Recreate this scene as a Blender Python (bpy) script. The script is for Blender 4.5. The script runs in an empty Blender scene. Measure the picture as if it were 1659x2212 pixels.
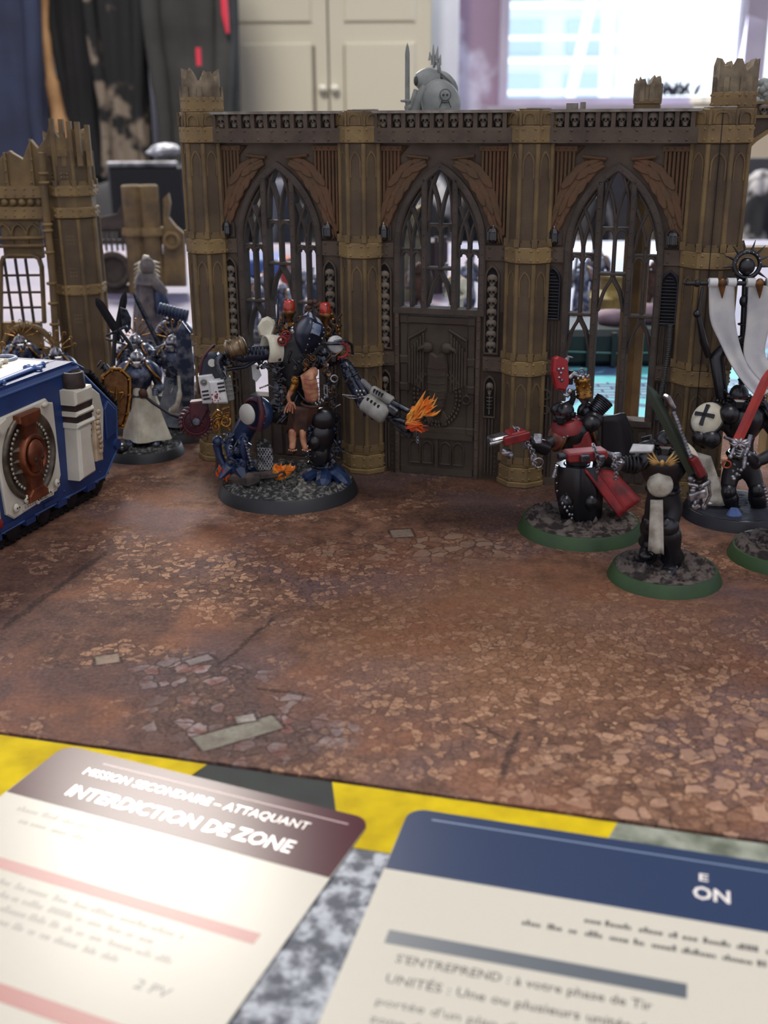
import bpy, math, random
from mathutils import Vector, Matrix
random.seed(7)
# ---------------------------------------------------------------- camera
U = 0.01          # all shapes below are written in centimetres
TZ = 75.0         # the table top is 75 cm above the floor
F_PX, PITCH, ROLL, CH = 2411.2, .345303, -.0075470, 12.75
_c, _s = math.cos(ROLL), math.sin(ROLL)
_R0 = Vector((1, 0, 0)); _F = Vector((0, math.cos(PITCH), -math.sin(PITCH))); _U0 = Vector((0, math.sin(PITCH), math.cos(PITCH)))
_R = _R0*_c + _U0*_s; _UP = _U0*_c - _R0*_s
scene = bpy.context.scene
cam_data = bpy.data.cameras.new('camera'); cam = bpy.data.objects.new('camera', cam_data)
scene.collection.objects.link(cam); scene.camera = cam
cam.matrix_world = Matrix(((_R.x, _UP.x, -_F.x, 0), (_R.y, _UP.y, -_F.y, 0), (_R.z, _UP.z, -_F.z, (CH+TZ)*U), (0, 0, 0, 1)))
cam_data.sensor_fit = 'VERTICAL'; cam_data.sensor_height = 36; cam_data.lens = F_PX*36/2212
cam_data.clip_start = .01; cam_data.clip_end = 100
cam_data.dof.use_dof = True; cam_data.dof.focus_distance = .355; cam_data.dof.aperture_fstop = 22
# ---------------------------------------------------------------- world, lamps, exposure
scene.view_settings.view_transform = 'Standard'; scene.view_settings.look = 'None'
scene.view_settings.gamma = 1; scene.view_settings.use_curve_mapping = False
scene.view_settings.exposure = 0.55
world = bpy.data.worlds.new('sky'); scene.world = world; world.use_nodes = True
bg = world.node_tree.nodes['Background']; bg.inputs[0].default_value = (.80, .90, 1.0, 1); bg.inputs[1].default_value = 1.6
def area(name, loc, aim, w, h, power, col):
    d = bpy.data.lights.new(name, 'AREA'); d.shape = 'RECTANGLE'; d.size = w*U; d.size_y = h*U; d.energy = power; d.color = col
    o = bpy.data.objects.new(name, d); scene.collection.objects.link(o)
    o.location = Vector((loc[0], loc[1], loc[2]+TZ))*U
    o.rotation_euler = (Vector(aim)-Vector(loc)).to_track_quat('-Z', 'Y').to_euler()
    return o
area('ceiling_lamp_far', (-60, 246, 168), (-40, 170, 0), 50, 50, 58, (1, .94, .85))
area('ceiling_lamp_near', (35, -5, 176), (35, -5, 0), 60, 60, 5, (1, .93, .84))
area('window_daylight', (85, 408, 70), (60, 200, 0), 90, 100, 26, (.78, .88, 1))
# ---------------------------------------------------------------- pixel helpers (photo frame 1659 x 2212 -> cm on the table)
def _ray(x, y): return _F + _R*((x-829.5)/F_PX) - _UP*((y-1106)/F_PX)
def P3(x, y, Y):
    d = _ray(x, y); t = Y/d.y; return Vector((0, 0, CH)) + d*t
def GP(x, y, z=0):
    d = _ray(x, y); t = (z-CH)/d.z; return Vector((0, 0, CH)) + d*t
# ---------------------------------------------------------------- materials
MATS = {}
def mat(name, col, rough=.6, metal=0, col2=None, ns=3.0, lo=.35, hi=.65, bump=0, bs=20., spec=.5, coat=0, emit=None):
    if name in MATS: return MATS[name]
    m = bpy.data.materials.new(name); m.use_nodes = True; nt = m.node_tree; b = nt.nodes['Principled BSDF']
    b.inputs['Base Color'].default_value = (*col, 1); b.inputs['Roughness'].default_value = rough
    b.inputs['Metallic'].default_value = metal; b.inputs['Specular IOR Level'].default_value = spec
    b.inputs['Coat Weight'].default_value = coat
    tc = nt.nodes.new('ShaderNodeTexCoord')
    if col2 is not None:
        n = nt.nodes.new('ShaderNodeTexNoise'); n.inputs['Scale'].default_value = ns*100; n.inputs['Detail'].default_value = 5
        nt.links.new(tc.outputs['Object'], n.inputs['Vector'])
        r = nt.nodes.new('ShaderNodeValToRGB'); r.color_ramp.elements[0].position = lo; r.color_ramp.elements[1].position = hi
        r.color_ramp.elements[0].color = (*col, 1); r.color_ramp.elements[1].color = (*col2, 1)
        nt.links.new(n.outputs['Fac'], r.inputs['Fac']); nt.links.new(r.outputs['Color'], b.inputs['Base Color'])
    if bump:
        n = nt.nodes.new('ShaderNodeTexNoise'); n.inputs['Scale'].default_value = bs*100; n.inputs['Detail'].default_value = 4
        nt.links.new(tc.outputs['Object'], n.inputs['Vector'])
        bp = nt.nodes.new('ShaderNodeBump'); bp.inputs['Strength'].default_value = bump; bp.inputs['Distance'].default_value = .0004
        nt.links.new(n.outputs['Fac'], bp.inputs['Height']); nt.links.new(bp.outputs['Normal'], b.inputs['Normal'])
    if emit: b.inputs['Emission Color'].default_value = (*emit[:3], 1); b.inputs['Emission Strength'].default_value = emit[3]
    MATS[name] = m; return m
def hexc(r, g, b):
    f = lambda c: (c/255/12.92) if c/255 < .04045 else ((c/255+.055)/1.055)**2.4
    return (f(r), f(g), f(b))
# ---------------------------------------------------------------- mesh builder
class MB:
    def __init__(s, m=None):
        s.v = []; s.f = []; s.mi = []; s.sm = []; s.mats = []; s.cur = 0; s.X = None
        if m: s.use(m)
    def use(s, m):
        if m not in s.mats: s.mats.append(m)
        s.cur = s.mats.index(m); return s
    def add(s, vs, fs, smooth=False):
        o = len(s.v); X = s.X
        if X is None: s.v.extend([tuple(v) for v in vs])
        else: s.v.extend([tuple(X @ Vector(v)) for v in vs])
        s.f.extend([tuple(i+o for i in f) for f in fs]); s.mi.extend([s.cur]*len(fs)); s.sm.extend([smooth]*len(fs)); return s
    def box(s, x0, x1, y0, y1, z0, z1):
        return s.add([(x0,y0,z0),(x1,y0,z0),(x1,y1,z0),(x0,y1,z0),(x0,y0,z1),(x1,y0,z1),(x1,y1,z1),(x0,y1,z1)],
                     [(0,3,2,1),(4,5,6,7),(0,1,5,4),(1,2,6,5),(2,3,7,6),(3,0,4,7)])
    def obox(s, M, a, b, c, bev=0):
        """box of half sizes a b c in frame M, chamfered"""
        if not bev:
            vs = [M @ Vector((x*a, y*b, z*c)) for z in (-1,1) for x, y in ((-1,-1),(1,-1),(1,1),(-1,1))]
            return s.add(vs, [(0,3,2,1),(4,5,6,7),(0,1,5,4),(1,2,6,5),(2,3,7,6),(3,0,4,7)])
        q = min(bev, a*.9, b*.9, c*.9)
        ring = lambda x, y, z: [(-x+q,-y,z),(x-q,-y,z),(x,-y+q,z),(x,y-q,z),(x-q,y,z),(-x+q,y,z),(-x,y-q,z),(-x,-y+q,z)]
        rs = [ring(a-q, b-q, -c), ring(a, b, -c+q), ring(a, b, c-q), ring(a-q, b-q, c)]
        vs = [M @ Vector(p) for r in rs for p in r]; fs = []
        for k in range(3):
            for i in range(8): j = (i+1) % 8; fs.append((k*8+i, k*8+j, k*8+8+j, k*8+8+i))
        fs.append(tuple(range(7, -1, -1))); fs.append(tuple(range(24, 32)))
        return s.add(vs, fs)
    def prism(s, poly, y0, y1, ch=0):
        """poly in x,z (any winding); front at y0 (towards the viewer)"""
        A = sum(poly[i][0]*poly[(i+1)%len(poly)][1]-poly[(i+1)%len(poly)][0]*poly[i][1] for i in range(len(poly)))
        if A < 0: poly = poly[::-1]
        n = len(poly); rings = []
        if ch:
            ins = []
            for i in range(n):
                p, a, b = Vector(poly[i]), Vector(poly[i-1]), Vector(poly[(i+1) % n])
                d1 = (p-a).normalized(); d2 = (b-p).normalized()
                nn = Vector((-d1.y-d2.y, d1.x+d2.x))
                nn = nn.normalized() if nn.length > 1e-6 else Vector((-d1.y, d1.x))
                k = ch/max(.35, nn.dot(Vector((-d1.y, d1.x))))
                ins.append(p+nn*k)
            rings = [[(q[0], y0, q[1]) for q in ins], [(q[0], y0+ch, q[1]) for q in poly], [(q[0], y1, q[1]) for q in poly]]
        else: rings = [[(q[0], y0, q[1]) for q in poly], [(q[0], y1, q[1]) for q in poly]]
        vs = [p for r in rings for p in r]; fs = [tuple(range(n))]
        for k in range(len(rings)-1):
            for i in range(n): j = (i+1) % n; fs.append((k*n+j, k*n+i, k*n+n+i, k*n+n+j))
        fs.append(tuple(range(len(vs)-1, len(vs)-n-1, -1)))
        return s.add(vs, fs)
    def strip(s, path, w, y0, y1, closed=False, ch=0):
        """bar of width w swept along a path in x,z, depth y0..y1, optionally roofed by ch"""
        n = len(path); L = []; Rr = []
        for i in range(n):
            a = Vector(path[i-1]) if (i or closed) else Vector(path[0]); b = Vector(path[(i+1) % n]) if (i < n-1 or closed) else Vector(path[-1])
            p = Vector(path[i]); d1 = (p-a); d2 = (b-p)
            d1 = d1.normalized() if d1.length > 1e-9 else d2.normalized(); d2 = d2.normalized() if d2.length > 1e-9 else d1
            t = (d1+d2).normalized() if (d1+d2).length > 1e-6 else d1; nn = Vector((-t.y, t.x)); k = w/2/max(.4, nn.dot(Vector((-d1.y, d1.x))))
            L.append(p+nn*k); Rr.append(p-nn*k)
        vs = []
        for i in range(n):
            l, r, c = L[i], Rr[i], (L[i]+Rr[i])/2
            if ch:
                e = max(0, 1-2*ch/w)
                li, ri = c+(l-c)*e, c+(r-c)*e
                vs += [(l.x,y1,l.y),(l.x,y0+ch,l.y),(li.x,y0,li.y),(ri.x,y0,ri.y),(r.x,y0+ch,r.y),(r.x,y1,r.y)]
            else: vs += [(l.x,y1,l.y),(l.x,y0,l.y),(r.x,y0,r.y),(r.x,y1,r.y)]
        m = 6 if ch else 4; fs = []
        for i in range(n if closed else n-1):
            a = i*m; b = ((i+1) % n)*m
            for k in range(m): kk = (k+1) % m; fs.append((a+k, b+k, b+kk, a+kk))
        if not closed: fs.append(tuple(range(m))); fs.append(tuple((n-1)*m+k for k in range(m-1, -1, -1)))
        return s.add(vs, fs)
    def rings(s, rs, smooth=True, cap=True, loop=False):
        n = len(rs[0]); vs = [p for r in rs for p in r]; fs = []
        R_ = len(rs)
        for k in range(R_ if loop else R_-1):
            for i in range(n): j = (i+1) % n; a = k*n; b = ((k+1) % R_)*n; fs.append((a+i, a+j, b+j, b+i))
        s.add(vs, fs, smooth)
        if cap and not loop: s.add(rs[0], [tuple(range(n-1, -1, -1))]); s.add(rs[-1], [tuple(range(n))])
        return s
    def tube(s, pts, r, n=8, cap=True, smooth=True, flat=1.0):
        pts = [Vector(p) for p in pts]; rr = r if isinstance(r, (list, tuple)) else [r]*len(pts)
        rs = []; up = None
        for i, p in enumerate(pts):
            d = (pts[min(i+1, len(pts)-1)]-pts[max(i-1, 0)])
            d = d.normalized() if d.length > 1e-9 else Vector((0, 0, 1))
            if up is None:
                up = Vector((0, 0, 1)) if abs(d.z) < .9 else Vector((1, 0, 0))
            a = d.cross(up)
            if a.length < 1e-6: a = d.cross(Vector((1, 0.3, 0)))
            a.normalize(); b = a.cross(d).normalized(); up = b
            rs.append([tuple(p + a*math.cos(t)*rr[i] + b*math.sin(t)*rr[i]*flat) for t in [2*math.pi*(k+.5)/n for k in range(n)]])
        return s.rings(rs, smooth, cap)
    def cyl(s, a, b, r, r2=None, n=12, smooth=True): return s.tube([a, b], [r, r if r2 is None else r2], n, True, smooth)
    def lathe(s, prof, M=None, n=20, smooth=True, a0=0, a1=2*math.pi):
        """prof of (radius, z) about the z axis of frame M"""
        M = M or Matrix(); full = abs(a1-a0-2*math.pi) < 1e-6; k = n if full else n+1
        rs = [[tuple(M @ Vector((r*math.cos(a0+(a1-a0)*i/n), r*math.sin(a0+(a1-a0)*i/n), z))) for i in range(k)] for r, z in prof]
        vs = [p for r in rs for p in r]; fs = []
        for q in range(len(rs)-1):
            for i in range(k if full else k-1): j = (i+1) % k; fs.append((q*k+i, q*k+j, q*k+k+j, q*k+k+i))
        s.add(vs, fs, smooth)
        if full:
            if prof[0][0] > 1e-4: s.add(rs[0], [tuple(range(k-1, -1, -1))])
            if prof[-1][0] > 1e-4: s.add(rs[-1], [tuple(range(k))])
        return s
    def ball(s, c, r, nu=14, nv=9, M=None, v0=0., v1=1.):
        rx, ry, rz = r if isinstance(r, (tuple, list)) else (r, r, r); M = M or Matrix(); c = Vector(c)
        rs = []
        for j in range(nv+1):
            t = math.pi*(v0+(v1-v0)*j/nv); rs.append([tuple(c + (M @ Vector((rx*math.sin(t)*math.cos(2*math.pi*i/nu), ry*math.sin(t)*math.sin(2*math.pi*i/nu), -rz*math.cos(t))))) for i in range(nu)])
        return s.rings(rs, True, False)
    def torus(s, c, R, r, M=None, n=24, m=8, a0=0, a1=2*math.pi, smooth=True):
        M = M or Matrix(); c = Vector(c); full = abs(a1-a0-2*math.pi) < 1e-6; rs = []
        for i in range(n if full else n+1):
            t = a0+(a1-a0)*i/n
            rs.append([tuple(c + M @ Vector(((R+r*math.cos(q))*math.cos(t), (R+r*math.cos(q))*math.sin(t), r*math.sin(q)))) for q in [2*math.pi*k/m for k in range(m)]])
        return s.rings(rs, smooth, not full, full)
    def rivet(s, x, y, z, r=.045):
        """dome on a face looking towards -y"""
        n = 6; vs = [(x+r*math.cos(t), y, z+r*math.sin(t)) for t in [2*math.pi*k/n for k in range(n)]] + [(x+.6*r*math.cos(t), y-.7*r, z+.6*r*math.sin(t)) for t in [2*math.pi*k/n for k in range(n)]]
        fs = [(i, (i+1) % n, n+(i+1) % n, n+i) for i in range(n)] + [tuple(range(n, 2*n))]
        return s.add(vs, fs, True)
    def mesh(s, name):
        me = bpy.data.meshes.new(name); me.from_pydata([(a*U, b*U, c*U) for a, b, c in s.v], [], s.f)
        for m in s.mats: me.materials.append(m)
        me.polygons.foreach_set('material_index', s.mi); me.polygons.foreach_set('use_smooth', s.sm)
        me.update(); return me
def look(o, fwd, up=(0, 0, 1)):
    """frame at o: local -y = fwd, z about up"""
    f = Vector(fwd).normalized(); y = -f; x = y.cross(Vector(up)).normalized(); z = x.cross(y)
    return Matrix(((x.x, y.x, z.x, o[0]), (x.y, y.y, z.y, o[1]), (x.z, y.z, z.z, o[2]), (0, 0, 0, 1)))
def axis(o, d, ref=(0, 0, 1)):
    """frame at o: local z = d"""
    z = Vector(d).normalized(); r = Vector(ref)
    if abs(z.dot(r.normalized())) > .97: r = Vector((1, 0, 0))
    x = r.cross(z).normalized(); y = z.cross(x)
    return Matrix(((x.x, y.x, z.x, o[0]), (x.y, y.y, z.y, o[1]), (x.z, y.z, z.z, o[2]), (0, 0, 0, 1)))
def rot3(M): return M.to_3x3().to_4x4()
# ---------------------------------------------------------------- scene objects
ORG = {}
def tag(o, label=None, cat=None, group=None, kind=None):
    if label: o['label'] = label
    if cat: o['category'] = cat
    if group: o['group'] = group
    if kind: o['kind'] = kind
    return o
def link(o): scene.collection.objects.link(o); return o
def thing(name, label, cat, loc=(0, 0, 0), rot=0, group=None):
    """Empty at the thing's base; with rot == 0 its parts are written in table coordinates, else in its own"""
    o = link(bpy.data.objects.new(name, None)); o.location = Vector((loc[0], loc[1], loc[2]+TZ))*U; o.rotation_euler = (0, 0, rot)
    o.empty_display_size = .01; ORG[o.name] = Vector(loc) if rot == 0 else Vector((0, 0, 0)); return tag(o, label, cat, group)
def part(name, mb, parent, label=None, kind=None, me=None):
    root = parent
    while root.parent: root = root.parent
    g = ORG[root.name]
    if me is None:
        if g.length: mb.v = [(a-g.x, b-g.y, c-g.z) for a, b, c in mb.v]
        me = mb.mesh(name)
    o = link(bpy.data.objects.new(name, me)); o.parent = parent; return tag(o, label, None, None, kind)
def solo(name, mb, label, cat, loc=None, group=None, kind=None):
    g = Vector(loc) if loc is not None else Vector((0, 0, 0))
    mb.v = [(a-g.x, b-g.y, c-g.z) for a, b, c in mb.v]
    o = link(bpy.data.objects.new(name, mb.mesh(name))); o.location = Vector((g.x, g.y, g.z+TZ))*U; ORG[o.name] = g
    return tag(o, label, cat, group, kind)
def struct(name, mb): return solo(name, mb, None, None, kind='structure')
def skin(verts, edges, radii, sub=1, root=0):
    me = bpy.data.meshes.new('tmp'); me.from_pydata([tuple(v) for v in verts], edges, [])
    o = bpy.data.objects.new('tmp', me); scene.collection.objects.link(o)
    o.modifiers.new('s', 'SKIN'); sv = me.skin_vertices[0].data
    for i, r in enumerate(radii): sv[i].radius = (r, r) if not isinstance(r, tuple) else r; sv[i].use_root = (i == root)
    if sub: q = o.modifiers.new('u', 'SUBSURF'); q.levels = sub
    dg = bpy.context.evaluated_depsgraph_get(); e = o.evaluated_get(dg); m2 = e.to_mesh()
    out = ([tuple(v.co) for v in m2.vertices], [tuple(p.vertices) for p in m2.polygons])
    e.to_mesh_clear(); bpy.data.objects.remove(o); bpy.data.meshes.remove(me); return out
def lerp(a, b, t): return Vector(a)*(1-t)+Vector(b)*t
def bez(p, n=12):
    """catmull-rom through points"""
    p = [Vector(q) for q in p]; out = []
    for i in range(len(p)-1):
        a = p[i-1] if i else p[0]*2-p[1]; b = p[i]; c = p[i+1]; d = p[i+2] if i+2 < len(p) else p[-1]*2-p[-2]
        for k in range(n):
            t = k/n; out.append(.5*((2*b)+(c-a)*t+(2*a-5*b+4*c-d)*t*t+(3*b-a-3*c+d)*t**3))
    out.append(p[-1]); return out
# ================================================================= THE ROOM
cream = mat('cream_paint', hexc(212, 205, 184), .5)
white_wall = mat('white_wall', hexc(225, 228, 238), .7, col2=hexc(205, 206, 220), ns=.02)
plaster = mat('stripped_plaster', hexc(158, 134, 152), .9, col2=hexc(206, 200, 216), ns=.045, lo=.46, hi=.56)
frame_paint = mat('window_frame_paint', hexc(164, 154, 172), .6, col2=hexc(184, 176, 190), ns=.06)
m = MB(mat('floorboards', hexc(74, 52, 38), .5, col2=hexc(50, 36, 28), ns=.05)); m.box(-160, 260, -60, 424, -80, -75); struct('floor', m)
m = MB(white_wall)
m.box(-160, 26.5, 416, 424, -75, 190); m.use(plaster)
m.box(26.5, 41, 416, 424, -75, 190); m.box(41, 260, 416, 424, -75, 15); m.box(41, 260, 416, 424, 140, 190); m.box(212, 260, 416, 424, 15, 140)
struct('wall_back', m)
m = MB(white_wall); m.box(17.2, 26.5, 408, 416, -75, 190); struct('trim_1', m)
m = MB(white_wall); m.box(-164, -160, -60, 424, -75, 190); struct('wall_left', m)
m = MB(white_wall); m.box(260, 264, -60, 424, -75, 190); struct('wall_right', m)
m = MB(white_wall); m.box(-160, 260, -60, 424, 190, 194); struct('ceiling', m)
m = MB(white_wall); m.box(-160, 260, -64, -60, -75, 190); struct('wall_front', m)
m = MB(frame_paint)
wn = struct('window_1', m.box(41, 212, 414, 424, 14, 16.5).box(41, 44, 414, 424, 16.5, 140).box(209, 212, 414, 424, 16.5, 140).box(41, 212, 414, 424, 137, 140))
for x in (124.5,):
    part('mullion', MB(frame_paint).box(x, x+7.5, 412.5, 423, 16.5, 137), wn)
glass = bpy.data.materials.new('window_glass'); glass.use_nodes = True; nt = glass.node_tree; nt.nodes.clear()
go = nt.nodes.new('ShaderNodeOutputMaterial'); mx = nt.nodes.new('ShaderNodeMixShader'); tr = nt.nodes.new('ShaderNodeBsdfTransparent'); gl = nt.nodes.new('ShaderNodeBsdfGlossy'); fr = nt.nodes.new('ShaderNodeFresnel')
gl.inputs['Roughness'].default_value = .03; nt.links.new(fr.outputs[0], mx.inputs[0]); nt.links.new(tr.outputs[0], mx.inputs[1]); nt.links.new(gl.outputs[0], mx.inputs[2]); nt.links.new(mx.outputs[0], go.inputs[0])
for a, b in ((44, 124.5), (132, 209)): part('pane', MB(glass).box(a, b, 418, 418.6, 16.5, 137), wn)
part('sill', MB(frame_paint).box(36, 214, 402, 416, 12.5, 14), wn)
# what the window looks out on
fac = mat('outside_render', hexc(214, 226, 236), .8); facw = mat('outside_white', (.9, .93, .95), .7); facd = mat('outside_glass', hexc(176, 194, 206), .5)
ob = thing('apartment_block', 'pale blue apartment block with white balcony rails seen through the window', 'building', (250, 1500, -75))
part('facade', MB(fac).box(60, 318, 1500, 1900, -700, 900), ob)
for k, z in enumerate(range(-120, 420, 62)):
    part('balcony', MB(facw).box(40, 312, 1470, 1500, z, z+6).box(40, 312, 1470, 1473, z+26, z+31), ob)
    for i in range(2): part('window', MB(facd).box(140+i*90, 200+i*90, 1496, 1500.5, z+12, z+50), ob)
sc = thing('scaffold_tower', 'white scaffold tower with a slanting brace outside the window', 'scaffold', (300, 1180, -75))
for x0, x1 in ((222, 218), (262, 266)): part('upright', MB(facw).tube([(x0, 1180, -75), (x1, 1180, 600)], 6, 8), sc)
part('brace', MB(facw).tube([(176, 1180, -40), (226, 1180, 230)], 5, 8), sc)
for z in (10, 75, 140, 205): part('rung', MB(facw).tube([(220, 1180, z), (264, 1180, z+4)], 4, 8), sc)
# fitted cupboard
cu = thing('cupboard', 'cream painted cupboard with two panelled doors and a glass knob', 'cupboard', (-17, 400, -75))
part('body', MB(cream).box(-54, 16.9, 401.5, 415.5, -75, 130), cu)
for x0, x1, kx in ((-53, -17.6, -19.5), (-17, 16.6, -15.5)):
    d = MB(cream); d.box(x0, x1, 400, 401.5, -74, 129)
    d.prism([(x0+5, 40), (x1-5, 40), (x1-5, 122), (x0+5, 122)], 399.1, 400, .6).prism([(x0+5, -68), (x1-5, -68), (x1-5, 34), (x0+5, 34)], 399.1, 400, .6)
    d.use(mat('cupboard_groove', hexc(120, 112, 96), .7))
    ix = x1-5 if kx < -17 else x0+5
    d.box(ix-.3, ix+.9, 399.6, 400.1, -66, 33)
    dd = part('door', d, cu)
    part('knob', MB(mat('clear_knob', hexc(240, 236, 220), .1, spec=.8)).ball((kx, 398.3, 19.8), (1.5, 1.2, 1.3)).cyl((kx, 398.8, 19.8), (kx, 400, 19.8), .6), dd)
part('gap_shadow_strip', MB(mat('cupboard_gap', hexc(90, 84, 72), .8)).box(-17.6, -17, 400.8, 401.4, -74, 129), cu)
# coats on a rail along the back wall
def coat(name, lab, px0, px1, Y, m, zb=-20, extra=None, seed=0):
    a, b = P3(px0, 120, Y).x, P3(px1, 120, Y).x; cx = (a+b)/2; w = (b-a)/2
    t = thing(name, lab, 'coat', (cx, Y, zb), 0, 'coats hanging on the wall'); mb = MB(m); rs = []
    rnd = random.Random(seed); ph = [rnd.uniform(0, 6.3) for _ in range(5)]
    for j in range(26):
        q = j/25; z = zb+(82-zb)*q; wd = w*(1 if q < .82 else max(.16, 1-((q-.82)/.18)**1.6*.85)); r = []
        wd *= 1-.10*math.sin(q*math.pi*.9+ph[0])
        for i in range(48):
            t_ = 2*math.pi*i/48; f = 1+.10*math.sin(5*t_+ph[1]+q*2)*(1-q*.6)+.06*math.sin(11*t_+ph[2]-q*3)+.03*math.sin(19*t_+ph[3]+q*9)
            r.append((cx+wd*f*math.cos(t_), Y+6.5*f*math.sin(t_), z))
        rs.append(r)
    mb.rings(rs); part('coat_body', mb, t)
    for sx in (-1, 1):
        s_ = MB(m); x = cx+sx*w*.80; s_.tube(bez([(cx+sx*w*.45, Y-2, 74), (x, Y-4, 64), (x+sx*.8, Y-6, 40), (x-sx*1, Y-6, 12), (x, Y-6, max(zb+4, -6))], 6), [w*.16]+[w*.22]*(24-8)+[w*.19]*8, 14); part('sleeve', s_, t)
    part('hanger_hook', MB(mat('hook_wire', (.4, .4, .42), .3, 1)).tube([(cx, Y, 80), (cx, Y, 86), (cx+1, Y+1.5, 88.5), (cx, Y+3, 87)], .35, 6), t)
    return t, cx, w
navy = mat('navy_cloth', hexc(48, 56, 84), .9, col2=hexc(33, 38, 58), ns=.04)
dgrey = mat('dark_grey_cloth', hexc(30, 29, 33), .95, col2=hexc(20, 20, 24), ns=.05)
olive = mat('dark_olive_cloth', hexc(58, 58, 56), .95, col2=hexc(38, 38, 38), ns=.06)
camo = mat('camouflage_cloth', hexc(14, 14, 17), .9, col2=hexc(112, 100, 88), ns=.10, lo=.52, hi=.59)
camo2 = mat('camouflage_cloth_pale', hexc(30, 30, 36), .9, col2=hexc(168, 166, 168), ns=.14, lo=.50, hi=.58)
coat('hanging_coat', 'long navy blue coat at the left end of the row of coats', -70, 102, 366, navy, -50, seed=1)
t, cx, w = coat('hanging_coat', 'dark grey coat with a tan lining showing beside the navy coat', 128, 212, 376, dgrey, -50, seed=2)
tan = mat('tan_lining', hexc(176, 138, 96), .8, col2=hexc(140, 104, 70), ns=.1)
a = P3(92, 60, 366); part('tan_lining', MB(tan).tube(bez([P3(97, -30, 366), P3(98, 80, 366), P3(112, 180, 366), P3(128, 262, 366), P3(134, 330, 366)], 6), [1.2]*6+[1.6]*6+[2.2]*6+[2.8]*7, 10), t, 'tan lining')
coat('hanging_coat', 'black coat with pale camouflage blotches between the grey coats', 206, 318, 366, camo, -50, seed=3)
t, cx, w = coat('hanging_coat', 'dark olive jacket with a red zip pull nearest the cupboard', 328, 508, 364, olive, -45, seed=4)
red = mat('red_tag', hexc(190, 40, 60), .6)
part('zip_pull', MB(red).tube([P3(428, 103, 352), P3(430, 142, 352)], .8, 8), t, 'red zip pull')
part('red_piping', MB(red).tube([P3(482, -30, 354), P3(486, 30, 354), P3(492, 72, 354)], [1, 1.1, .5], 8), t, 'red piping')
rl = thing('coat_rail', 'metal rail the coats hang from on the back wall', 'rail', (-90, 369, 86)); part('rail', MB(mat('hook_wire', (.4, .4, .42), .3, 1)).cyl((-158, 370, 89.2), (-50, 370, 89.2), .9), rl)
part('bracket', MB(mat('hook_wire', (.4, .4, .42), .3, 1)).cyl((-140, 370, 88), (-140, 416, 88), .7), rl); part('bracket', MB(mat('hook_wire', (.4, .4, .42), .3, 1)).cyl((-60, 370, 88), (-60, 416, 88), .7), rl)
# dark things between coats and table
blk = mat('black_fabric', hexc(15, 15, 20), .9, col2=hexc(26, 26, 32), ns=.1)
t = thing('padded_chair', 'black padded chair heaped with dark clothes left of the gothic wall', 'chair', (-48, 235, -75))
part('seat', MB(blk).obox(Matrix.Translation((-48, 235, -32)), 22, 22, 4, 2), t)
part('backrest', MB(blk).obox(Matrix.Translation((-48, 252, -22)), 20, 3, 20, 3), t)
for sx in (-1, 1):
    for sy in (-1, 1): part('leg', MB(blk).cyl((-48+sx*18, 235+sy*18, -75), (-48+sx*18, 235+sy*18, -35), 1.4), t)
def cloth_heap(name, lab, cat, c, r, m, seed=0, group=None):
    rnd = random.Random(seed); mb = MB(m); ph = [rnd.uniform(0, 6.3) for _ in range(8)]; rs = []
    for j in range(15):
        v = math.pi*j/14; q = []
        for i in range(36):
            u = 2*math.pi*i/36; f = 1+.12*math.sin(3*u+ph[0]+2*v)+.08*math.sin(6*u+ph[1]-3*v)+.05*math.sin(11*u+ph[2]+5*v)
            z = -r[2]*math.cos(v); q.append((c[0]+r[0]*math.sin(v)**.8*f*math.cos(u), c[1]+r[1]*math.sin(v)**.8*f*math.sin(u), c[2]+r[2]+z*(1 if z > 0 else .999)))
        rs.append(q)
    mb.rings(rs, cap=False); return solo(name, mb, lab, cat, (c[0], c[1], c[2]), group)
cloth_heap('dark_jacket', 'black jacket heaped on the padded chair', 'jacket', (-50, 234, -28), (17, 11, 14), blk, 5)
mb = MB(mat('crumpled_plastic', hexc(215, 218, 226), .35, col2=hexc(150, 150, 156), ns=.4, lo=.45, hi=.55)); c = P3(355, 325, 205)
rnd = random.Random(3); rs = []
for j in range(8):
    v = math.pi*j/7; rs.append([(c.x+3.1*math.sin(v)*math.cos(u)*rnd.uniform(.75, 1.2), c.y+2.5*math.sin(v)*math.sin(u)*rnd.uniform(.8, 1.2), c.z-1.2+2.4*(1-math.cos(v))*.5*rnd.uniform(.85, 1.1)) for u in [2*math.pi*i/12 for i in range(12)]])
mb.rings(rs, False, False)
t = solo('plastic_wrap', mb, 'crumpled clear plastic on the dark box behind the small ruin', 'plastic', (c.x, c.y, c.z-1.2))
a, b = P3(232, 352, 200), P3(395, 352, 200)
t = thing('black_box', 'glossy black box with a worn white edge behind the small ruin', 'box', ((a.x+b.x)/2, 206, 0))
part('box_body', MB(mat('gloss_black', hexc(12, 12, 18), .35)).obox(Matrix.Translation(((a.x+b.x)/2, 206, (a.z-75)/2-.5)), (b.x-a.x)/2, 7, (a.z+75)/2, .4), t)
part('worn_edge', MB(mat('worn_white', hexc(170, 172, 182), .5, col2=hexc(40, 40, 46), ns=.35)).obox(Matrix.Translation(((a.x+b.x)/2-.4, 199.4, a.z-.2)), (b.x-a.x)/2-.5, .7, .45, .2), t)
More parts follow.
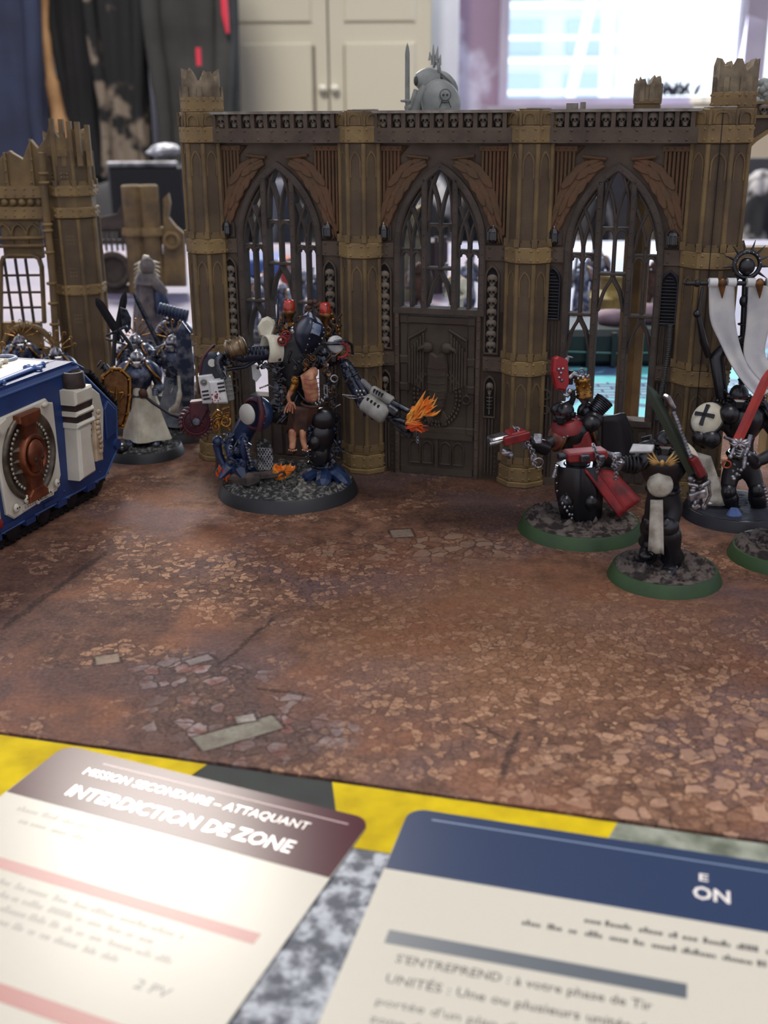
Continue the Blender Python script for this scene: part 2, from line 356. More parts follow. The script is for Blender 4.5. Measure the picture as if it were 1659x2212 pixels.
for i, (px, py, Y, r, mm) in enumerate([(600, 455, 215, 9, mat('blue_grey_cloth', hexc(44, 50, 72), .9, col2=hexc(84, 84, 92), ns=.12)), (700, 440, 230, 9, camo2), (915, 450, 235, 13, camo2), (1010, 470, 215, 10, camo), (1110, 480, 240, 12, camo2), (1265, 470, 225, 10, camo2), (1440, 440, 230, 12, camo), (1650, 430, 220, 9, camo2)]):
    c = P3(px, py, Y); lab = ['blue grey cloth seen in the first gothic window', 'blotched pale cloth bundle right of the blue grey cloth', 'pale camouflage bag behind the door bay window', 'dark camouflage bag right of the pale bag behind the door bay', 'pale camouflage bundle behind the third pillar', 'pale blotched bag seen in the left lights of the third window', 'dark camouflage bag behind the right pillar', 'pale blotched bundle at the right edge behind the side ruin'][i]
    cloth_heap('cloth_bundle', lab, 'bag', (c.x, 222, -26), (r*.5, r*.65, (c.z+r*.6+26)/2), mm, 20+i)
bn = thing('storage_bench', 'low dark bench behind the gaming table carrying the bags', 'bench', (20, 220, -75))
part('bench_top', MB(blk).obox(Matrix.Translation((45, 222, -28)), 68, 18, 2, .5), bn)
for x in (-18, 45, 108): part('leg', MB(blk).box(x-3, x+3, 208, 238, -75, -30), bn)
part('back_board', MB(mat('bench_back', hexc(58, 56, 62), .8, col2=hexc(104, 102, 106), ns=.03)).box(-23, 113, 240.5, 242.5, -75, 3), bn)
c = P3(1470, 206, 395)
sd = thing('sideboard', 'tan wooden sideboard under the window', 'sideboard', (100, 350, -75))
part('top', MB(mat('tan_wood', hexc(205, 190, 165), .5)).obox(Matrix.Translation((116, 340, 15)), 24, 14, 1.2, .3), sd); part('body', MB(mat('tan_wood', hexc(205, 190, 165), .5)).box(93, 139, 328, 353, -75, 14), sd)
mb = MB(mat('dusty_leaf', hexc(70, 72, 92), .8)); rnd = random.Random(9); c = P3(1445, 203, 338)
for i in range(46):
    a = Vector((c.x+rnd.uniform(-7, 7), c.y+rnd.uniform(-3, 3), 16.2)); b = a+Vector((rnd.uniform(-3, 3), rnd.uniform(-2, 2), rnd.uniform(1.5, 5.2)))
    mb.tube([a, lerp(a, b, .5), b], [.3, .8, .1], 5, flat=.4)
solo('dried_plant', mb, 'dark tangled dried plant on the tan sideboard by the window', 'plant', (c.x, c.y, 16.2))
# ================================================================= THE TABLE AND ITS MATS
tb = thing('gaming_table', 'dark wooden gaming table under the printed mats', 'table', (10, 60, -75))
part('table_top', MB(mat('table_wood', hexc(60, 44, 34), .5)).obox(Matrix.Translation((12, 58, -2.35)), 92, 63, 1.95, .3), tb)
for x in (-74, 98):
    for y in (2, 114): part('leg', MB(mat('table_wood', hexc(60, 44, 34), .5)).box(x-3, x+3, y-3, y+3, -75, -4.2), tb)
class NT:
    def __init__(s, nt): s.nt = nt
    def put(s, n, k, v):
        if isinstance(v, bpy.types.NodeSocket): s.nt.links.new(v, n.inputs[k])
        elif v is not None: n.inputs[k].default_value = v
    def m(s, op, a, b=None, c=None, clamp=False):
        n = s.nt.nodes.new('ShaderNodeMath'); n.operation = op; n.use_clamp = clamp
        for k, v in enumerate((a, b, c)): s.put(n, k, v)
        return n.outputs[0]
    def noise(s, vec, sc, det=3, rough=.5, dist=0):
        n = s.nt.nodes.new('ShaderNodeTexNoise'); s.put(n, 'Vector', vec); s.put(n, 'Scale', sc); s.put(n, 'Detail', det); s.put(n, 'Roughness', rough); s.put(n, 'Distortion', dist); return n.outputs['Fac']
    def vor(s, vec, sc, feat='F1', rnd=1):
        n = s.nt.nodes.new('ShaderNodeTexVoronoi'); n.feature = feat; s.put(n, 'Vector', vec); s.put(n, 'Scale', sc); s.put(n, 'Randomness', rnd); return n
    def ss(s, v, a, b):
        n = s.nt.nodes.new('ShaderNodeMapRange'); n.interpolation_type = 'SMOOTHSTEP'; s.put(n, 0, v); s.put(n, 1, a); s.put(n, 2, b); return n.outputs[0]
    def mix(s, f, a, b, mode='MIX'):
        n = s.nt.nodes.new('ShaderNodeMix'); n.data_type = 'RGBA'; n.blend_type = mode; s.put(n, 0, f)
        s.put(n, 6, (*a, 1) if isinstance(a, tuple) else a); s.put(n, 7, (*b, 1) if isinstance(b, tuple) else b); return n.outputs[2]
def shader(name, rough=.8):
    m = bpy.data.materials.new(name); m.use_nodes = True; n = NT(m.node_tree); b = m.node_tree.nodes['Principled BSDF']; b.inputs['Roughness'].default_value = rough
    tc = m.node_tree.nodes.new('ShaderNodeTexCoord'); vm = m.node_tree.nodes.new('ShaderNodeVectorMath'); vm.operation = 'SCALE'; vm.inputs[3].default_value = 100
    m.node_tree.links.new(tc.outputs['Object'], vm.inputs[0]); sp = m.node_tree.nodes.new('ShaderNodeSeparateXYZ'); m.node_tree.links.new(vm.outputs[0], sp.inputs[0])
    return m, n, b, vm.outputs[0], sp.outputs[0], sp.outputs[1]
m, n, b, V, X, Y = shader('wasteland_print', .85); b.inputs['Specular IOR Level'].default_value = .2
def near(cx, cy, rx, ry, soft=1.0):
    dx = n.m('DIVIDE', n.m('SUBTRACT', X, cx), rx); dy = n.m('DIVIDE', n.m('SUBTRACT', Y, cy), ry)
    d = n.m('ADD', n.m('MULTIPLY', dx, dx), n.m('MULTIPLY', dy, dy)); return n.ss(n.m('ADD', d, n.m('MULTIPLY', wob, .8)), 1.4+soft, .4)
wob = n.noise(V, .55, 4, .6); big = n.noise(V, .16, 3, .6); fine = n.noise(V, 9, 4, .7); mid = n.noise(V, 1.6, 5, .65)
col = n.mix(n.ss(mid, .3, .7), hexc(84, 54, 38), hexc(138, 92, 62))
col = n.mix(n.m('MULTIPLY', n.ss(big, .45, .62), .75), col, hexc(112, 88, 90))
col = n.mix(n.m('MULTIPLY', near(-8.5, 27, 5, 6), .62), col, hexc(70, 46, 46)); col = n.mix(n.m('MULTIPLY', near(-4, 22, 5, 3), .4), col, hexc(84, 60, 60)); col = n.mix(n.m('MULTIPLY', near(3.6, 26.5, 5, 4), .55), col, hexc(158, 106, 58))
orange = n.m('MULTIPLY', n.ss(n.noise(V, .3, 3), .5, .65), .6); col = n.mix(orange, col, hexc(142, 84, 44))
warp = n.nt.nodes.new('ShaderNodeVectorMath'); warp.operation = 'ADD'; nc = n.nt.nodes.new('ShaderNodeTexNoise'); nc.inputs['Scale'].default_value = 2.2; n.nt.links.new(V, nc.inputs['Vector'])
sc_ = n.nt.nodes.new('ShaderNodeVectorMath'); sc_.operation = 'SCALE'; sc_.inputs[3].default_value = .35; n.nt.links.new(nc.outputs['Color'], sc_.inputs[0]); n.nt.links.new(V, warp.inputs[0]); n.nt.links.new(sc_.outputs[0], warp.inputs[1]); W = warp.outputs[0]
def pebbles(col, scale, mask, light, thr, edge=.09):
    e = n.vor(W, scale, 'DISTANCE_TO_EDGE').outputs['Distance']; f = n.vor(W, scale, 'F1'); sx = n.nt.nodes.new('ShaderNodeSeparateColor'); n.nt.links.new(f.outputs['Color'], sx.inputs[0])
    body = n.m('MULTIPLY', n.ss(e, .03, edge), mask); col = n.mix(n.m('MULTIPLY', n.m('MULTIPLY', n.ss(e, edge, .02), mask), .45), col, hexc(50, 30, 22))
    pick = n.m('MULTIPLY', body, n.ss(sx.outputs[0], thr-.25, thr+.25)); return n.mix(pick, col, light)
gm = n.m('MAXIMUM', n.m('MAXIMUM', near(5.5, 22.5, 7, 5), near(-3, 30, 5, 2.6)), n.m('MULTIPLY', n.ss(n.noise(V, .35, 2), .47, .58), .7))
col = pebbles(col, 4.4, gm, n.mix(n.ss(fine, .35, .65), hexc(146, 98, 64), hexc(192, 146, 106)), .70)
col = pebbles(col, 2.7, n.m('MULTIPLY', near(7.5, 18.8, 4.5, 3), .8), hexc(182, 138, 108), .72)
rub = n.m('MAXIMUM', near(-3.1, 21.6, 2.6, 1.9, .4), near(-4.5, 24.0, 2.0, 1.2, .4)); col = n.mix(n.m('MULTIPLY', rub, .6), col, hexc(72, 60, 62))
col = pebbles(col, 2.6, rub, n.mix(n.ss(mid, .4, .6), hexc(150, 138, 138), hexc(122, 72, 62)), .68)
rub2 = near(1.5, 32.4, 4.5, 1.5, .5); col = pebbles(col, 2.1, rub2, hexc(150, 118, 92), .75)
smudge_wall_shade = n.m('MAXIMUM', n.m('MULTIPLY', near(3.4, 35.0, 3.0, 1.5, .8), .72), n.m('MULTIPLY', near(1.5, 38.5, 10, 2.6, .8), .55)); col = n.mix(smudge_wall_shade, col, hexc(28, 20, 18))  # printed smudge, plus the wall's shade painted into the mat colour
def seg(ax, ay, bx, by, w):
    dx, dy = bx-ax, by-ay; L = math.hypot(dx, dy); ux, uy = dx/L, dy/L
    px = n.m('SUBTRACT', X, ax); py = n.m('SUBTRACT', Y, ay)
    t = n.m('ADD', n.m('MULTIPLY', px, ux), n.m('MULTIPLY', py, uy)); s = n.m('ABSOLUTE', n.m('ADD', n.m('SUBTRACT', n.m('MULTIPLY', py, ux), n.m('MULTIPLY', px, uy)), n.m('MULTIPLY', n.m('SUBTRACT', mid, .5), .45)))
    return n.m('MULTIPLY', n.m('MULTIPLY', n.ss(s, w, w*.25), n.ss(t, -.1, .25)), n.ss(t, L+.1, L-.4))
for (x0, y0), (x1, y1), w in (((0, 1362), (235, 1188), .16), ((540, 1485), (685, 1505), .12), ((1078, 1690), (1122, 1568), .12), ((470, 1440), (600, 1330), .1), ((990, 1560), (1110, 1600), .07)):
    a_, b_ = GP(x0, y0), GP(x1, y1); col = n.mix(n.m('MULTIPLY', seg(a_.x, a_.y, b_.x, b_.y, w), .75), col, hexc(46, 32, 30))
def slab(px, py, a, hx, hy, c):
    global col
    g = GP(px, py); ca, sa = math.cos(a), math.sin(a); px = n.m('SUBTRACT', X, g.x); py = n.m('SUBTRACT', Y, g.y)
    u = n.m('ABSOLUTE', n.m('ADD', n.m('MULTIPLY', px, ca), n.m('MULTIPLY', py, sa))); v = n.m('ABSOLUTE', n.m('SUBTRACT', n.m('MULTIPLY', py, ca), n.m('MULTIPLY', px, sa)))
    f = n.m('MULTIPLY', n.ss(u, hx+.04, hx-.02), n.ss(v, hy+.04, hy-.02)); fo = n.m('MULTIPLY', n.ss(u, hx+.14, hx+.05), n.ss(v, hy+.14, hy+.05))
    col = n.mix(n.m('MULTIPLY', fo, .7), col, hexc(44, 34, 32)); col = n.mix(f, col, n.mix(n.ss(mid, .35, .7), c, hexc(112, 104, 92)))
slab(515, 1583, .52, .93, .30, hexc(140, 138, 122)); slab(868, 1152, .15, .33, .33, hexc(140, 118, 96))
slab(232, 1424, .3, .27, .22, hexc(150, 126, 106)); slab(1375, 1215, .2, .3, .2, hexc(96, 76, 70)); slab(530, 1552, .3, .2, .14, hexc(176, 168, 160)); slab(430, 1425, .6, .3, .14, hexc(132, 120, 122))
col = n.mix(n.m('MULTIPLY', n.m('SUBTRACT', fine, .5), 1.3, clamp=True), col, hexc(168, 120, 92), 'MIX')
col = n.mix(n.m('MULTIPLY', n.ss(fine, .5, .3), .3), col, hexc(48, 30, 24)); hs = n.nt.nodes.new('ShaderNodeHueSaturation'); hs.inputs['Saturation'].default_value = .86; hs.inputs['Value'].default_value = .92; n.nt.links.new(col, hs.inputs['Color']); col = hs.outputs[0]
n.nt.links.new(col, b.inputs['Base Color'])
wv = n.nt.nodes.new('ShaderNodeTexWave'); wv.inputs['Scale'].default_value = 9; n.nt.links.new(V, wv.inputs['Vector'])
bp = n.nt.nodes.new('ShaderNodeBump'); bp.inputs['Strength'].default_value = .12; bp.inputs['Distance'].default_value = .0003; n.nt.links.new(fine, bp.inputs['Height']); n.nt.links.new(bp.outputs[0], b.inputs['Normal'])
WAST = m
def quad(mb, pts, z0, z1):
    vs = [(p[0], p[1], z0) for p in pts]+[(p[0], p[1], z1) for p in pts]; k = len(pts)
    return mb.add(vs, [tuple(range(k-1, -1, -1)), tuple(range(k, 2*k))]+[(i, (i+1) % k, k+(i+1) % k, k+i) for i in range(k)])
EA = Vector((math.cos(-.2567), math.sin(-.2567))); EN = Vector((-EA.y, EA.x)); E0 = Vector((-8.45, 21.42))
def on_mat(a, c): p = E0+EA*a+EN*c; return (p.x, p.y)
# the near edge of the brown mat is a slightly ragged cut
rnd = random.Random(1); edge = [on_mat(-60+i*.25, rnd.uniform(-.012, .012)) for i in range(int(130/.25))]
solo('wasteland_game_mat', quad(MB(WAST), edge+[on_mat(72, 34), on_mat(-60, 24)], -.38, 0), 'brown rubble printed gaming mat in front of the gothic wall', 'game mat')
m, n, b, V, X, Y = shader('city_print', .55)
e = n.vor(V, .22, 'DISTANCE_TO_EDGE').outputs['Distance']; f = n.vor(V, .22); rg = n.nt.nodes.new('ShaderNodeTexWave'); rg.wave_type = 'RINGS'; rg.inputs['Scale'].default_value = .045; rg.inputs['Distortion'].default_value = 1.5; n.nt.links.new(V, rg.inputs['Vector'])
br = n.nt.nodes.new('ShaderNodeTexBrick'); br.inputs['Scale'].default_value = .45; br.inputs['Color1'].default_value = (*hexc(150, 196, 212), 1); br.inputs['Color2'].default_value = (*hexc(96, 140, 172), 1); br.inputs['Mortar'].default_value = (*hexc(60, 84, 120), 1); br.inputs['Mortar Size'].default_value = .03; n.nt.links.new(V, br.inputs['Vector'])
cyan = n.mix(n.ss(rg.outputs['Fac'], .45, .6), hexc(105, 205, 212), br.outputs['Color']); cyan = n.mix(n.ss(e, .09, .03), cyan, hexc(70, 100, 140))
lil = n.mix(n.ss(n.noise(V, .08, 3), .4, .6), hexc(108, 106, 134), hexc(136, 122, 140)); far = n.m('MAXIMUM', n.ss(Y, 58, 66), n.ss(X, 2, -4))
col = n.mix(far, cyan, lil); n.nt.links.new(col, b.inputs['Base Color'])
solo('city_game_mat', quad(MB(m), [on_mat(-60, 24.2), on_mat(72, 34.2), (100, 117), (-75, 117)], -.39, -.02), 'pale blue and lilac printed gaming mat behind the ruins', 'game mat')
m, n, b, V, X, Y = shader('speckled_print', .6)
s1 = n.noise(V, 3.2, 4, .6); col = n.mix(n.ss(s1, .38, .62), hexc(42, 52, 72), hexc(172, 178, 186)); col = n.mix(n.m('MULTIPLY', n.ss(n.noise(V, 7, 2), .5, .62), .5), col, hexc(30, 36, 52)); n.nt.links.new(col, b.inputs['Base Color'])
fm = solo('speckled_game_mat', quad(MB(m), [on_mat(-60, -.03), on_mat(-60, -40), on_mat(72, -40), on_mat(72, -.03)], -.39, -.06), 'grey blue speckled mat with yellow blocks under the two cards', 'game mat')
yel = mat('yellow_print', hexc(216, 190, 8), .8, col2=hexc(186, 160, 10), ns=1.2, spec=.15); drk = mat('dark_green_print', hexc(28, 38, 36), .8, col2=hexc(22, 28, 28), ns=1.4); grn = mat('mossy_print', hexc(150, 156, 140), .7, col2=hexc(84, 92, 76), ns=1.6)
part('yellow_block', quad(MB(yel), [on_mat(-12, -.05), on_mat(4.9, -.05), on_mat(4.2, -3.1), on_mat(-12, -3.1)], -.06, -.05), fm, 'yellow printed block')
part('dark_block', quad(MB(drk), [on_mat(4.9, -.05), on_mat(7.62, -.05), on_mat(8.35, -1.9), on_mat(4.3, -1.9)], -.06, -.05), fm, 'dark green printed block')
part('yellow_block', quad(MB(yel), [on_mat(7.62, -.05), on_mat(13.3, -.05), on_mat(12.8, -2.0), on_mat(8.38, -2.0)], -.06, -.048), fm, 'yellow printed block')
part('mossy_block', quad(MB(grn), [on_mat(13.3, -.05), on_mat(30, -.05), on_mat(30, -3.0), on_mat(12.8, -2.0)], -.06, -.05), fm, 'mossy grey printed block')
# ---------------------------------------------------------------- the two cards
def text_mb(mb, s, a, bsl, h, width=None, bold=0, align='L', z=0):
    cu_ = bpy.data.curves.new('t', 'FONT'); cu_.body = s; cu_.size = 1; cu_.offset = bold; cu_.resolution_u = 2
    o = bpy.data.objects.new('t', cu_); scene.collection.objects.link(o); dg = bpy.context.evaluated_depsgraph_get(); e = o.evaluated_get(dg); me = e.to_mesh()
    xs = [v.co.x for v in me.vertices]; x0, x1 = min(xs), max(xs); k = h/.70; kx = k if width is None else width/(x1-x0)
    off = {'L': 0, 'C': -(x1-x0)*kx/2, 'R': -(x1-x0)*kx}[align]
    mb.add([(a+off+(v.co.x-x0)*kx, -(bsl)+v.co.y*k, z) for v in me.vertices], [tuple(p.vertices) for p in me.polygons])
    e.to_mesh_clear(); bpy.data.objects.remove(o); bpy.data.curves.remove(cu_)
def rrect(w, h, r, n=6):
    out = []
    for cx, cy, a0 in ((w-r, -r, math.pi/2), (w-r, -h+r, 0), (r, -h+r, -math.pi/2), (r, -r, math.pi)):
        for i in range(n+1): t = a0-math.pi/2*i/n; out.append((cx+r*math.cos(t), cy+r*math.sin(t)))
    return out
def greek(mb, a, b_, w, h, seed):
    rnd = random.Random(seed); x = a
    while x < a+w:
        L = rnd.uniform(.12, .55); e = min(x+L, a+w); q = x
        while q < e-.03:
            k = rnd.uniform(.05, .09); hh = h*rnd.choice((.6, .6, 1)); mb.add([(q, -b_, .0305), (q+k*.75, -b_, .0305), (q+k*.75, -b_+hh, .0305), (q, -b_+hh, .0305)], [(0, 1, 2, 3)]); q += k
        x = e+.09
stock = mat('card_stock', hexc(206, 202, 188), .24, spec=.07); ink = mat('grey_ink', hexc(128, 122, 112), .4); ink2 = mat('dark_ink', hexc(78, 76, 74), .4); wht = mat('white_ink', hexc(238, 232, 226), .25)
def card(name, lab, o, ang, head, hb, W_=7.15, H_=12):
    t = thing(name, lab, 'card', (o[0], o[1], -.05), ang); r = rrect(W_, H_, .35)
    part('card_stock', quad(MB(stock), r[::-1], 0, .028), t)
    hd = [p for p in rrect(W_-.02, 99, .34) if p[1] > -.36]; hd = [(p[0]+.01, p[1]-.01) for p in hd]
    part('header_band', quad(MB(head), ([(.01, -hb)]+[p for p in rrect(W_, 99, .34)[21:28]]+[p for p in rrect(W_, 99, .34)[0:7]]+[(W_-.01, -hb)])[::-1], .028, .0295), t)
    return t
burg = mat('burgundy_print', hexc(70, 24, 38), .24, spec=.065); blu = mat('blue_print', hexc(40, 56, 88), .26, spec=.3)
t1 = card('mission_card', 'mission card with burgundy heading at the lower left of the mat', (-6.88, 20.88), math.radians(-22.64), burg, 1.88)
tx = MB(wht); text_mb(tx, 'MISSION SECONDAIRE – ATTAQUANT', 1.02, .78, .24, 5.12, .0, z=.0305); text_mb(tx, 'INTERDICTION DE ZONE', 1.15, 1.52, .36, 5.0, .014, z=.0305); part('heading_text', tx, t1, 'white heading lettering')
part('rule_line', quad(MB(mat('pink_ink', hexc(170, 130, 135), .4)), [(1.2, -.30), (6.8, -.30), (6.8, -.33), (1.2, -.33)][::-1], .0295, .031), t1)
bt = MB(ink)
for k, (b_, w0, w1) in enumerate(((2.3, .6, 2.6), (2.62, .9, 2.4), (4.2, .6, 5.6), (4.48, .6, 5.2), (4.76, .6, 5.8), (5.04, .6, 4.9))): greek(bt, w0, b_, w1-w0, .15, k)
part('body_text', bt, t1, 'small grey print'); pv = MB(ink2); text_mb(pv, '2 PV', 5.42, 5.40, .2, .62, .01, z=.0305); part('points_text', pv, t1, 'dark lettering')
rb = mat('red_print', hexc(150, 70, 64), .4); part('red_bar', quad(MB(rb), [(.4, -3.60), (6.7, -3.60), (6.7, -3.86), (.4, -3.86)][::-1], .028, .030), t1, 'dull red bar'); part('red_bar', quad(MB(rb), [(.4, -6.1), (6.7, -6.1), (6.7, -6.42), (.4, -6.42)][::-1], .028, .030), t1, 'dull red bar')
t2 = card('mission_card', 'mission card with dark blue heading at the lower right of the mat', (.46, 18.49), math.radians(-15.39), blu, 1.9)
tx = MB(wht); text_mb(tx, 'E', 5.44, .82, .2, .16, .02, z=.0305); text_mb(tx, 'ON', 5.34, 1.32, .33, .62, .025, z=.0305); part('heading_text', tx, t2, 'white heading lettering')
part('rule_line', quad(MB(mat('pale_blue_ink', hexc(130, 150, 178), .4)), [(.5, -.26), (6.7, -.26), (6.7, -.29), (.5, -.29)][::-1], .0295, .031), t2)
bt = MB(ink2); text_mb(bt, "S'ENTREPREND : à votre phase de Tir", .78, 4.12, .19, 4.0, .008, z=.0305); text_mb(bt, 'UNITÉS : Une ou plusieurs unités de', .74, 4.58, .19, 4.1, .008, z=.0305); text_mb(bt, "portée d'un plan d'objectif et", .72, 5.06, .17, 3.3, 0, z=.0305); text_mb(bt, 'zone de déploiement', .72, 5.42, .17, 2.4, 0, z=.0305)
greek(bt, 3.6, 2.42, 2.95, .14, 60); greek(bt, 2.6, 2.74, 3.9, .14, 61); part('body_text', bt, t2, 'small dark print')
part('grey_bar', quad(MB(mat('slate_print', hexc(84, 92, 100), .4)), [(.5, -3.42), (5.28, -3.42), (5.28, -3.74), (.5, -3.74)][::-1], .028, .030), t2, 'slate grey bar')
dm = MB(mat('pale_diamond', hexc(190, 192, 196), .4)); dm.add([(6.62, -4.35, .0305), (6.95, -4.0, .0305), (7.13, -4.2, .0305), (7.13, -4.5, .0305), (6.95, -4.7, .0305)], [(0, 4, 3, 2, 1)]); part('diamond_mark', dm, t2, 'pale diamond outline')
# ================================================================= THE GOTHIC WALL
TH, SP = -.295724, 5.93977; WO = (-6.5614, 41.4776, 0)
RB = mat('ruin_brown', hexc(92, 78, 64), .75, col2=hexc(74, 62, 52), ns=1.2, bump=.35, bs=14)
RD = mat('ruin_dark', hexc(78, 68, 60), .8, col2=hexc(62, 54, 48), ns=1.5, bump=.3, bs=14)
RO = mat('ruin_ochre', hexc(126, 104, 66), .75, col2=hexc(92, 76, 54), ns=.9, bump=.4, bs=14)
RS = mat('ruin_shaft_brown', hexc(98, 82, 60), .75, col2=hexc(80, 66, 50), ns=.9, bump=.4, bs=14)
RO2 = mat('ruin_ochre_band', hexc(142, 118, 74), .7, col2=hexc(112, 92, 62), ns=.8, bump=.35, bs=14)
RR = mat('ruin_rust', hexc(104, 72, 48), .75, col2=hexc(88, 68, 46), ns=1.0, bump=.35, bs=14)
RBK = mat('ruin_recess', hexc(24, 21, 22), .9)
DUST_LIT = mat('ruin_dusty_lit_top', hexc(150, 146, 138), .8, col2=hexc(112, 102, 90), ns=2)  # dusty pale colour with the lit sheen of the wall top painted in
SK = mat('ruin_skull', hexc(128, 116, 100), .7, col2=hexc(98, 88, 76), ns=3)
GLD = mat('lantern_glass', hexc(40, 37, 36), .2, spec=.8)
VN = mat('vent_blue_black', hexc(40, 42, 52), .6)
wall = thing('gothic_ruin_wall', 'brown and ochre gothic ruin wall with three pointed windows and a door', 'model building', WO, TH)
def skull_mesh(m, s=.19):
    """relief skull facing -y, about 2s wide and 2.3s high"""
    mb = MB(m); nx, nz = 13, 15; vs = []
    for j in range(nz):
        for i in range(nx):
            z = -1.15+2.2*j/(nz-1); hw = 1.0 if z > 0 else (1-.12*(-z)*3 if z > -.35 else .62-.1*(-z-.35)); hw = max(.45, hw)
            if z > .35: hw = math.sqrt(max(.02, 1-((z-.35)/.72)**2))
            x = hw*(-1+2*i/(nx-1)); u = x/hw; d = .85*math.sqrt(max(0, 1-(u*.98)**2))*(.9 if z > -.3 else .7)*(math.sqrt(max(.05, 1-(max(0, z-.2)/.9)**2)))
            for ex in (-.40, .40): d -= .42*math.exp(-(((x-ex)/.23)**2+((z+.12)/.22)**2)*1.1)
            d -= .28*math.exp(-((x/.12)**2+((z+.48)/.14)**2)); d += .14*math.exp(-(((abs(x)-.72)/.16)**2+((z+.38)/.12)**2)); d += .1*math.exp(-((z-.16)/.1)**2)*math.exp(-((abs(x)-.4)/.3)**2)
            if z < -.72: d -= .10*(math.sin(x*22)*.5+.5)
            vs.append((x*s, -d*s, z*s))
    fs = [(j*nx+i, j*nx+i+1, (j+1)*nx+i+1, (j+1)*nx+i) for j in range(nz-1) for i in range(nx-1)]
    mb.add(vs, fs, True); mb.use(RBK); dark = mb.cur  # dark wash colour in sockets and nose stands in for recess shade
    for q, f in enumerate(mb.f):
        x = sum(mb.v[i][0] for i in f)/4/s; z = sum(mb.v[i][2] for i in f)/4/s
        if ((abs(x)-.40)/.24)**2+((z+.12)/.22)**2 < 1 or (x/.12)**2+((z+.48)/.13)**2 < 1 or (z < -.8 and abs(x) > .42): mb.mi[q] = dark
    return mb.mesh('skull')
SKULL = skull_mesh(SK)
def skull(parent, x, y, z, sx=1, name='skull'):
    o = part(name, None, parent, me=SKULL); o.location = (x*U, y*U, z*U); o.scale = (sx, 1, 1); return o
def octo(R, n=8, ph=None): ph = math.pi/8 if ph is None else ph; return [(R*math.cos(ph+2*math.pi*i/n), R*math.sin(ph+2*math.pi*i/n)) for i in range(n)]
def opr(mb, cx, cy, R, z0, z1, ch=.03):
    rs = [[(cx+x*(R-c)/R, cy+y*(R-c)/R, z) for x, y in octo(R)] for c, z in ((ch, z0), (0, z0+ch), (0, z1-ch), (ch, z1))]
    return mb.rings(rs, False, True)
def facet_frames(cx, cy, R):
    """frames of the 5 facets that face forward: (origin mid facet, tangent, normal)"""
    out = []
    for k in range(8):
        a = 2*math.pi*k/8; nrm = Vector((math.cos(a), math.sin(a), 0))
        if nrm.y < .1: ap = R*math.cos(math.pi/8); out.append((Vector((cx, cy, 0))+nrm*ap, Vector((-nrm.y, nrm.x, 0)), nrm))
    return out
def band(mb, cx, cy, R, z0, z1, rv=.05, two=True):
    opr(mb, cx, cy, R, z0, z1); fl = R*math.sin(math.pi/8)
    for o, t, nrm in facet_frames(cx, cy, R):
        Mx = Matrix(((t.x, -nrm.x, 0, o.x), (t.y, -nrm.y, 0, o.y), (0, 0, 1, 0), (0, 0, 0, 1))); mb.X = Mx
        for sx in (-1, 1):
            for z in (z0+.11, z1-.11): mb.rivet(sx*fl*.62, 0, z, rv)
        mb.X = None
def arch_pts(w, z0, zs, rise, n=8):
    r = (w*w+rise*rise)/(2*w); c = w-r; p = [(-w, z0), (-w, zs)]
    a1 = math.asin(min(1, rise/r))
    L = [(-(c+r*math.cos(a1*i/n)), zs+r*math.sin(a1*i/n)) for i in range(1, n+1)]
    return p+L+[(-x, z) for x, z in L[::-1]][1:]+[(w, zs), (w, z0)]
def shaft(mb, cx, cy, R, z0, z1, arches=True):
    mb.use(RS); opr(mb, cx, cy, R, z0, z1, .001); mb.use(RO)
    for x, y in octo(R):
        if y < R*.5: mb.tube([(cx+x, cy+y, z0), (cx+x, cy+y, z1)], .085, 8, True)
    fl = R*math.sin(math.pi/8)
    for o, t, nrm in facet_frames(cx, cy, R):
        mb.X = Matrix(((t.x, -nrm.x, 0, o.x), (t.y, -nrm.y, 0, o.y), (0, 0, 1, 0), (0, 0, 0, 1)))
        if arches: mb.strip(arch_pts(fl*.62, z1-1.1, z1-.62, .36, 5), .05, -.035, .02)
        mb.box(-fl*.66, fl*.66, -.07, .02, z0, z0+.14); mb.box(-fl*.5, fl*.5, -.05, .02, z0+.14, z0+.22)
        mb.X = None
    for x, y in octo(R):
        if y < R*.5: mb.box(cx+x*1.06-.09, cx+x*1.06+.09, cy+y*1.06-.09, cy+y*1.06+.09, z0, z0+.26)
def broken_top(mb, cx, cy, R, z0, h, seed):
    rnd = random.Random(seed); n = 24
    def jag(i): return z0+h*(.72+.28*math.sin(i*1.7+seed)*rnd.uniform(.4, 1))
    out = [(cx+R*(1 if i % 3 else 1.07)*math.cos(2*math.pi*i/n), cy+R*(1 if i % 3 else 1.07)*math.sin(2*math.pi*i/n)) for i in range(n)]
    top = [jag(i) for i in range(n)]
    rs = [[(x, y, z0) for x, y in out], [(x, y, (z0+t)/2) for (x, y), t in zip(out, top)], [(x, y, t) for (x, y), t in zip(out, top)],
          [(cx+(x-cx)*.72, cy+(y-cy)*.72, t-.12*h*rnd.uniform(.2, 1.4)) for (x, y), t in zip(out, top)], [(cx+(x-cx)*.4, cy+(y-cy)*.4, t-.3*h*rnd.uniform(.3, 1)) for (x, y), t in zip(out, top)], [(cx, cy, z0+h*.4)]*n]
    mb.rings(rs, False, False)
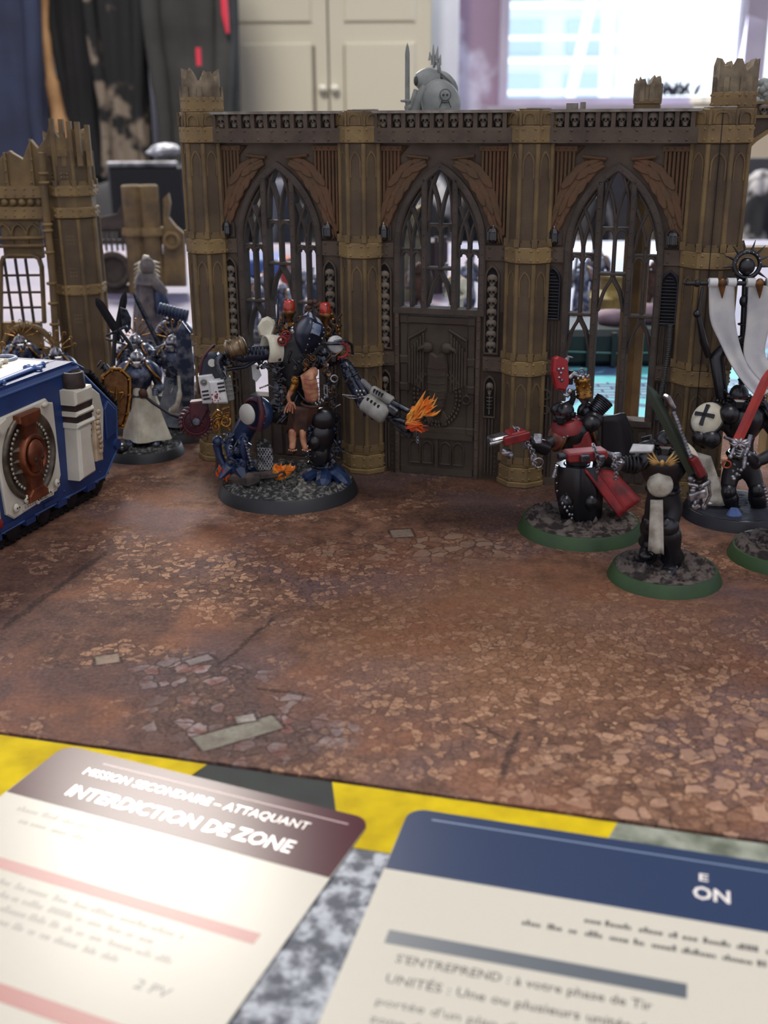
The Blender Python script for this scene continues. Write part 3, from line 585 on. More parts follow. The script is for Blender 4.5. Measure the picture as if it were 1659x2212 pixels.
def column(cx, cy, R, name='column', base_hidden=False, dbl=False):
    c = MB(RO); Rb = R+.11; col_ = part(name, (shaft(shaft_mb := c, cx, cy, R, .85, 4.02), shaft(c, cx, cy, R, 4.58, 7.86), shaft(c, cx, cy, R, 8.42, 11.70), c)[-1], wall)
    for z0, z1 in ((.2, .72), (4.03, 4.56), (7.88, 8.41), (11.72, 12.26)):
        b = MB(RO2); band(b, cx, cy, Rb, z0, z1); part('band', b, col_, 'riveted ochre band')
    b = MB(RO2); opr(b, cx, cy, Rb+.06, 0, .2); opr(b, cx, cy, R+.05, .72, .86); part('plinth', b, col_)
    b = MB(RO); opr(b, cx, cy, Rb-.03, 12.26, 12.74); fl = Rb*math.sin(math.pi/8)
    for o, t, nrm in facet_frames(cx, cy, Rb-.03):
        b.X = Matrix(((t.x, -nrm.x, 0, o.x), (t.y, -nrm.y, 0, o.y), (0, 0, 1, 0), (0, 0, 0, 1))); b.strip(arch_pts(fl*.6, 12.3, 12.45, .2, 5), .06, -.05, .02); b.box(-fl, -fl+.07, -.06, 0, 12.27, 12.74); b.X = None
    part('capital', b, col_)
    if dbl: part('seam', MB(RBK).box(cx-.012, cx+.012, cy-Rb*math.cos(math.pi/8)-.005, cy, .2, 12.7), col_)
    return col_
CY = .68
cols = [column(0, CY, .74), column(SP, CY, .74), column(2*SP, CY, .74), column(3*SP, CY+.15, .92, dbl=True)]
# broken stumps standing above the roof
def stump(cx, cy, R, h, seed, col_, z0=12.74):
    b = MB(RO2); band(b, cx, cy, R+.10, z0, z0+.5) if h > 1 else opr(b, cx, cy, R+.08, z0, z0+.2); part('band', b, col_, 'riveted ochre band')
    b = MB(mat('ruin_grey_ochre', hexc(142, 128, 104), .85, col2=hexc(96, 84, 68), ns=1.6, bump=.5, bs=9)); broken_top(b, cx, cy, R, z0+.4 if h > 1 else z0+.1, h, seed)
    for x, y in octo(R): b.box(cx+x-.08, cx+x+.08, cy+y-.08, cy+y+.08, z0+.4 if h > 1 else z0+.1, z0+h*.75)
    part('broken_stump', b, col_, 'broken jagged stump')
stump(0.02, CY, .66, 1.12, 3, cols[0]); b = MB(RO2); 
stump(3*SP+.25, CY+1.7, .66, 1.25, 8, cols[3], 12.74)
q = part('rear_column', (opr(MB(RO), 14.98, 7.2, .52, 0, 12.9)), wall); stump(14.98, 7.2, .46, .95, 5, q, 12.9)
# ---- bays
def bay(k):
    c0 = (k+.5)*SP-.13; door = (k == 1)
    X0, X1 = -2.42, 2.62
    wo, zs, ris = 1.62, 8.30, 2.78
    sill = 6.12 if door else 2.55
    tr = lambda P: [(c0+x, z) for x, z in P]
    m_ = MB(RB); m_.X = Matrix.Translation((c0, 0, 0))
    if not door: m_.box(X0, X1, .60, 1.25, .1, sill)
    (m_.box(X0, -1.5, .60, 1.25, 0, sill), m_.box(1.42, X1, .60, 1.25, 0, sill)) if door else None
    m_.box(X0, -wo, .60, 1.25, 0 if door else sill, 11.75); m_.box(wo, X1, .60, 1.25, 0 if door else sill, 11.75)
    ap = arch_pts(wo, zs, zs, ris, 12)[1:-1]
    for i in range(len(ap)-1):
        (xa, za), (xb, zb) = ap[i], ap[i+1]
        if xb > xa: m_.prism([(xa, za), (xb, zb), (xb, 11.75), (xa, 11.75)], .60, 1.25)
    panel = part('wall_panel', m_, wall)
    def P(name, mb, lab=None, par=panel): mb.v = [(x+c0, y, z) for x, y, z in mb.v] if mb.X is None else mb.v; return part(name, mb, par, lab)
    # beam and frieze
    b = MB(RB); b.box(X0+.1, X1-.1, .18, 1.3, 11.72, 12.2)
    for i in range(9):
        for z in (11.82, 12.1): b.rivet(-2.05+i*.515, .18, z, .05)
    b.box(X0, X1, .42, 1.3, 12.2, 12.66); P('beam', b); b = MB(DUST_LIT); b.box(X0, X1, .15, 1.35, 12.66, 12.75); P('coping', b, 'dusty pale coping with its lit sheen painted in')
    fz = MB(RB); rc = MB(RBK)
    for i in range(10): fz.box(-2.26+i*.49, -2.12+i*.49, .2, .45, 12.2, 12.68)
    fr = P('skull_frieze', fz)
    for i in range(9):
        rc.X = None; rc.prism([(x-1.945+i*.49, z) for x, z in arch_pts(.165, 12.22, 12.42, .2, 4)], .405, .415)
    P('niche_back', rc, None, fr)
    for i in range(9): skull(fr, c0-1.945+i*.49, .40, 12.45, .92)
    # arch frame
    b = MB(RD); path = arch_pts(1.52, sill-.05, zs, ris-.12, 12); b.strip(path, .24, .40, 1.0, ch=.05)
    acc = 0
    for i in range(len(path)-1):
        p, q = Vector(path[i]), Vector(path[i+1]); L = (q-p).length
        while acc < L: w = p.lerp(q, acc/L); b.rivet(w.x, .42, w.y, .045); acc += .34
        acc -= L
    b.box(-1.64, 1.64, .38, 1.0, sill-.14, sill+.06)
    frm = P('window_frame', b)
    def zin(x):  # inside height of the pointed arch
        w, r0 = 1.45, ris-.18; r = (w*w+r0*r0)/(2*w); c = w-r; return zs+math.sqrt(max(0, r*r-(abs(x)-c)**2))
    for sx in (-1, 1):
        b = MB(RD); b.strip([(sx*.54, sill), (sx*.54, zin(.54)+.05)], .2, .40, 1.0, ch=.04); z = sill+.3
        while z < zin(.54): b.rivet(sx*.54, .41, z, .042); z += .38
        P('mullion', b, None, frm)
    def light(x0, x1, zt, zh, zf, ogee=True, side=0):
        """one light: transom at zt, round heads at zh, tracery forks from zf"""
        b = MB(RD); xm = (x0+x1)/2; w = (x1-x0)/2
        b.strip([(xm, (zt if ogee else sill)), (xm, zf+.15)], .11, .55, .92, ch=.03)
        if zt > sill+.2:
            b.strip([(x0, zt), (x1, zt)], .1, .5, .92, ch=.02)
        for s in (-1, 1):
            h = w-.1; cx = xm+s*w/2
            b.strip([(cx+h/2*1.1*math.cos(math.pi-math.pi*i/8), zh-.17+h/2*1.1*math.sin(math.pi*i/8)) for i in range(9)], .09, .56, .9, ch=.02)
            b.prism([(cx-w/2, zh+.09), (cx+w/2, zh+.09), (cx+w/2, zh-.12), (cx+w/2-.09, zh+.03), (cx, zh+.05), (cx-w/2+.09, zh+.03), (cx-w/2, zh-.12)], .6, .88)
            if ogee: b.strip([tuple(q) for q in bez([Vector((xm, zt, 0)).xy, Vector((xm+s*w*.12, zt-.22)), Vector((xm+s*w*.62, zt-.62)), Vector((xm+s*w*.98, zt-1.25))], 4)], .11, .55, .92, ch=.03)
        if side == 0:
            top = zin(0)-.02
            for s in (-1, 1):
                b.strip([tuple(q) for q in bez([Vector((xm+s*w, zf)), Vector((xm+s*w*.85, zf+(top-zf)*.5)), Vector((xm+s*w*.45, zf+(top-zf)*.85)), Vector((xm, top+.05))], 4)], .1, .52, .92, ch=.03)
                b.strip([tuple(q) for q in bez([Vector((xm, zf+.05)), Vector((xm+s*w*.22, zf+.62)), Vector((xm+s*w*.62, zf+1.18)), Vector((xm+s*w*.95, min(zf+1.6, top)))], 4)], .09, .55, .92, ch=.03)
        else:
            for s, h in ((-1, 1), (1, 1)):
                xe = xm-s*w*.98; 
                pts = [Vector((xm+s*w, zf)), Vector((xm+s*w*.72, zf+.55)), Vector((xm, zf+1.25)), Vector((xe, zf+1.85))]
                q = [tuple(p) for p in bez(pts, 5)]; q = [p for p in q if p[1] < zin(p[0])+.05]
                if len(q) > 1: b.strip(q, .1, .53, .92, ch=.03)
                pts = [Vector((xm, zf)), Vector((xm+s*w*.2, zf+.45)), Vector((xm+s*w*.6, zf+.95)), Vector((xm+s*w, zf+1.3))]
                q = [tuple(p) for p in bez(pts, 5)]; q = [p for p in q if p[1] < zin(p[0])+.05]
                if len(q) > 1: b.strip(q, .09, .55, .92, ch=.03)
        P('tracery', b, None, frm)
    light(-.44, .44, 7.55, 8.98, 9.15)
    light(-1.42, -.64, 6.17, 8.12, 8.35, not door, -1); light(.64, 1.42, 6.17, 8.12, 8.35, not door, 1)
    # rust coloured wing relief with reeded ground
    for s in (-1, 1):
        b = MB(RR); pl = [(-2.3, 11.62), (-1.12, 11.62), (-1.30, 11.42), (-1.42, 11.28), (-1.46, 11.05), (-1.36, 10.72), (-1.58, 10.3), (-1.76, 9.85), (-1.90, 9.4), (-2.02, 9.05), (-2.10, 8.8), (-2.3, 8.6)]
        pl = [(-s*x*(1 if s > 0 else 1)-(.0 if s > 0 else 0), z) for x, z in pl] if s < 0 else pl
        b.prism([(x, z) for x, z in pl], .52, .62, .02)
        for i in range(7):
            x = -2.24+i*.13; zl = 8.75+.1*(i % 2)+((x+2.24)/.88)**.8*1.9; xx = x if s > 0 else -x; b.tube([(xx, .52, 11.45), (xx, .50, zl)], .055, 6)
        b.box(*(sorted((-s*2.3, -s*1.35))), .47, .6, 11.46, 11.62)
        for i in range(4): b.rivet(-s*(2.2-i*.24), .47, 11.54, .04)
        rl = P('reeded_relief', b, 'rust brown reeded relief')
        w = MB(RR)
        root = Vector((.42, 11.28)); 
        w.strip([( -s*x, z) for x, z in ((.40, 11.22), (.75, 11.25), (1.18, 11.30))], .10, .40, .6, ch=.04)
        cen = [(.50, 11.12), (.85, 10.98), (1.16, 10.72), (1.42, 10.38), (1.62, 10.0), (1.78, 9.62), (1.90, 9.26), (2.0, 8.95), (2.06, 8.7)]
        for i in range(8):
            A = Vector(cen[i]); B = Vector(cen[i+1]); d = (B-A).normalized(); nn = Vector((-d.y, d.x)); ww = (.26, .40, .44, .38, .32, .26, .20, .14)[i]; L = (B-A).length+.16
            for q_, (off, k2) in enumerate(((.30, 1.15), (0, 1.0), (-.26, 1.05))):
                C = A+nn*ww*off*1.6; E = C+d*L*k2+nn*off*.12
                poly = [C+nn*ww*.20, C.lerp(E, .6)+nn*ww*.36, E+nn*ww*.2, E+d*.09, E-nn*ww*.2, C.lerp(E, .6)-nn*ww*.36, C-nn*ww*.20]
                w.prism([(-s*p.x, p.y) for p in poly], .45-.022*((i+q_) % 3), .6, .03)
        P('wing', w, 'rust brown feathered wing', rl)
    # strut bands beside the columns
    for s in (-1, 1):
        for z0, z1 in ((7.90, 8.40), (4.05, 4.55)):
            if s > 0: xa, xb = 1.62, 2.5
            else: xa, xb = -2.35, -1.62
            b = MB(RB); b.box(xa, xb, .48, .62, z0, z1)
            for z in (z0+.1, z1-.1): b.rivet(xa+.14, .48, z, .05); b.rivet(xb-.28, .48, z, .05)
            P('strut_band', b)
        x = -2.0 if s < 0 else 1.88
        # lantern in its niche
        b = MB(RD); b.prism([(x+px, pz) for px, pz in arch_pts(.27, 8.45, 8.85, .32, 5)], .50, .60, .02)
        ln = P('lantern_niche', b); b = MB(GLD); b.lathe([(.05, -.26), (.13, -.22), (.17, -.12), (.17, .12), (.19, .14), (.15, .24), (.05, .33), (.01, .38)], Matrix.Translation((x, .44, 8.72)), 8, False)
        for a in range(8): t = 2*math.pi*a/8; b.box(x+.18*math.cos(t)-.015, x+.18*math.cos(t)+.015, .44+.18*math.sin(t)-.015, .44+.18*math.sin(t)+.015, 8.58, 8.86)
        P('lantern', b, 'glossy dark lantern', ln)
        # niche
        if k < 2:
            b = MB(RB); ao = arch_pts(.235, 4.66, 7.30, .40, 6); b.strip([(x+px, pz) for px, pz in ao]+[(x-.235, 4.66)], .07, .50, .64, ch=.02)
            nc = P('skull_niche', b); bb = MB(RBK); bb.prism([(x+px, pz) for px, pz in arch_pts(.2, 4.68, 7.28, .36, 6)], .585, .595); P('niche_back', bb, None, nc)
            for i in range(7): skull(nc, c0+x, .58, 7.22-.385*i, .95)
        else:
            b = MB(VN); ao = arch_pts(.27, 5.98, 7.28, .42, 6); b.strip([(x+px, pz) for px, pz in ao]+[(x-.27, 5.98)], .06, .48, .64, ch=.02)
            nc = P('louvre_vent', b, 'blue black louvred vent'); bb = MB(RBK); bb.prism([(x+px, pz) for px, pz in arch_pts(.24, 5.98, 7.26, .38, 6)], .585, .598); P('niche_back', bb, None, nc)
            for i in range(14):
                z = 6.06+i*.11; hw = .24 if z < 7.2 else .24*max(.2, 1-(z-7.2)/.42)
                P('slat', MB(VN).obox(Matrix.Translation((x, .55, z)) @ Matrix.Rotation(-.6, 4, 'X'), hw, .05, .012), None, nc)
            b = MB(RD)
            for i in range(4): b.tube([(x-.2+i*.13, .58, 5.9), (x-.2+i*.13, .58, 4.62)], .045, 6)
            P('pipe_bundle', b)
        if not (k == 1):
            b = MB(RD)
            for i in range(3): b.tube([(x-.15+i*.15, .56, 3.95), (x-.15+i*.15, .56, .3)], .055, 6)
            b.box(x-.3, x+.3, .5, .62, 1.6, 1.75); P('pipe_bundle', b)
        else:
            b = MB(RB); b.strip([(x+px, pz) for px, pz in arch_pts(.2, 2.35, 3.5, .34, 6)]+[(x-.2, 2.35)], .06, .50, .64, ch=.02); nc = P('skeleton_niche', b)
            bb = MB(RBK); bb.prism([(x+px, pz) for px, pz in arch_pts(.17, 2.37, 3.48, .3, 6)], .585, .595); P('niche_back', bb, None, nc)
            skull(nc, c0+x, .58, 3.42, .7); b = MB(SK); b.tube([(x, .56, 3.2), (x, .56, 2.45)], .03, 5)
            for i in range(4): b.torus((x, .57, 3.08-.13*i), .10-.008*i, .018, None, 10, 4)
            P('rib_cage', b, None, nc)
            b = MB(RD)
            for i in range(3): b.tube([(x-.12+i*.12, .56, 2.3), (x-.12+i*.12, .56, .2)], .045, 6)
            for i in range(10): b.rivet(x+.24, .58, .3+i*.19, .035)
            P('pipe_bundle', b)
            b = MB(RD); b.torus((x, .56, 3.9), .01, .01, None, 4, 4)
    if k == 2:
        b = MB(mat('cable_grey', hexc(78, 80, 78), .6)); pth = bez([(2.02, .42, 5.95), (2.02, .36, 5.2), (1.95, .34, 4.2), (1.86, .36, 3.4), (1.82, .40, 2.7)], 14); b.tube(pth, .045, 6)
        for i in range(0, len(pth)-1): a, d = pth[i], pth[i+1]-pth[i]; b.torus(tuple(a), .06, .022, rot3(axis((0, 0, 0), d)), 8, 5)
        P('ribbed_cable', b, 'ribbed grey cable')
    if not door:
        for s, x in ((0, 0),):
            b = MB(RD)
            for i in range(7): b.box(-1.3+i*.42, -1.04+i*.42, .50, .62, .35, sill-.35)
            P('dado_panel', b)
        b = MB(RB); b.box(-2.3, 2.3, .46, .62, 0, .28); P('plinth', b)
        for s in (-1, 1):
            b = MB(RD); b.torus((s*2.0-.06, .55, 3.3), .17, .05, Matrix.Rotation(math.pi/2, 4, 'X'), 16, 6); b.torus((s*2.0-.06, .55, 2.75), .14, .045, Matrix.Rotation(math.pi/2, 4, 'X'), 16, 6); P('valve', b)
    else:
        b = MB(RB); w0, w1, h = -1.45, 1.37, 5.98
        b.strip([(-1.53, 0), (-1.53, 6.02), (1.45, 6.02), (1.45, 0)], .16, .40, .8, ch=.03)
        for i in range(18):
            for x in (-1.53, 1.45): b.rivet(x, .4, .2+i*.33, .04)
        for i in range(8): b.rivet(-1.2+i*.34, .4, 6.02, .04)
        P('door_frame', b)
        DM = mat('ruin_door', hexc(74, 66, 52), .75, col2=hexc(62, 50, 42), ns=1.0, bump=.35, bs=14)
        d = MB(DM); d.box(-1.42, 1.34, .56, .8, .05, 5.9); d.strip([(-1.28, 1.75), (-1.28, 5.75), (1.2, 5.75), (1.2, 1.75)], .26, .48, .58, True, .03)
        for x in (-1.28, 1.2):
            for z in (1.75, 3.3, 4.3, 5.75): d.prism([(x-.16, z-.16), (x+.16, z-.16), (x+.16, z+.16), (x-.16, z+.16)], .44, .58, .05)
        d.box(-1.4, 1.32, .46, .58, 1.42, 1.64); d.box(-1.4, 1.32, .48, .58, .05, .3); d.box(-.1, .02, .48, .58, .3, 1.42)
        dr = P('door', d, 'dark brown riveted door')
        e = MB(DM); cx = -.04
        e.prism([(cx-.34, 4.72), (cx, 4.5), (cx+.34, 4.72), (cx+.36, 4.35), (cx+.4, 4.1), (cx+.38, 3.2), (cx+.26, 2.5), (cx, 2.2), (cx-.26, 2.5), (cx-.38, 3.2), (cx-.4, 4.1), (cx-.36, 4.35)], .40, .6, .08)
        for i in range(6): e.strip([(cx-.36+.01*i, 4.1-i*.28), (cx, 4.03-i*.28), (cx+.36-.01*i, 4.1-i*.28)], .035, .375, .42)
        for s in (-1, 1):
            e.ball((cx+s*.36, .44, 4.78), (.22, .14, .2)); e.tube([(cx+s*.45, .4, 4.8), (cx+s*.66, .36, 4.74), (cx+s*.72, .38, 4.6)], [.1, .07, .015], 6)
            e.prism([(cx+s*.2, 2.6), (cx+s*.42, 2.2), (cx+s*.3, 1.85), (cx+s*.12, 2.1)], .44, .58, .04)
        P('eagle_relief', e, 'two headed eagle in relief', dr)
        e = MB(DM)
        for s in (-1, 1):
            for i in range(6): x = cx+s*(.52+i*.1); e.box(x-.035, x+.035, .46, .58, 3.2+i*.05, 5.30-.12*i)
            e.strip([(cx+s*.42, 5.44), (cx+s*1.06, 5.06)], .09, .44, .58, ch=.03); e.strip([(cx+s*1.06, 5.06), (cx+s*1.06, 3.2)], .06, .46, .58, ch=.02)
        P('door_wing', e, None, dr)
        e = MB(DM)
        for i in range(34):
            t = math.radians(-235+290*i/33); r = .92; x, z = cx+r*.86*math.cos(t), 3.0+r*1.12*math.sin(t); dx, dz = -math.sin(t), math.cos(t)
            for s in (-1, 1): e.ball((x+s*.07*math.cos(t)+dx*.02, .50, z+s*.07*math.sin(t)), (.06, .05, .085), 6, 4)
        P('wreath', e, 'laurel wreath in relief', dr)
        e = MB(DM); e.torus((1.06, .42, 2.95), .15, .035, Matrix.Rotation(math.pi/2, 4, 'X'), 16, 6); e.ball((1.06, .46, 3.12), .06); P('handle', e, 'ring handle', dr)
        for x in (-.86, -.38, .30, .78):
            e = MB(DM); e.strip([(x+px, pz) for px, pz in arch_pts(.2, .45, 1.05, .25, 5)]+[(x-.2, .45)], .05, .47, .58, ch=.02)
            g = P('louvre', e, None, dr)
            for i in range(6): e = MB(RD); e.obox(Matrix.Translation((x, .52, .53+i*.1)) @ Matrix.Rotation(-.6, 4, 'X'), .17, .04, .012); P('slat', e, None, g) if False else e.v
    return panel
for k in range(3): bay(k)
# roof slab behind the parapet and odd plates on it
b = MB(RD); b.box(4.0, 3*SP, 1.25, 7.6, 11.25, 11.5); part('roof_slab', b, wall)
b = MB(DUST_LIT)
for k in range(1, 4): opr(b, k*SP+(.0 if k < 3 else -.1), CY+.2, .55, 12.74, 12.80)
b.box(2*SP+1.0, 2*SP+1.35, .9, 1.2, 12.75, 12.93); b.box(2*SP+1.45, 2*SP+1.6, .9, 1.2, 12.75, 12.96)
part('cap_plate', b, wall)
# cracks in the left bay are raised plaster lines on the first pillar
# ================================================================= MINIATURES: shared shapes
BLK = mat('gloss_black_armour', hexc(22, 23, 28), .28, spec=.6)
BLK2 = mat('satin_black', hexc(26, 26, 30), .5)
BLU = mat('dark_blue_armour', hexc(20, 36, 66), .3, col2=hexc(34, 56, 92), ns=2, spec=.6)
SIL = mat('silver_metal', hexc(190, 190, 192), .32, .9, col2=hexc(96, 96, 102), ns=5)
GUN = mat('gun_metal', hexc(96, 100, 108), .35, .85, col2=hexc(48, 50, 56), ns=5)
GOLD = mat('old_gold', hexc(190, 140, 64), .35, .8, col2=hexc(110, 72, 36), ns=5)
BRZ = mat('bronze', hexc(138, 98, 56), .4, .7, col2=hexc(92, 62, 40), ns=4)
REDP = mat('red_paint', hexc(150, 34, 34), .5, col2=hexc(96, 24, 28), ns=2)
MAR = mat('maroon_paint', hexc(86, 30, 42), .5, col2=hexc(56, 24, 34), ns=2)
BONE = mat('bone_white_paint', hexc(226, 222, 200), .55, col2=hexc(186, 180, 156), ns=1.6)
WHT = mat('white_paint', hexc(226, 228, 224), .5, col2=hexc(176, 178, 178), ns=2)
CLO = mat('white_cloth_paint', hexc(206, 202, 186), .7, col2=hexc(150, 142, 126), ns=2.5)
SKN = mat('flesh_paint', hexc(200, 152, 112), .6, col2=hexc(160, 96, 74), ns=3.5)
BRN = mat('brown_leather_paint', hexc(84, 54, 38), .7, col2=hexc(48, 32, 26), ns=3)
GRN = mat('green_base_rim', hexc(52, 80, 42), .55, col2=hexc(42, 66, 38), ns=1)
RIMB = mat('black_base_rim', hexc(34, 36, 38), .5)
MUD = mat('textured_mud', hexc(104, 94, 88), .95, col2=hexc(42, 34, 32), ns=3.4, lo=.42, hi=.56, bump=.8, bs=9)
ASH = mat('grey_rubble_paint', hexc(38, 38, 40), .9, col2=hexc(118, 118, 112), ns=7, lo=.48, hi=.62, bump=.9, bs=8)
FLA = mat('orange_flame_paint', hexc(236, 116, 30), .5, col2=hexc(250, 176, 76), ns=3); FLR = mat('red_flame_paint', hexc(196, 60, 26), .5, col2=hexc(232, 110, 40), ns=3)
def mini_base(t, x, y, dia, h, rim, top, seed=0, rough=.11):
    R = dia/2; part('base_rim', MB(rim).lathe([(R, 0), (R*.995, .03), (R-.14*h/.35, h-.02), (R-.16*h/.35, h), (R-.26, h), (R-.26, h-.1)], Matrix.Translation((x, y, 0)), 64, True), t)
    rnd = random.Random(seed); g = [[rnd.gauss(0, 1) for _ in range(64)] for _ in range(26)]; rs = []
    for j in range(26):
        r = (R-.2)*(1-j/25.0001); rs.append([(x+r*math.cos(2*math.pi*i/64), y+r*math.sin(2*math.pi*i/64), h-.005+(0 if j == 0 else rough*abs(g[j][i])*min(1, j/2)*min(1, r/.5)*.6+rough*.6*max(0, math.sin(r*5+seed+3*math.cos(i*.2)))*math.sin(i*.2*(seed % 3+1)+seed)**2)) for i in range(64)])
    part('base_ground', MB(top).rings(rs, True, True), t)
def helmet(p, fwd, s=1, m=BLK, eye=None, up=(0, 0, 1)):
    mb = MB(m); X = look(p, fwd, up) @ Matrix.Scale(s, 4); mb.X = X
    mb.ball((0, .02, .04), (.25, .28, .27)); mb.prism([(-.15, -.02), (.15, -.02), (.13, -.22), (.07, -.28), (-.07, -.28), (-.13, -.22)], -.34, -.05, .05)
    mb.box(-.24, .24, -.20, -.10, -.01, .05)
    for sx in (-1, 1): mb.cyl((sx*.2, .02, -.02), (sx*.30, .02, -.02), .09, .08, 10); mb.cyl((sx*.13, -.26, -.16), (sx*.15, -.36, -.18), .055, .05, 8)
    mb.box(-.025, .025, -.3, .2, .18, .33)
    mb.use(eye or mat('eye_lens', hexc(70, 14, 12), .3))
    for sx in (-1, 1): mb.obox(Matrix.Translation((sx*.09, -.265, .015)) @ Matrix.Rotation(-sx*.25, 4, 'Y'), .055, .02, .022)
    mb.X = None; return mb
def pauldron(p, out, r=.42, m=BLK, rim=None, up=(0, 0, 1)):
    mb = MB(m); X = axis(p, out, up); prof = [(r*math.sin(a), r*.62*math.cos(a)) for a in [i*math.pi/2/8 for i in range(9)]][::-1]
    mb.lathe([(r*.86, -.10)]+[(q, z) for q, z in prof], X @ Matrix.Diagonal((1, 1.12, 1, 1)), 24)
    mb.use(rim or m); mb.torus(tuple(p), r*1.0, .045, rot3(X) @ Matrix.Diagonal((1, 1.12, 1, 1)), 28, 6); return mb
def chest(p, fwd, s=1, m=BLK, up=(0, 0, 1)):
    mb = MB(m); mb.X = look(p, fwd, up) @ Matrix.Scale(s, 4)
    rs = []
    for z, w, d in ((-.42, .26, .22), (-.30, .36, .30), (-.1, .46, .38), (.12, .50, .41), (.28, .46, .36), (.38, .30, .26)):
        rs.append([(w*math.copysign(abs(math.cos(t))**.75, math.cos(t)), d*math.copysign(abs(math.sin(t))**.8, math.sin(t)), z) for t in [2*math.pi*i/24 for i in range(24)]])
    mb.rings(rs); mb.torus((0, 0, .40), .25, .055, None, 20, 6); mb.X = None; return mb
def wings(p, fwd, s=1, m=GOLD, up=(0, 0, 1)):
    mb = MB(m); mb.X = look(p, fwd, up) @ Matrix.Scale(s, 4)
    mb.ball((0, -.02, 0), (.06, .04, .08), 8, 6)
    for sx in (-1, 1):
        for i in range(6):
            a = math.radians(62-20*i); L = .44-.045*i; c = Vector((sx*.07, 0, .0)); e = c+Vector((sx*math.cos(a)*L, .05+.10*math.cos(a), math.sin(a)*L*.75)); mb.tube([c, lerp(c, e, .55)+Vector((0, -.03, 0)), e], [.03, .045, .012], 6, flat=.6)
    mb.X = None; return mb
def backpack(p, fwd, s=1, m=BLK):
    mb = MB(m); mb.X = look(p, fwd) @ Matrix.Scale(s, 4); mb.obox(Matrix.Translation((0, 0, 0)), .34, .18, .34, .07)
    for sx in (-1, 1): mb.ball((sx*.42, 0, .28), .19); mb.cyl((sx*.42, 0, .28), (sx*.50, .05, .52), .13, .15, 14)
    for i in range(4): mb.obox(Matrix.Translation((0, .17, -.2+i*.13)), .2, .03, .035)
    mb.X = None; return mb
def greave(kn, an, r=.2, m=BLK):
    mb = MB(m); d = Vector(an)-Vector(kn); mb.lathe([(r*.75, 0), (r*1.05, d.length*.12), (r*1.1, d.length*.35), (r*.85, d.length*.7), (r*1.15, d.length*.93), (r*1.1, d.length)], axis(kn, d), 18)
    mb.ball(Vector(kn), (r*1.0, r*1.05, r*1.1)); return mb
def boot(an, fwd, s=1, m=BLK):
    mb = MB(m); f = Vector((fwd[0], fwd[1], 0)).normalized(); mb.X = look(an, f) @ Matrix.Scale(s, 4)
    mb.ball((0, .02, -.02), (.17, .2, .17)); mb.ball((0, -.22, -.1), (.17, .24, .13)); mb.ball((0, -.38, -.12), (.15, .15, .11)); mb.box(-.17, .17, -.46, .2, -.26, -.2); mb.X = None; return mb
def greeble(mb, pts, n, seed=0, s=1.0, mats=None, spread=.085):
    """small machine pieces strewn along a line of points"""
    rnd = random.Random(seed); pts = [Vector(p) for p in pts]
    for i in range(n):
        if mats: mb.use(rnd.choice(mats))
        k = rnd.uniform(0, len(pts)-1.001); a = pts[int(k)].lerp(pts[int(k)+1], k % 1)+Vector((rnd.gauss(0, spread), rnd.gauss(0, spread*.4), rnd.gauss(0, spread)))
        X = Matrix.Translation(a) @ Matrix.Rotation(rnd.uniform(-1, 1), 4, 'Y') @ Matrix.Rotation(rnd.uniform(-.5, .5), 4, 'X'); c = rnd.random()
        if c < .3: mb.obox(X, s*rnd.uniform(.04, .1), s*.05, s*rnd.uniform(.04, .12), s*.015)
        elif c < .5: mb.cyl(X @ Vector((0, -.05*s, 0)), X @ Vector((0, .06*s, 0)), s*rnd.uniform(.04, .08), n=10)
        elif c < .65: mb.torus(tuple(a), s*rnd.uniform(.05, .1), s*.02, rot3(X) @ Matrix.Rotation(1.57, 4, 'X'), 12, 5)
        elif c < .85: mb.tube([a, X @ Vector((0, -.06*s, s*rnd.uniform(.08, .2))), X @ Vector((s*rnd.uniform(-.1, .1), 0, s*rnd.uniform(.2, .35)))], s*rnd.uniform(.02, .045), 6)
        else: mb.ball(a, s*rnd.uniform(.03, .06), 7, 5)
    return mb
def hand(p, d, grip, s=1, m=BLK):
    """closed gauntlet at p, forearm arriving along d, fingers curled about the grip axis"""
    mb = MB(m); g = Vector(grip).normalized(); dd = Vector(d).normalized(); z = g; x = dd-g*dd.dot(g)
    x = x.normalized() if x.length > 1e-3 else Vector((1, 0, 0)); y = z.cross(x)
    mb.X = Matrix(((x.x, y.x, z.x, p[0]), (x.y, y.y, z.y, p[1]), (x.z, y.z, z.z, p[2]), (0, 0, 0, 1))) @ Matrix.Scale(s, 4)
    mb.obox(Matrix.Translation((-.06, .07, 0)), .10, .05, .13, .03)
    for i, L in enumerate((.9, 1, .95, .8)):
        q = -.10+i*.068; mb.tube([(.02, .10, q), (.11*L, .06, q), (.12*L, -.04, q), (.04, -.09*L, q)], [.034, .034, .032, .026], 6)
    mb.tube([(-.10, .02, .1), (-.02, -.08, .13), (.06, -.09, .12)], [.038, .034, .026], 6); mb.X = None; return mb
def body(J, s=1, m=BLK2):
    o = ['pelvis', 'waist', 'chest', 'neck', 'head', 'hipL', 'kneeL', 'ankL', 'toeL', 'hipR', 'kneeR', 'ankR', 'toeR', 'shL', 'elL', 'haL', 'shR', 'elR', 'haR']
    rad = [.28, .25, .34, .12, .15, .24, .17, .13, .1, .24, .17, .13, .1, .18, .14, .09, .18, .14, .09]
    ed = [(0, 1), (1, 2), (2, 3), (3, 4), (0, 5), (5, 6), (6, 7), (7, 8), (0, 9), (9, 10), (10, 11), (11, 12), (2, 13), (13, 14), (14, 15), (2, 16), (16, 17), (17, 18)]
    v, f = skin([J[k] for k in o], ed, [r*s for r in rad], 1); mb = MB(m); return mb.add(v, f, True)
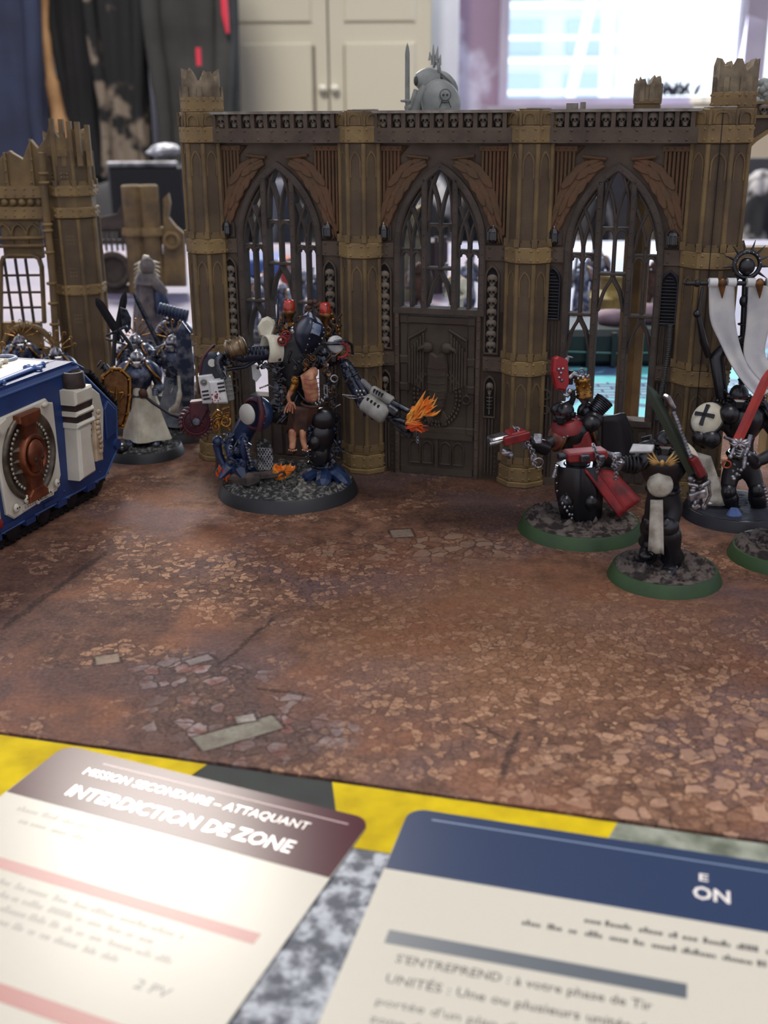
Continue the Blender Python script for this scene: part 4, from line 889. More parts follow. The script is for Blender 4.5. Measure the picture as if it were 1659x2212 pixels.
def pose(x, y, z0, ang, s=1, **kw):
    """standing pose; ang turns the figure about the vertical, 0 faces the camera"""
    D = dict(pelvis=(0, 0, 1.85), waist=(0, 0, 2.15), chest=(0, 0, 2.75), neck=(0, 0, 3.2), head=(0, -.05, 3.5), hipL=(.26, 0, 1.75), kneeL=(.36, -.15, 1.02), ankL=(.42, .02, .27), toeL=(.46, -.32, .12),
             hipR=(-.26, 0, 1.75), kneeR=(-.34, -.1, 1.02), ankR=(-.42, .1, .27), toeR=(-.48, -.22, .12), shL=(.58, .02, 2.98), elL=(.80, -.05, 2.35), haL=(.62, -.5, 2.25), shR=(-.58, .02, 2.98), elR=(-.80, -.05, 2.35), haR=(-.62, -.5, 2.25))
    D.update(kw); M = Matrix.Translation((x, y, z0)) @ Matrix.Rotation(ang, 4, 'Z') @ Matrix.Scale(s, 4)
    return {k: M @ Vector(v) for k, v in D.items()}
def blade(a, b, w, nrm, m, thick=.05, point=.18):
    """two edged blade from a to b"""
    a, b = Vector(a), Vector(b); d = (b-a).normalized(); n_ = Vector(nrm); n_ = (n_-d*n_.dot(d)).normalized(); c = d.cross(n_); mb = MB(m); rs = []
    for t, k in ((0, 1), (1-point, .92), (1-point*.45, .6), (1, .03)):
        p = a.lerp(b, t); rs.append([tuple(p+c*w/2*k), tuple(p+n_*thick/2*min(1, k+.1)), tuple(p-c*w/2*k), tuple(p-n_*thick/2*min(1, k+.1))])
    mb.rings(rs, False); return mb
def sword(par, hilt, tip, w=.2, m=GUN, nrm=(0, -1, 0), hm=GOLD, name='sword'):
    hilt, tip = Vector(hilt), Vector(tip); d = (tip-hilt).normalized(); s = part(name, blade(hilt, tip, w, nrm, m), par)
    h = MB(hm); n_ = Vector(nrm); c = d.cross(n_).normalized(); h.tube([hilt-c*w*1.3, hilt, hilt+c*w*1.3], [.045, .06, .045], 8); h.cyl(hilt, hilt-d*.42, .05, .045, 8); h.ball(hilt-d*.46, .08, 8, 6); part('hilt', h, s); return s
def chain(mb, pts, r=.06, w=.018, stepk=1.25):
    pts = [Vector(p) for p in pts]; acc = 0; k = 0
    for i in range(len(pts)-1):
        a, b = pts[i], pts[i+1]; L = (b-a).length
        while acc < L:
            p = a.lerp(b, acc/L); X = axis((0, 0, 0), b-a) @ Matrix.Rotation(math.pi/2 if k % 2 else 0, 4, 'Z') @ Matrix.Rotation(math.pi/2, 4, 'X'); mb.torus(tuple(p), r, w, rot3(X), 10, 5); acc += r*stepk; k += 1
        acc -= L
    return mb
def cloth(mb, top, bot, folds=5, thick=.05, amp=.05, nj=8):
    """hanging cloth between two lists of points (same length)"""
    top = [Vector(p) for p in top]; bot = [Vector(p) for p in bot]; n = len(top); N = (n-1)*6+1; rows = []
    for j in range(nj+1):
        r = []
        for i in range(N):
            u = i/(N-1)*(n-1); k = min(int(u), n-2); f = u-k; a = top[k].lerp(top[k+1], f); b = bot[k].lerp(bot[k+1], f); q = j/nj; p = a.lerp(b, q); t = (top[-1]-top[0]).normalized(); nn = t.cross((bot[0]-top[0]).normalized())
            p = p+nn*math.sin(i/(N-1)*math.pi*folds)*amp*(.3+q); r.append((p, nn))
        rows.append(r)
    vs = [tuple(p+nn*thick/2) for r in rows for p, nn in r]+[tuple(p-nn*thick/2) for r in rows for p, nn in r]; M_ = N*(nj+1); fs = []
    for j in range(nj):
        for i in range(N-1): a = j*N+i; fs.append((a, a+1, a+N+1, a+N)); fs.append((M_+a, M_+a+N, M_+a+N+1, M_+a+1))
    for j in range(nj):
        a = j*N; fs.append((a, a+N, M_+a+N, M_+a)); a = j*N+N-1; fs.append((a, M_+a, M_+a+N, a+N))
    for i in range(N-1): fs.append((i, M_+i, M_+i+1, i+1)); a = nj*N+i; fs.append((a, a+1, M_+a+1, M_+a))
    return mb.add(vs, fs, True)
def flame(mb, o, d, L, r, n=9, seed=0):
    rnd = random.Random(seed); d = Vector(d).normalized()
    for i in range(n):
        a = Vector(o)+Vector((rnd.uniform(-r, r), rnd.uniform(-r, r)*.6, rnd.uniform(-r, r)*.6)); dd = (d+Vector((rnd.uniform(-.5, .5), rnd.uniform(-.4, .4), rnd.uniform(-.25, .6)))).normalized(); l = L*rnd.uniform(.45, 1); sd = Vector((rnd.uniform(-1, 1), rnd.uniform(-.5, .5), rnd.uniform(-1, 1)))*l*.16
        p = [a, a+dd*l*.3+sd, a+dd*l*.6-sd*.6, a+dd*l]; q = bez(p, 3); k = len(q)-1; mb.tube(q, [r*.55*(math.sin(math.pi*min(1, .25+.75*j/k))**.8)*(1 if j < k else .05)+.004 for j in range(k+1)], 6, flat=.5, smooth=False)
    return mb
def armour_up(t, J, fwd, c, s=1, pack=True, hel=True, skips=(), rr=.42, k_=1.28):
    """body with shell armour; c: dict body, plate, rim, helm, boot"""
    g = lambda k: c.get(k, c['plate'])
    part('body', body(J, s*k_, c.get('body', BLK2)), t)
    ch = part('chest_plate', chest(J['chest']+Vector((0, 0, .05*s)), fwd, s*(1+(k_-1)*.75), g('plate')), t)
    if hel: part('helmet', helmet(J['head'], c.get('hf', fwd), s*1.1, g('helm')), t)
    for k in 'LR':
        if 'pad'+k not in skips: part('shoulder_pad', pauldron(J['sh'+k]+Vector((0, 0, .06*s)), (J['sh'+k]-J['chest']).normalized()+Vector((0, 0, .35)), rr*s, g('pad'+k), c.get('rim')), t)
        part('greave', greave(J['knee'+k], lerp(J['knee'+k], J['ank'+k], .95), .2*s*k_, g('plate')), t)
        part('boot', boot(J['ank'+k], J['toe'+k]-J['ank'+k], s*k_*.95, g('boot')), t)
        f = MB(g('plate')); a, b = J['el'+k], J['ha'+k]; f.tube([lerp(a, b, .05), lerp(a, b, .4), lerp(a, b, .85)], [.13*s*k_, .16*s*k_, .12*s*k_], 12); f.ball(a, .15*s*k_, 10, 7); part('arm_guard', f, t)
    w = MB(g('belt')); w.torus(tuple(J['waist']-Vector((0, 0, .08*s))), .29*s*k_, .08*s, None, 20, 6); part('belt', w, t)
    if pack: part('backpack', backpack(J['chest']-Vector(fwd).normalized()*.52*s+Vector((0, 0, .18*s)), fwd, s, g('pack')), t)
    return ch
# ================================================================= THE FIGURES ON THE BROWN MAT
# ---- black knight with the long blade
bx, by = 8.08, 29.71
t = thing('knight_figurine', 'black armoured knight figurine with gold chest wings on the nearest green base', 'figurine', (bx, by, 0)); mini_base(t, bx, by, 3.25, .35, GRN, MUD, 2)
q = lambda x, y, dy=0: P3(x, y, by+dy)
J = dict(pelvis=q(1434, 1078), waist=q(1433, 1050), chest=q(1432, 1008, .05), neck=q(1436, 975), head=q(1437, 956, -.05), hipL=q(1455, 1092), kneeL=q(1444, 1138, -.28), ankL=q(1454, 1212, -.05), toeL=q(1444, 1240, -.5),
         hipR=q(1414, 1090, .1), kneeR=q(1408, 1128, .25), ankR=q(1404, 1174, .6), toeR=q(1398, 1180, .2), shL=q(1482, 986, .05), elL=q(1512, 1030, -.1), haL=q(1500, 1010, -.5), shR=q(1392, 988, .05), elR=q(1368, 1008, -.2), haR=q(1334, 1002, -.5))
fw = Vector((-.22, -1, 0))
armour_up(t, J, fw, dict(plate=BLK, padL=BONE, rim=BLK, helm=BLK, body=BLK2), 1.0, skips=('padR',), k_=1.5)
part('chest_wings', wings(q(1430, 1000, -.62), fw, 1.25, mat('bright_gold', hexc(216, 178, 110), .4, .6, col2=hexc(150, 106, 60), ns=5)), t, 'gold spread wings')
pd = part('shoulder_pad', pauldron(q(1388, 985, -.05), Vector((-.9, -.2, .55)), .42, BLK, BLK), t)
mb = MB(WHT); mb.X = look(q(1385, 971, -.35), (-.3, -.75, .6)); mb.prism([(-.30, -.12), (.30, -.05), (.33, .16), (-.24, .13)], -.06, .06, .02); mb.X = None; part('white_panel', mb, pd, 'white panel')
w = Vector((0, -.3, 0))
mb = MB(CLO); A = [q(1405, 1080, -.42), q(1432, 1080, -.52)]; B = [q(1400, 1190, -.45), q(1434, 1198, -.5)]; cloth(mb, A, B, 3, .05, .05); part('loincloth', mb, t, 'off-white cloth tabard')
mb = MB(CLO); mb.lathe([(.34, -.18), (.36, -.02), (.30, .16), (.05, .2)], axis(q(1427, 1046, -.42), (0, -.9, .45)), 20); part('belly_guard', mb, t, 'off-white belly guard')
mb = MB(BLK); mb.ball(q(1441, 1133, -.4), (.2, .14, .21)); part('knee_cap', mb, t)
for k in 'LR': d = J['ha'+k]-J['el'+k]; part('hand', hand(J['ha'+k], d, (0.3, -.2, 1) if k == 'R' else (-.35, 0, 1), 1.1, SIL if k == 'R' else BLK), t)
# blade across the chest
grn = mat('dark_green_blade', hexc(54, 66, 54), .3, .3, spec=.7); hl = q(1498, 1022, -.62); tp = q(1398, 832, -.95)
s_ = part('sword', blade(hl, tp, .33, (.2, -1, 0), grn, .07, .12), t, 'wide dark green blade')
mb = MB(SIL); d = (tp-hl).normalized(); a = q(1504, 1020, -.72); b = q(1446, 866, -.95)
for i in range(24): p = lerp(a, b, i/23); mb.obox(axis(p, d) @ Matrix.Rotation(.5, 4, 'Y'), .055, .04, .05)
part('blade_teeth', mb, s_, 'silver saw teeth'); mb = MB(SIL); mb.obox(axis(q(1446, 868, -.92), d), .14, .06, .22, .03); part('blade_mount', mb, s_, 'worn silver mount')
mb = MB(REDP); mb.obox(axis(q(1506, 1008, -.7), d), .14, .12, .32, .04); mb.obox(axis(q(1494, 990, -.72), d), .2, .1, .06, .02); part('grip', mb, s_, 'red grip')
mb = MB(SIL); rnd = random.Random(4)
for i in range(16): p = q(rnd.uniform(1486, 1536), rnd.uniform(1030, 1100), rnd.uniform(-.7, -.3)); mb.ball(p, (rnd.uniform(.05, .12), .07, rnd.uniform(.05, .12)), 8, 6)
mb.tube([q(1488, 1045, -.4), q(1515, 1052, -.6), q(1532, 1040, -.4)], .07, 8); mb.tube([q(1530, 1040, -.4), q(1534, 1070, -.4), q(1522, 1095, -.4)], .045, 8); mb.obox(axis(q(1505, 1068, -.5), (1, 0, .3)), .15, .12, .26, .04); part('hip_ornament', mb, t, 'silver pistol and charms at the hip')
# pistol held out to the left
mb = MB(REDP); a, b = q(1222, 985, -1.0), q(1306, 978, -.75); d = (b-a).normalized(); X = axis(lerp(a, b, .5), d); mb.obox(X, .25, .13, (b-a).length/2, .04); mb.obox(X @ Matrix.Translation((.18, 0, -.05)), .07, .1, (b-a).length*.46, .02)
for i in range(5): mb.obox(X @ Matrix.Translation((-.1, -.125, -.3+i*.13)), .04, .02, .035)
pg = part('pistol', mb, t, 'red pistol'); mb = MB(GUN); mb.cyl(a, a-d*.22, .09, .09, 12); mb.obox(X @ Matrix.Translation((-.36, 0, .28)), .16, .07, .09, .02); mb.obox(X @ Matrix.Translation((-.28, 0, -.15)), .12, .09, .12, .02); part('barrel', mb, pg, 'grey metal barrel')
mb = MB(SIL); chain(mb, bez([q(1282, 962, -1.05), q(1290, 985, -1.15), q(1294, 1005, -1.1), q(1290, 1018, -1.0)], 4), .05, .018); chain(mb, [q(1326, 985, -.75), q(1332, 1010, -.8), q(1330, 1035, -.7)], .055, .02); mb.tube([q(1306, 978, -.75), q(1325, 985, -.65), q(1338, 985, -.55)], [.07, .09, .1], 8)
part('chain', mb, pg, 'silver chain')
mb = MB(BLK2); mb.tube([q(1342, 1000, -.45), q(1378, 1006, -.25)], [.17, .2], 12)
for i in range(4): mb.torus(tuple(q(1352+i*8, 1002, -.4)), .2, .03, rot3(axis((0, 0, 0), (1, 0, 0))), 14, 5)
part('ribbed_sleeve', mb, t)
# ---- red and black warrior on the second green base
bx, by = 6.32, 33.68
t = thing('chaplain_figurine', 'crouching black and red armoured warrior figurine reaching left on a green base', 'figurine', (bx, by, 0)); mini_base(t, bx, by, 4.0, .38, GRN, MUD, 5)
q = lambda x, y, dy=0: P3(x, y, by+dy)
J = dict(pelvis=q(1250, 1040), waist=q(1246, 1000), chest=q(1236, 940), neck=q(1226, 905, -.1), head=q(1220, 892, -.2), hipL=q(1270, 1048), kneeL=q(1276, 1084, -.4), ankL=q(1268, 1118, .1), toeL=q(1266, 1124, -.4),
         hipR=q(1228, 1048), kneeR=q(1222, 1084, -.4), ankR=q(1238, 1120, -.1), toeR=q(1228, 1130, -.55), shL=q(1272, 935, .1), elL=q(1296, 985, .2), haL=q(1290, 1010, -.2), shR=q(1206, 945, -.2), elR=q(1172, 965, -.5), haR=q(1138, 955, -.9))
fw = Vector((-.65, -1, 0)); armour_up(t, J, fw, dict(plate=BLK, padR=mat('worn_red_brown', hexc(108, 48, 44), .35, .2, col2=hexc(140, 112, 96), ns=2.2), rim=BRZ, helm=BLK), 1.0, pack=False)
mb = MB(BLK)  # long gloss robe
rs = []
for j in range(14):
    v = j/13; zc = lerp(q(1246, 1002), q(1254, 1122), v); r = .62+.14*math.sin(v*3.0)-.05*v
    rs.append([(zc.x+r*(1+.07*math.sin(7*a+v*3))*math.cos(a), zc.y+r*.8*(1+.07*math.sin(7*a+v*3))*math.sin(a), zc.z) for a in [2*math.pi*i/36 for i in range(36)]])
mb.rings(rs); part('robe', mb, t, 'gloss black pleated robe')
mb = MB(SIL)
for i in range(7): mb.ball(q(1200+i*1.2*(1 if i < 4 else 5), 1010+i*17, -.75), (.04, .03, .04), 6, 5)
for i in range(5): mb.ball(q(1215+i*5, 1088+i*8, -.72), (.05, .04, .06), 6, 5)
mb.tube([q(1203, 1005, -.5), q(1196, 1030, -.5)], [.05, .09], 8); part('robe_studs', mb, t, 'silver studs')
mb = MB(REDP); mb.X = None
mb.lathe([(.55, -.12), (.5, .05), (.36, .16), (.3, .2)], axis(q(1226, 918, -.15), (-.2, -.2, 1)), 20); part('collar', mb, t, 'red collar')
mb = MB(REDP); X = look(q(1262, 965, -.35), (-.3, -1, 0)); mb.X = X; mb.prism([(-.42, .5), (.12, .52), (.30, -.1), (.22, -.5), (-.35, -.42)], -.2, .12, .08); mb.X = None; part('side_plate', mb, t, 'red torso plate')
mb = MB(REDP); Y_ = .1
cloth(mb, [q(1285, 1012, Y_), q(1330, 1020, Y_+.3)], [q(1352, 1106, -.5), q(1387, 1078, .0)], 2.2, .08, .12); cloth(mb, [q(1262, 1014, -.5), q(1285, 1012, Y_)], [q(1338, 1118, -.6), q(1352, 1106, -.5)], 1, .08, .06); part('cloak_tail', mb, t, 'red cloth tail')
mb = MB(BLK2); cloth(mb, [q(1302, 900, .6), q(1350, 892, 1.3)], [q(1300, 1010, .8), q(1372, 1010, 1.5)], 3, .08, .12); cloth(mb, [q(1350, 892, 1.3), q(1366, 930, 1.6)], [q(1372, 1010, 1.5), q(1376, 1012, 1.7)], 1, .06, .05); part('cape', mb, t, 'black cape')
mb = MB(BLK); mb.ball(q(1282, 905, .1), .30); mb.ball(q(1268, 890, .5), .32); mb.ball(q(1212, 885, .1), (.34, .3, .26)); mb.ball(q(1276, 915, -.3), (.30, .26, .28)); part('backpack', mb, t)
mb = MB(GUN); X = axis(q(1300, 874, .3), (1, -.2, .5))
mb.cyl(q(1284, 890, .2), q(1306, 864, .3), .22, .26, 18)
for i in range(8): mb.torus(tuple(lerp(q(1286, 888, .2), q(1306, 864, .3), i/7)), .25+.005*i, .03, rot3(axis((0, 0, 0), q(1306, 864, .3)-q(1286, 888, .2))), 18, 5)
part('exhaust', mb, t, 'ribbed metal exhaust')
gb = mat('blood_red_book', hexc(150, 28, 32), .45)
cn = MB(GOLD); a, b = q(1262, 858, .2), q(1257, 816, .2); cn.lathe([(.24, 0), (.27, .06), (.22, .1), (.22, (b-a).length-.1), (.27, (b-a).length-.06), (.2, (b-a).length)], axis(a, b-a), 16)
for i in range(4):
    for k in range(6): ang = k*math.pi/3+i*.5; X = axis(a, b-a); p = X @ Vector((.225*math.cos(ang), .225*math.sin(ang), .16+i*.12)); cn.ball(p, .035, 6, 4)
c1 = part('censer', cn, t, 'gold lattice censer'); mb = MB(SIL); mb.cyl(q(1264, 872, .2), a, .1, .2, 10); 
for i in range(8): X = axis(b, b-a); mb.ball(X @ Vector((.2*math.cos(i*.785), .2*math.sin(i*.785), .03)), .05, 6, 5)
mb.torus(tuple(q(1256, 802, .2)), .09, .03, rot3(axis((0, 0, 0), (0, 1, 0))), 12, 6); mb.tube([q(1256, 812, .2), q(1240, 815, .2), q(1228, 810, .1)], .06, 8); part('censer_top', mb, c1, 'silver trim')
mb = MB(gb); X = look(q(1208, 808, -.1), (.35, -1, .15)); mb.X = X; mb.prism([(-.20, .50), (-.06, .56), (.26, .42), (.30, -.30), (.16, -.52), (-.12, -.45), (-.24, .1)], -.12, .1, .05); mb.X = None; bk = part('raised_tome', mb, t, 'bright red tome')
mb = MB(SIL); 
for px, py in ((1207, 798), (1212, 806), (1216, 797), (1208, 816), (1214, 822)): mb.ball(q(px, py, -.26), (.055, .03, .05), 6, 5)
mb.tube([q(1224, 785, 0), q(1228, 770, 0), q(1238, 773, 0)], [.04, .07, .02], 6); mb.ball(q(1223, 776, 0), .06, 8, 6); mb.tube([q(1228, 818, 0), q(1238, 808, .1), q(1250, 812, .1)], [.08, .11, .06], 8); mb.ball(q(1230, 845, 0), .09, 8, 6); mb.tube([q(1216, 852, 0), q(1226, 856, 0), q(1234, 846, 0)], .05, 6); part('tome_fittings', mb, bk, 'silver fittings')
mb = MB(BLK2); mb.tube([q(1236, 842, .1), q(1238, 860, .1), q(1230, 880, .2)], .09, 8); mb.tube([q(1234, 800, .1), q(1232, 830, .1)], .08, 8); part('raised_arm', mb, t)
# arm with the multi barrelled gun
a, b = q(1064, 952, -1.3), q(1132, 935, -1.0); d = (b-a).normalized(); X = axis(lerp(a, b, .45), d)
mb = MB(REDP); mb.obox(X @ Matrix.Translation((0, 0, .3)), .3, .16, .28, .06); mb.obox(X @ Matrix.Translation((-.3, 0, .2)), .10, .13, .42, .03); mb.obox(X @ Matrix.Translation((.33, 0, .32)), .08, .1, .2, .03); gn = part('gauntlet_gun', mb, t, 'red gun body')
mb = MB(SIL)
for k, o in enumerate((-.12, .06, .2)): mb.cyl(X @ Vector((o, -.05, .2)), X @ Vector((o, -.05, -.62+.1*k)), .07, .07, 10)
mb.obox(X @ Matrix.Translation((.08, 0, -.25)), .24, .10, .3, .05)
for i in range(3):
    for k in range(2): mb.torus(tuple(X @ Vector((-.02+k*.2, -.12, -.42+i*.2))), .045, .02, rot3(axis((0, 0, 0), (0, 1, 0))), 10, 5)
mb.ball(q(1095, 978, -1.1), (.2, .12, .12), 10, 7); mb.cyl(q(1084, 970, -1.1), q(1104, 985, -1.1), .09, .12, 10); part('barrel_cluster', mb, gn, 'silver barrels')
mb = MB(SIL); chain(mb, bez([q(1112, 924, -1.15), q(1130, 940, -1.2), q(1140, 960, -1.2), q(1150, 975, -1.1), q(1154, 992, -1.1)], 5), .075, .028, 1.2); mb.torus(tuple(q(1163, 1000, -1.1)), .15, .035, rot3(axis((0, 0, 0), (0, 1, 0))), 16, 6); chain(mb, [q(1150, 985, -1.1), q(1158, 1012, -1.1)], .07, .025); part('chain', mb, gn, 'silver chain')
mb = MB(BLK); mb.tube([q(1138, 955, -.95), q(1160, 962, -.7), q(1178, 968, -.5)], [.2, .24, .24], 14); fa = part('forearm', mb, t); mb = MB(SIL); mb.obox(look(q(1161, 948, -.95), (-.2, -1, .2)), .14, .05, .16, .03); part('wrist_plate', mb, fa, 'silver plate')
mb = MB(SIL); mb.ball(q(1218, 945, -.75), (.06, .04, .04), 8, 6); mb.ball(q(1226, 943, -.75), (.04, .03, .04), 8, 6); part('shoulder_charm', mb, t, 'small silver charm')
# ---- standard bearer behind
bx, by = 11.69, 34.9
t = thing('banner_bearer_figurine', 'black armoured figurine with spiked halo and white banners on a dark base', 'figurine', (bx, by, 0)); mini_base(t, bx, by, 3.6, .35, mat('blue_black_rim', hexc(28, 30, 38), .45), mat('dark_slate_ground', hexc(50, 54, 66), .8, col2=hexc(34, 38, 48), ns=2), 7, .03)
q = lambda x, y, dy=0: P3(x, y, by+dy)
J = dict(pelvis=q(1600, 1010), waist=q(1602, 975), chest=q(1604, 915), neck=q(1600, 872), head=q(1596, 856, -.1), hipL=q(1625, 1020), kneeL=q(1636, 1060, -.3), ankL=q(1640, 1110, -.1), toeL=q(1645, 1122, -.5),
         hipR=q(1578, 1020), kneeR=q(1572, 1062, -.3), ankR=q(1582, 1108, -.1), toeR=q(1576, 1120, -.5), shL=q(1655, 905, .1), elL=q(1680, 950, -.1), haL=q(1690, 930, -.3), shR=q(1548, 910, -.1), elR=q(1522, 955, -.2), haR=q(1500, 940, -.4))
armour_up(t, J, Vector((-.2, -1, 0)), dict(plate=BLK), 1.12, rr=.46, skips=('padR',))
pd = part('shoulder_pad', pauldron(q(1528, 905, -.2), Vector((-.5, -.6, .6)), .52, BONE, BLK), t, 'bone white shoulder pad with black cross')
mb = MB(BLK); mb.X = axis(q(1528, 905, -.2), Vector((-.5, -.6, .6))); mb.box(-.32, .32, -.06, .06, .26, .345); mb.box(-.06, .06, -.36, .36, .26, .345); mb.X = None; part('cross_mark', mb, pd, 'black cross')
mb = MB(BLK); mb.ball(q(1575, 895, -.4), .34); mb.ball(q(1535, 948, -.5), .34); mb.ball(q(1512, 945, -.4), .26); part('knee_and_pouch', mb, t)
mb = MB(CLO); mb.add(*(lambda m_: (m_.v, m_.f))(cloth(MB(), [q(1500, 975, -.5), q(1535, 985, -.4)], [q(1520, 1095, -.6), q(1570, 1090, -.3)], 2, .06, .08)), True); mb.X = None; part('tabard', mb, t, 'grey white tabard')
sd_ = mat('slate_blue_stone', hexc(96, 122, 176), .8, col2=hexc(66, 86, 130), ns=3); mb = MB(sd_); mb.rings([[(p.x+r*math.cos(a)*k, p.y+r*math.sin(a)*.6, p.z+dz) for a in [2*math.pi*i/9+.2 for i in range(9)]] for (p, r, k, dz) in [(q(1585, 1124, -1.0), .30, 1, -.05), (q(1585, 1124, -1.0), .28, .9, .2), (q(1583, 1124, -1.0), .12, 1, .42)]], False); part('blue_stone', mb, t, 'pale blue stone')
# black pipes and mechanism above the shoulders
mb = MB(GUN); rnd = random.Random(6)
for i in range(16): a = q(rnd.uniform(1545, 1640), rnd.uniform(845, 895), rnd.uniform(-.3, .3)); mb.tube([a, a+Vector((rnd.uniform(-.3, .3), rnd.uniform(-.1, .1), rnd.uniform(-.15, .25)))], .05, 6); mb.ball(a, .07, 8, 6)
part('backpack_pipes', mb, t, 'dark metal pipes')
mb = MB(GUN)
for i in range(7):
    for j in range(3): mb.torus(tuple(q(1612+i*7, 868+j*7-i*2, -.5)), .05, .014, rot3(axis((0, 0, 0), (0, 1, 0))), 6, 4)
part('mesh_grille', mb, t, 'hexagonal grille')
pole = MB(BLK); pole.tube([q(1600, 880, .5), q(1606, 700, .5), q(1612, 560, .5)], .10, 10); pole.tube([q(1560, 860, .4), q(1548, 770, .5), q(1575, 745, .5), q(1606, 730, .5)], [.2, .25, .2, .12], 10); pole.ball(q(1608, 650, .45), (.16, .14, .2), 10, 8)
for yy in (700, 740, 780, 820): pole.torus(tuple(q(1604, yy, .5)), .13, .03, None, 12, 5)
bp_ = part('banner_pole', pole, t, 'black banner pole')
mb = MB(BLK); c = q(1614, 572, .4); mb.torus(tuple(c), .40, .075, rot3(axis((0, 0, 0), (0, 1, 0))), 28, 8)
for i in range(12): a = math.radians(-60+300*i/11); e = Vector((math.cos(a), 0, math.sin(a))); mb.tube([c+e*.44, c+e*.78], [.05, .008], 6)
mb.ball(c+Vector((0, .02, -.05)), (.26, .2, .28)); ha = part('spiked_halo', mb, bp_, 'black spiked halo'); mb = MB(SIL)
for i in range(9): a = math.radians(10+160*i/8); mb.ball(c+Vector((math.cos(a)*.4, -.07, math.sin(a)*.4)), .028, 6, 5)
part('halo_stud', mb, ha, 'silver studs')
mb = MB(BLK2); mb.cyl(q(1484, 612, .3), q(1720, 612, .3), .07, .07, 10); mb.ball(q(1506, 612, .3), .12, 8, 6); mb.tube([q(1484, 612, .3), q(1474, 612, .3)], [.08, .01], 6)
part('crossbar', mb, bp_); mb = MB(BLK); mb.tube([q(1518, 620, .3), q(1508, 680, .3), q(1520, 740, .3), q(1530, 770, .4)], [.05, .07, .12, .1], 8); mb.ball(q(1506, 678, .3), .13, 8, 6); part('hanging_chain_arm', mb, bp_)
bnr = mat('banner_white', hexc(206, 204, 198), .6, col2=hexc(168, 168, 172), ns=.8)
def ribbon(L, R, th=.05):
    L = bez(L, 5); R = bez(R, 5); mb = MB(bnr); rs = []
    for i in range(len(L)):
        c = (R[i]-L[i]); d = (L[min(i+1, len(L)-1)]-L[max(0, i-1)]); n_ = c.cross(d).normalized(); row = []
        for k in range(9): u = k/8; row.append(L[i]+c*u+n_*(.05*math.sin(u*math.pi*2)))
        rs.append([tuple(p+n_*th/2) for p in row]+[tuple(p-n_*th/2) for p in row[::-1]])
    return mb.rings(rs)
part('banner_strip', ribbon([q(1531, 617, .2), q(1534, 690, .1), q(1555, 740, 0), q(1580, 790, -.2), q(1608, 830, -.5), q(1638, 862, -.8)], [q(1586, 617, .2), q(1588, 690, .1), q(1598, 745, 0), q(1615, 790, -.2), q(1640, 822, -.5), q(1662, 846, -.8)]), bp_, 'white curling banner strip')
part('banner_strip', ribbon([q(1617, 617, .2), q(1612, 700, .15), q(1606, 765, 0), q(1622, 800, -.2), q(1650, 832, -.4), q(1680, 850, -.6)], [q(1668, 617, .2), q(1662, 700, .15), q(1652, 760, 0), q(1668, 790, -.2), q(1700, 815, -.4), q(1720, 830, -.6)]), bp_, 'white curling banner strip')
mb = MB(WHT)
for px in (1540, 1580, 1622, 1664): mb.cyl(q(px-9, 610, .22), q(px+9, 610, .22), .14, .14, 14)
part('banner_roll', mb, bp_, 'white rolled cloth'); mb = MB(BRZ)
for px in (1560, 1641): mb.ball(q(px, 612, .1), (.14, .1, .16), 8, 6); mb.tube([q(px, 618, .1), q(px, 645, .05)], [.12, .01], 6)
part('banner_skull', mb, bp_, 'dark bronze ornament')
# ---- swordsman at the right edge
bx, by = 12.05, 31.16
t = thing('swordsman_figurine', 'black armoured figurine with raised red sword at the right edge on a green base', 'figurine', (bx, by, 0)); mini_base(t, bx, by, 3.35, .36, GRN, MUD, 11)
q = lambda x, y, dy=0: P3(x, y, by+dy)
J = pose(bx+.3, by, .35, -.4, 1.02, haR=(-.9, -.55, 2.75), elR=(-.85, -.1, 2.4)); J['haR'] = q(1596, 975, -.3); J['elR'] = q(1632, 1000, 0)
armour_up(t, J, Vector((-.5, -1, 0)), dict(plate=BLK, padR=mat('silver_grey_paint', hexc(150, 152, 146), .4, .4), rim=BLK), 1.02)
s_ = sword(t, q(1592, 955, -.45), q(1668, 790, -.2), .34, mat('orange_red_blade', hexc(192, 66, 48), .5, col2=hexc(150, 54, 58), ns=1.5), (.2, -1, 0), SIL)
part('hand', hand(J['haR'], J['haR']-J['elR'], (.3, 0, 1), 1.2, SIL), t, 'silver gauntlet')
mb = MB(SIL); rnd = random.Random(12)
for i in range(9): a = 2*math.pi*i/9; p = q(1596, 958, -.45); mb.tube([p, p+Vector((math.cos(a)*.18, -.05, math.sin(a)*.12)), p+Vector((math.cos(a)*.3, 0, math.sin(a)*.1+.06))], [.05, .06, .015], 6)
for i in range(14): mb.ball(q(rnd.uniform(1580, 1622), rnd.uniform(980, 1035), -.5), (rnd.uniform(.04, .08),)*3, 6, 5)
mb.tube([q(1622, 940, -.2), q(1612, 975, -.4), q(1606, 1010, -.5)], .07, 8); part('sword_guard', mb, t, 'silver clawed guard and charms')
mb = MB(mat('copper_ring', hexc(180, 90, 56), .35, .7)); mb.torus(tuple(q(1570, 1003, -.5)), .11, .03, rot3(axis((0, 0, 0), (.3, 1, 0))), 14, 6); part('copper_ring', mb, t, 'copper ring')
mb = MB(SIL)
for i in range(7): mb.ball(q(1650+i*2, 1050+i*7, -.5), .07, 6, 5)
part('belt_charms', mb, t, 'silver charms')
# ================================================================= THE WALKING ENGINE
bx, by = -3.4, 37.73
t = thing('walker_figurine', 'dark blue two legged war engine with saw arm and flame gun', 'figurine', (bx, by, 0)); mini_base(t, bx, by, 5.0, .42, RIMB, ASH, 3, .13)
q = lambda x, y, dy=0: P3(x, y, by+dy)
DB = mat('blue_black_armour', hexc(16, 24, 40), .3, col2=hexc(26, 40, 64), ns=2, spec=.6)
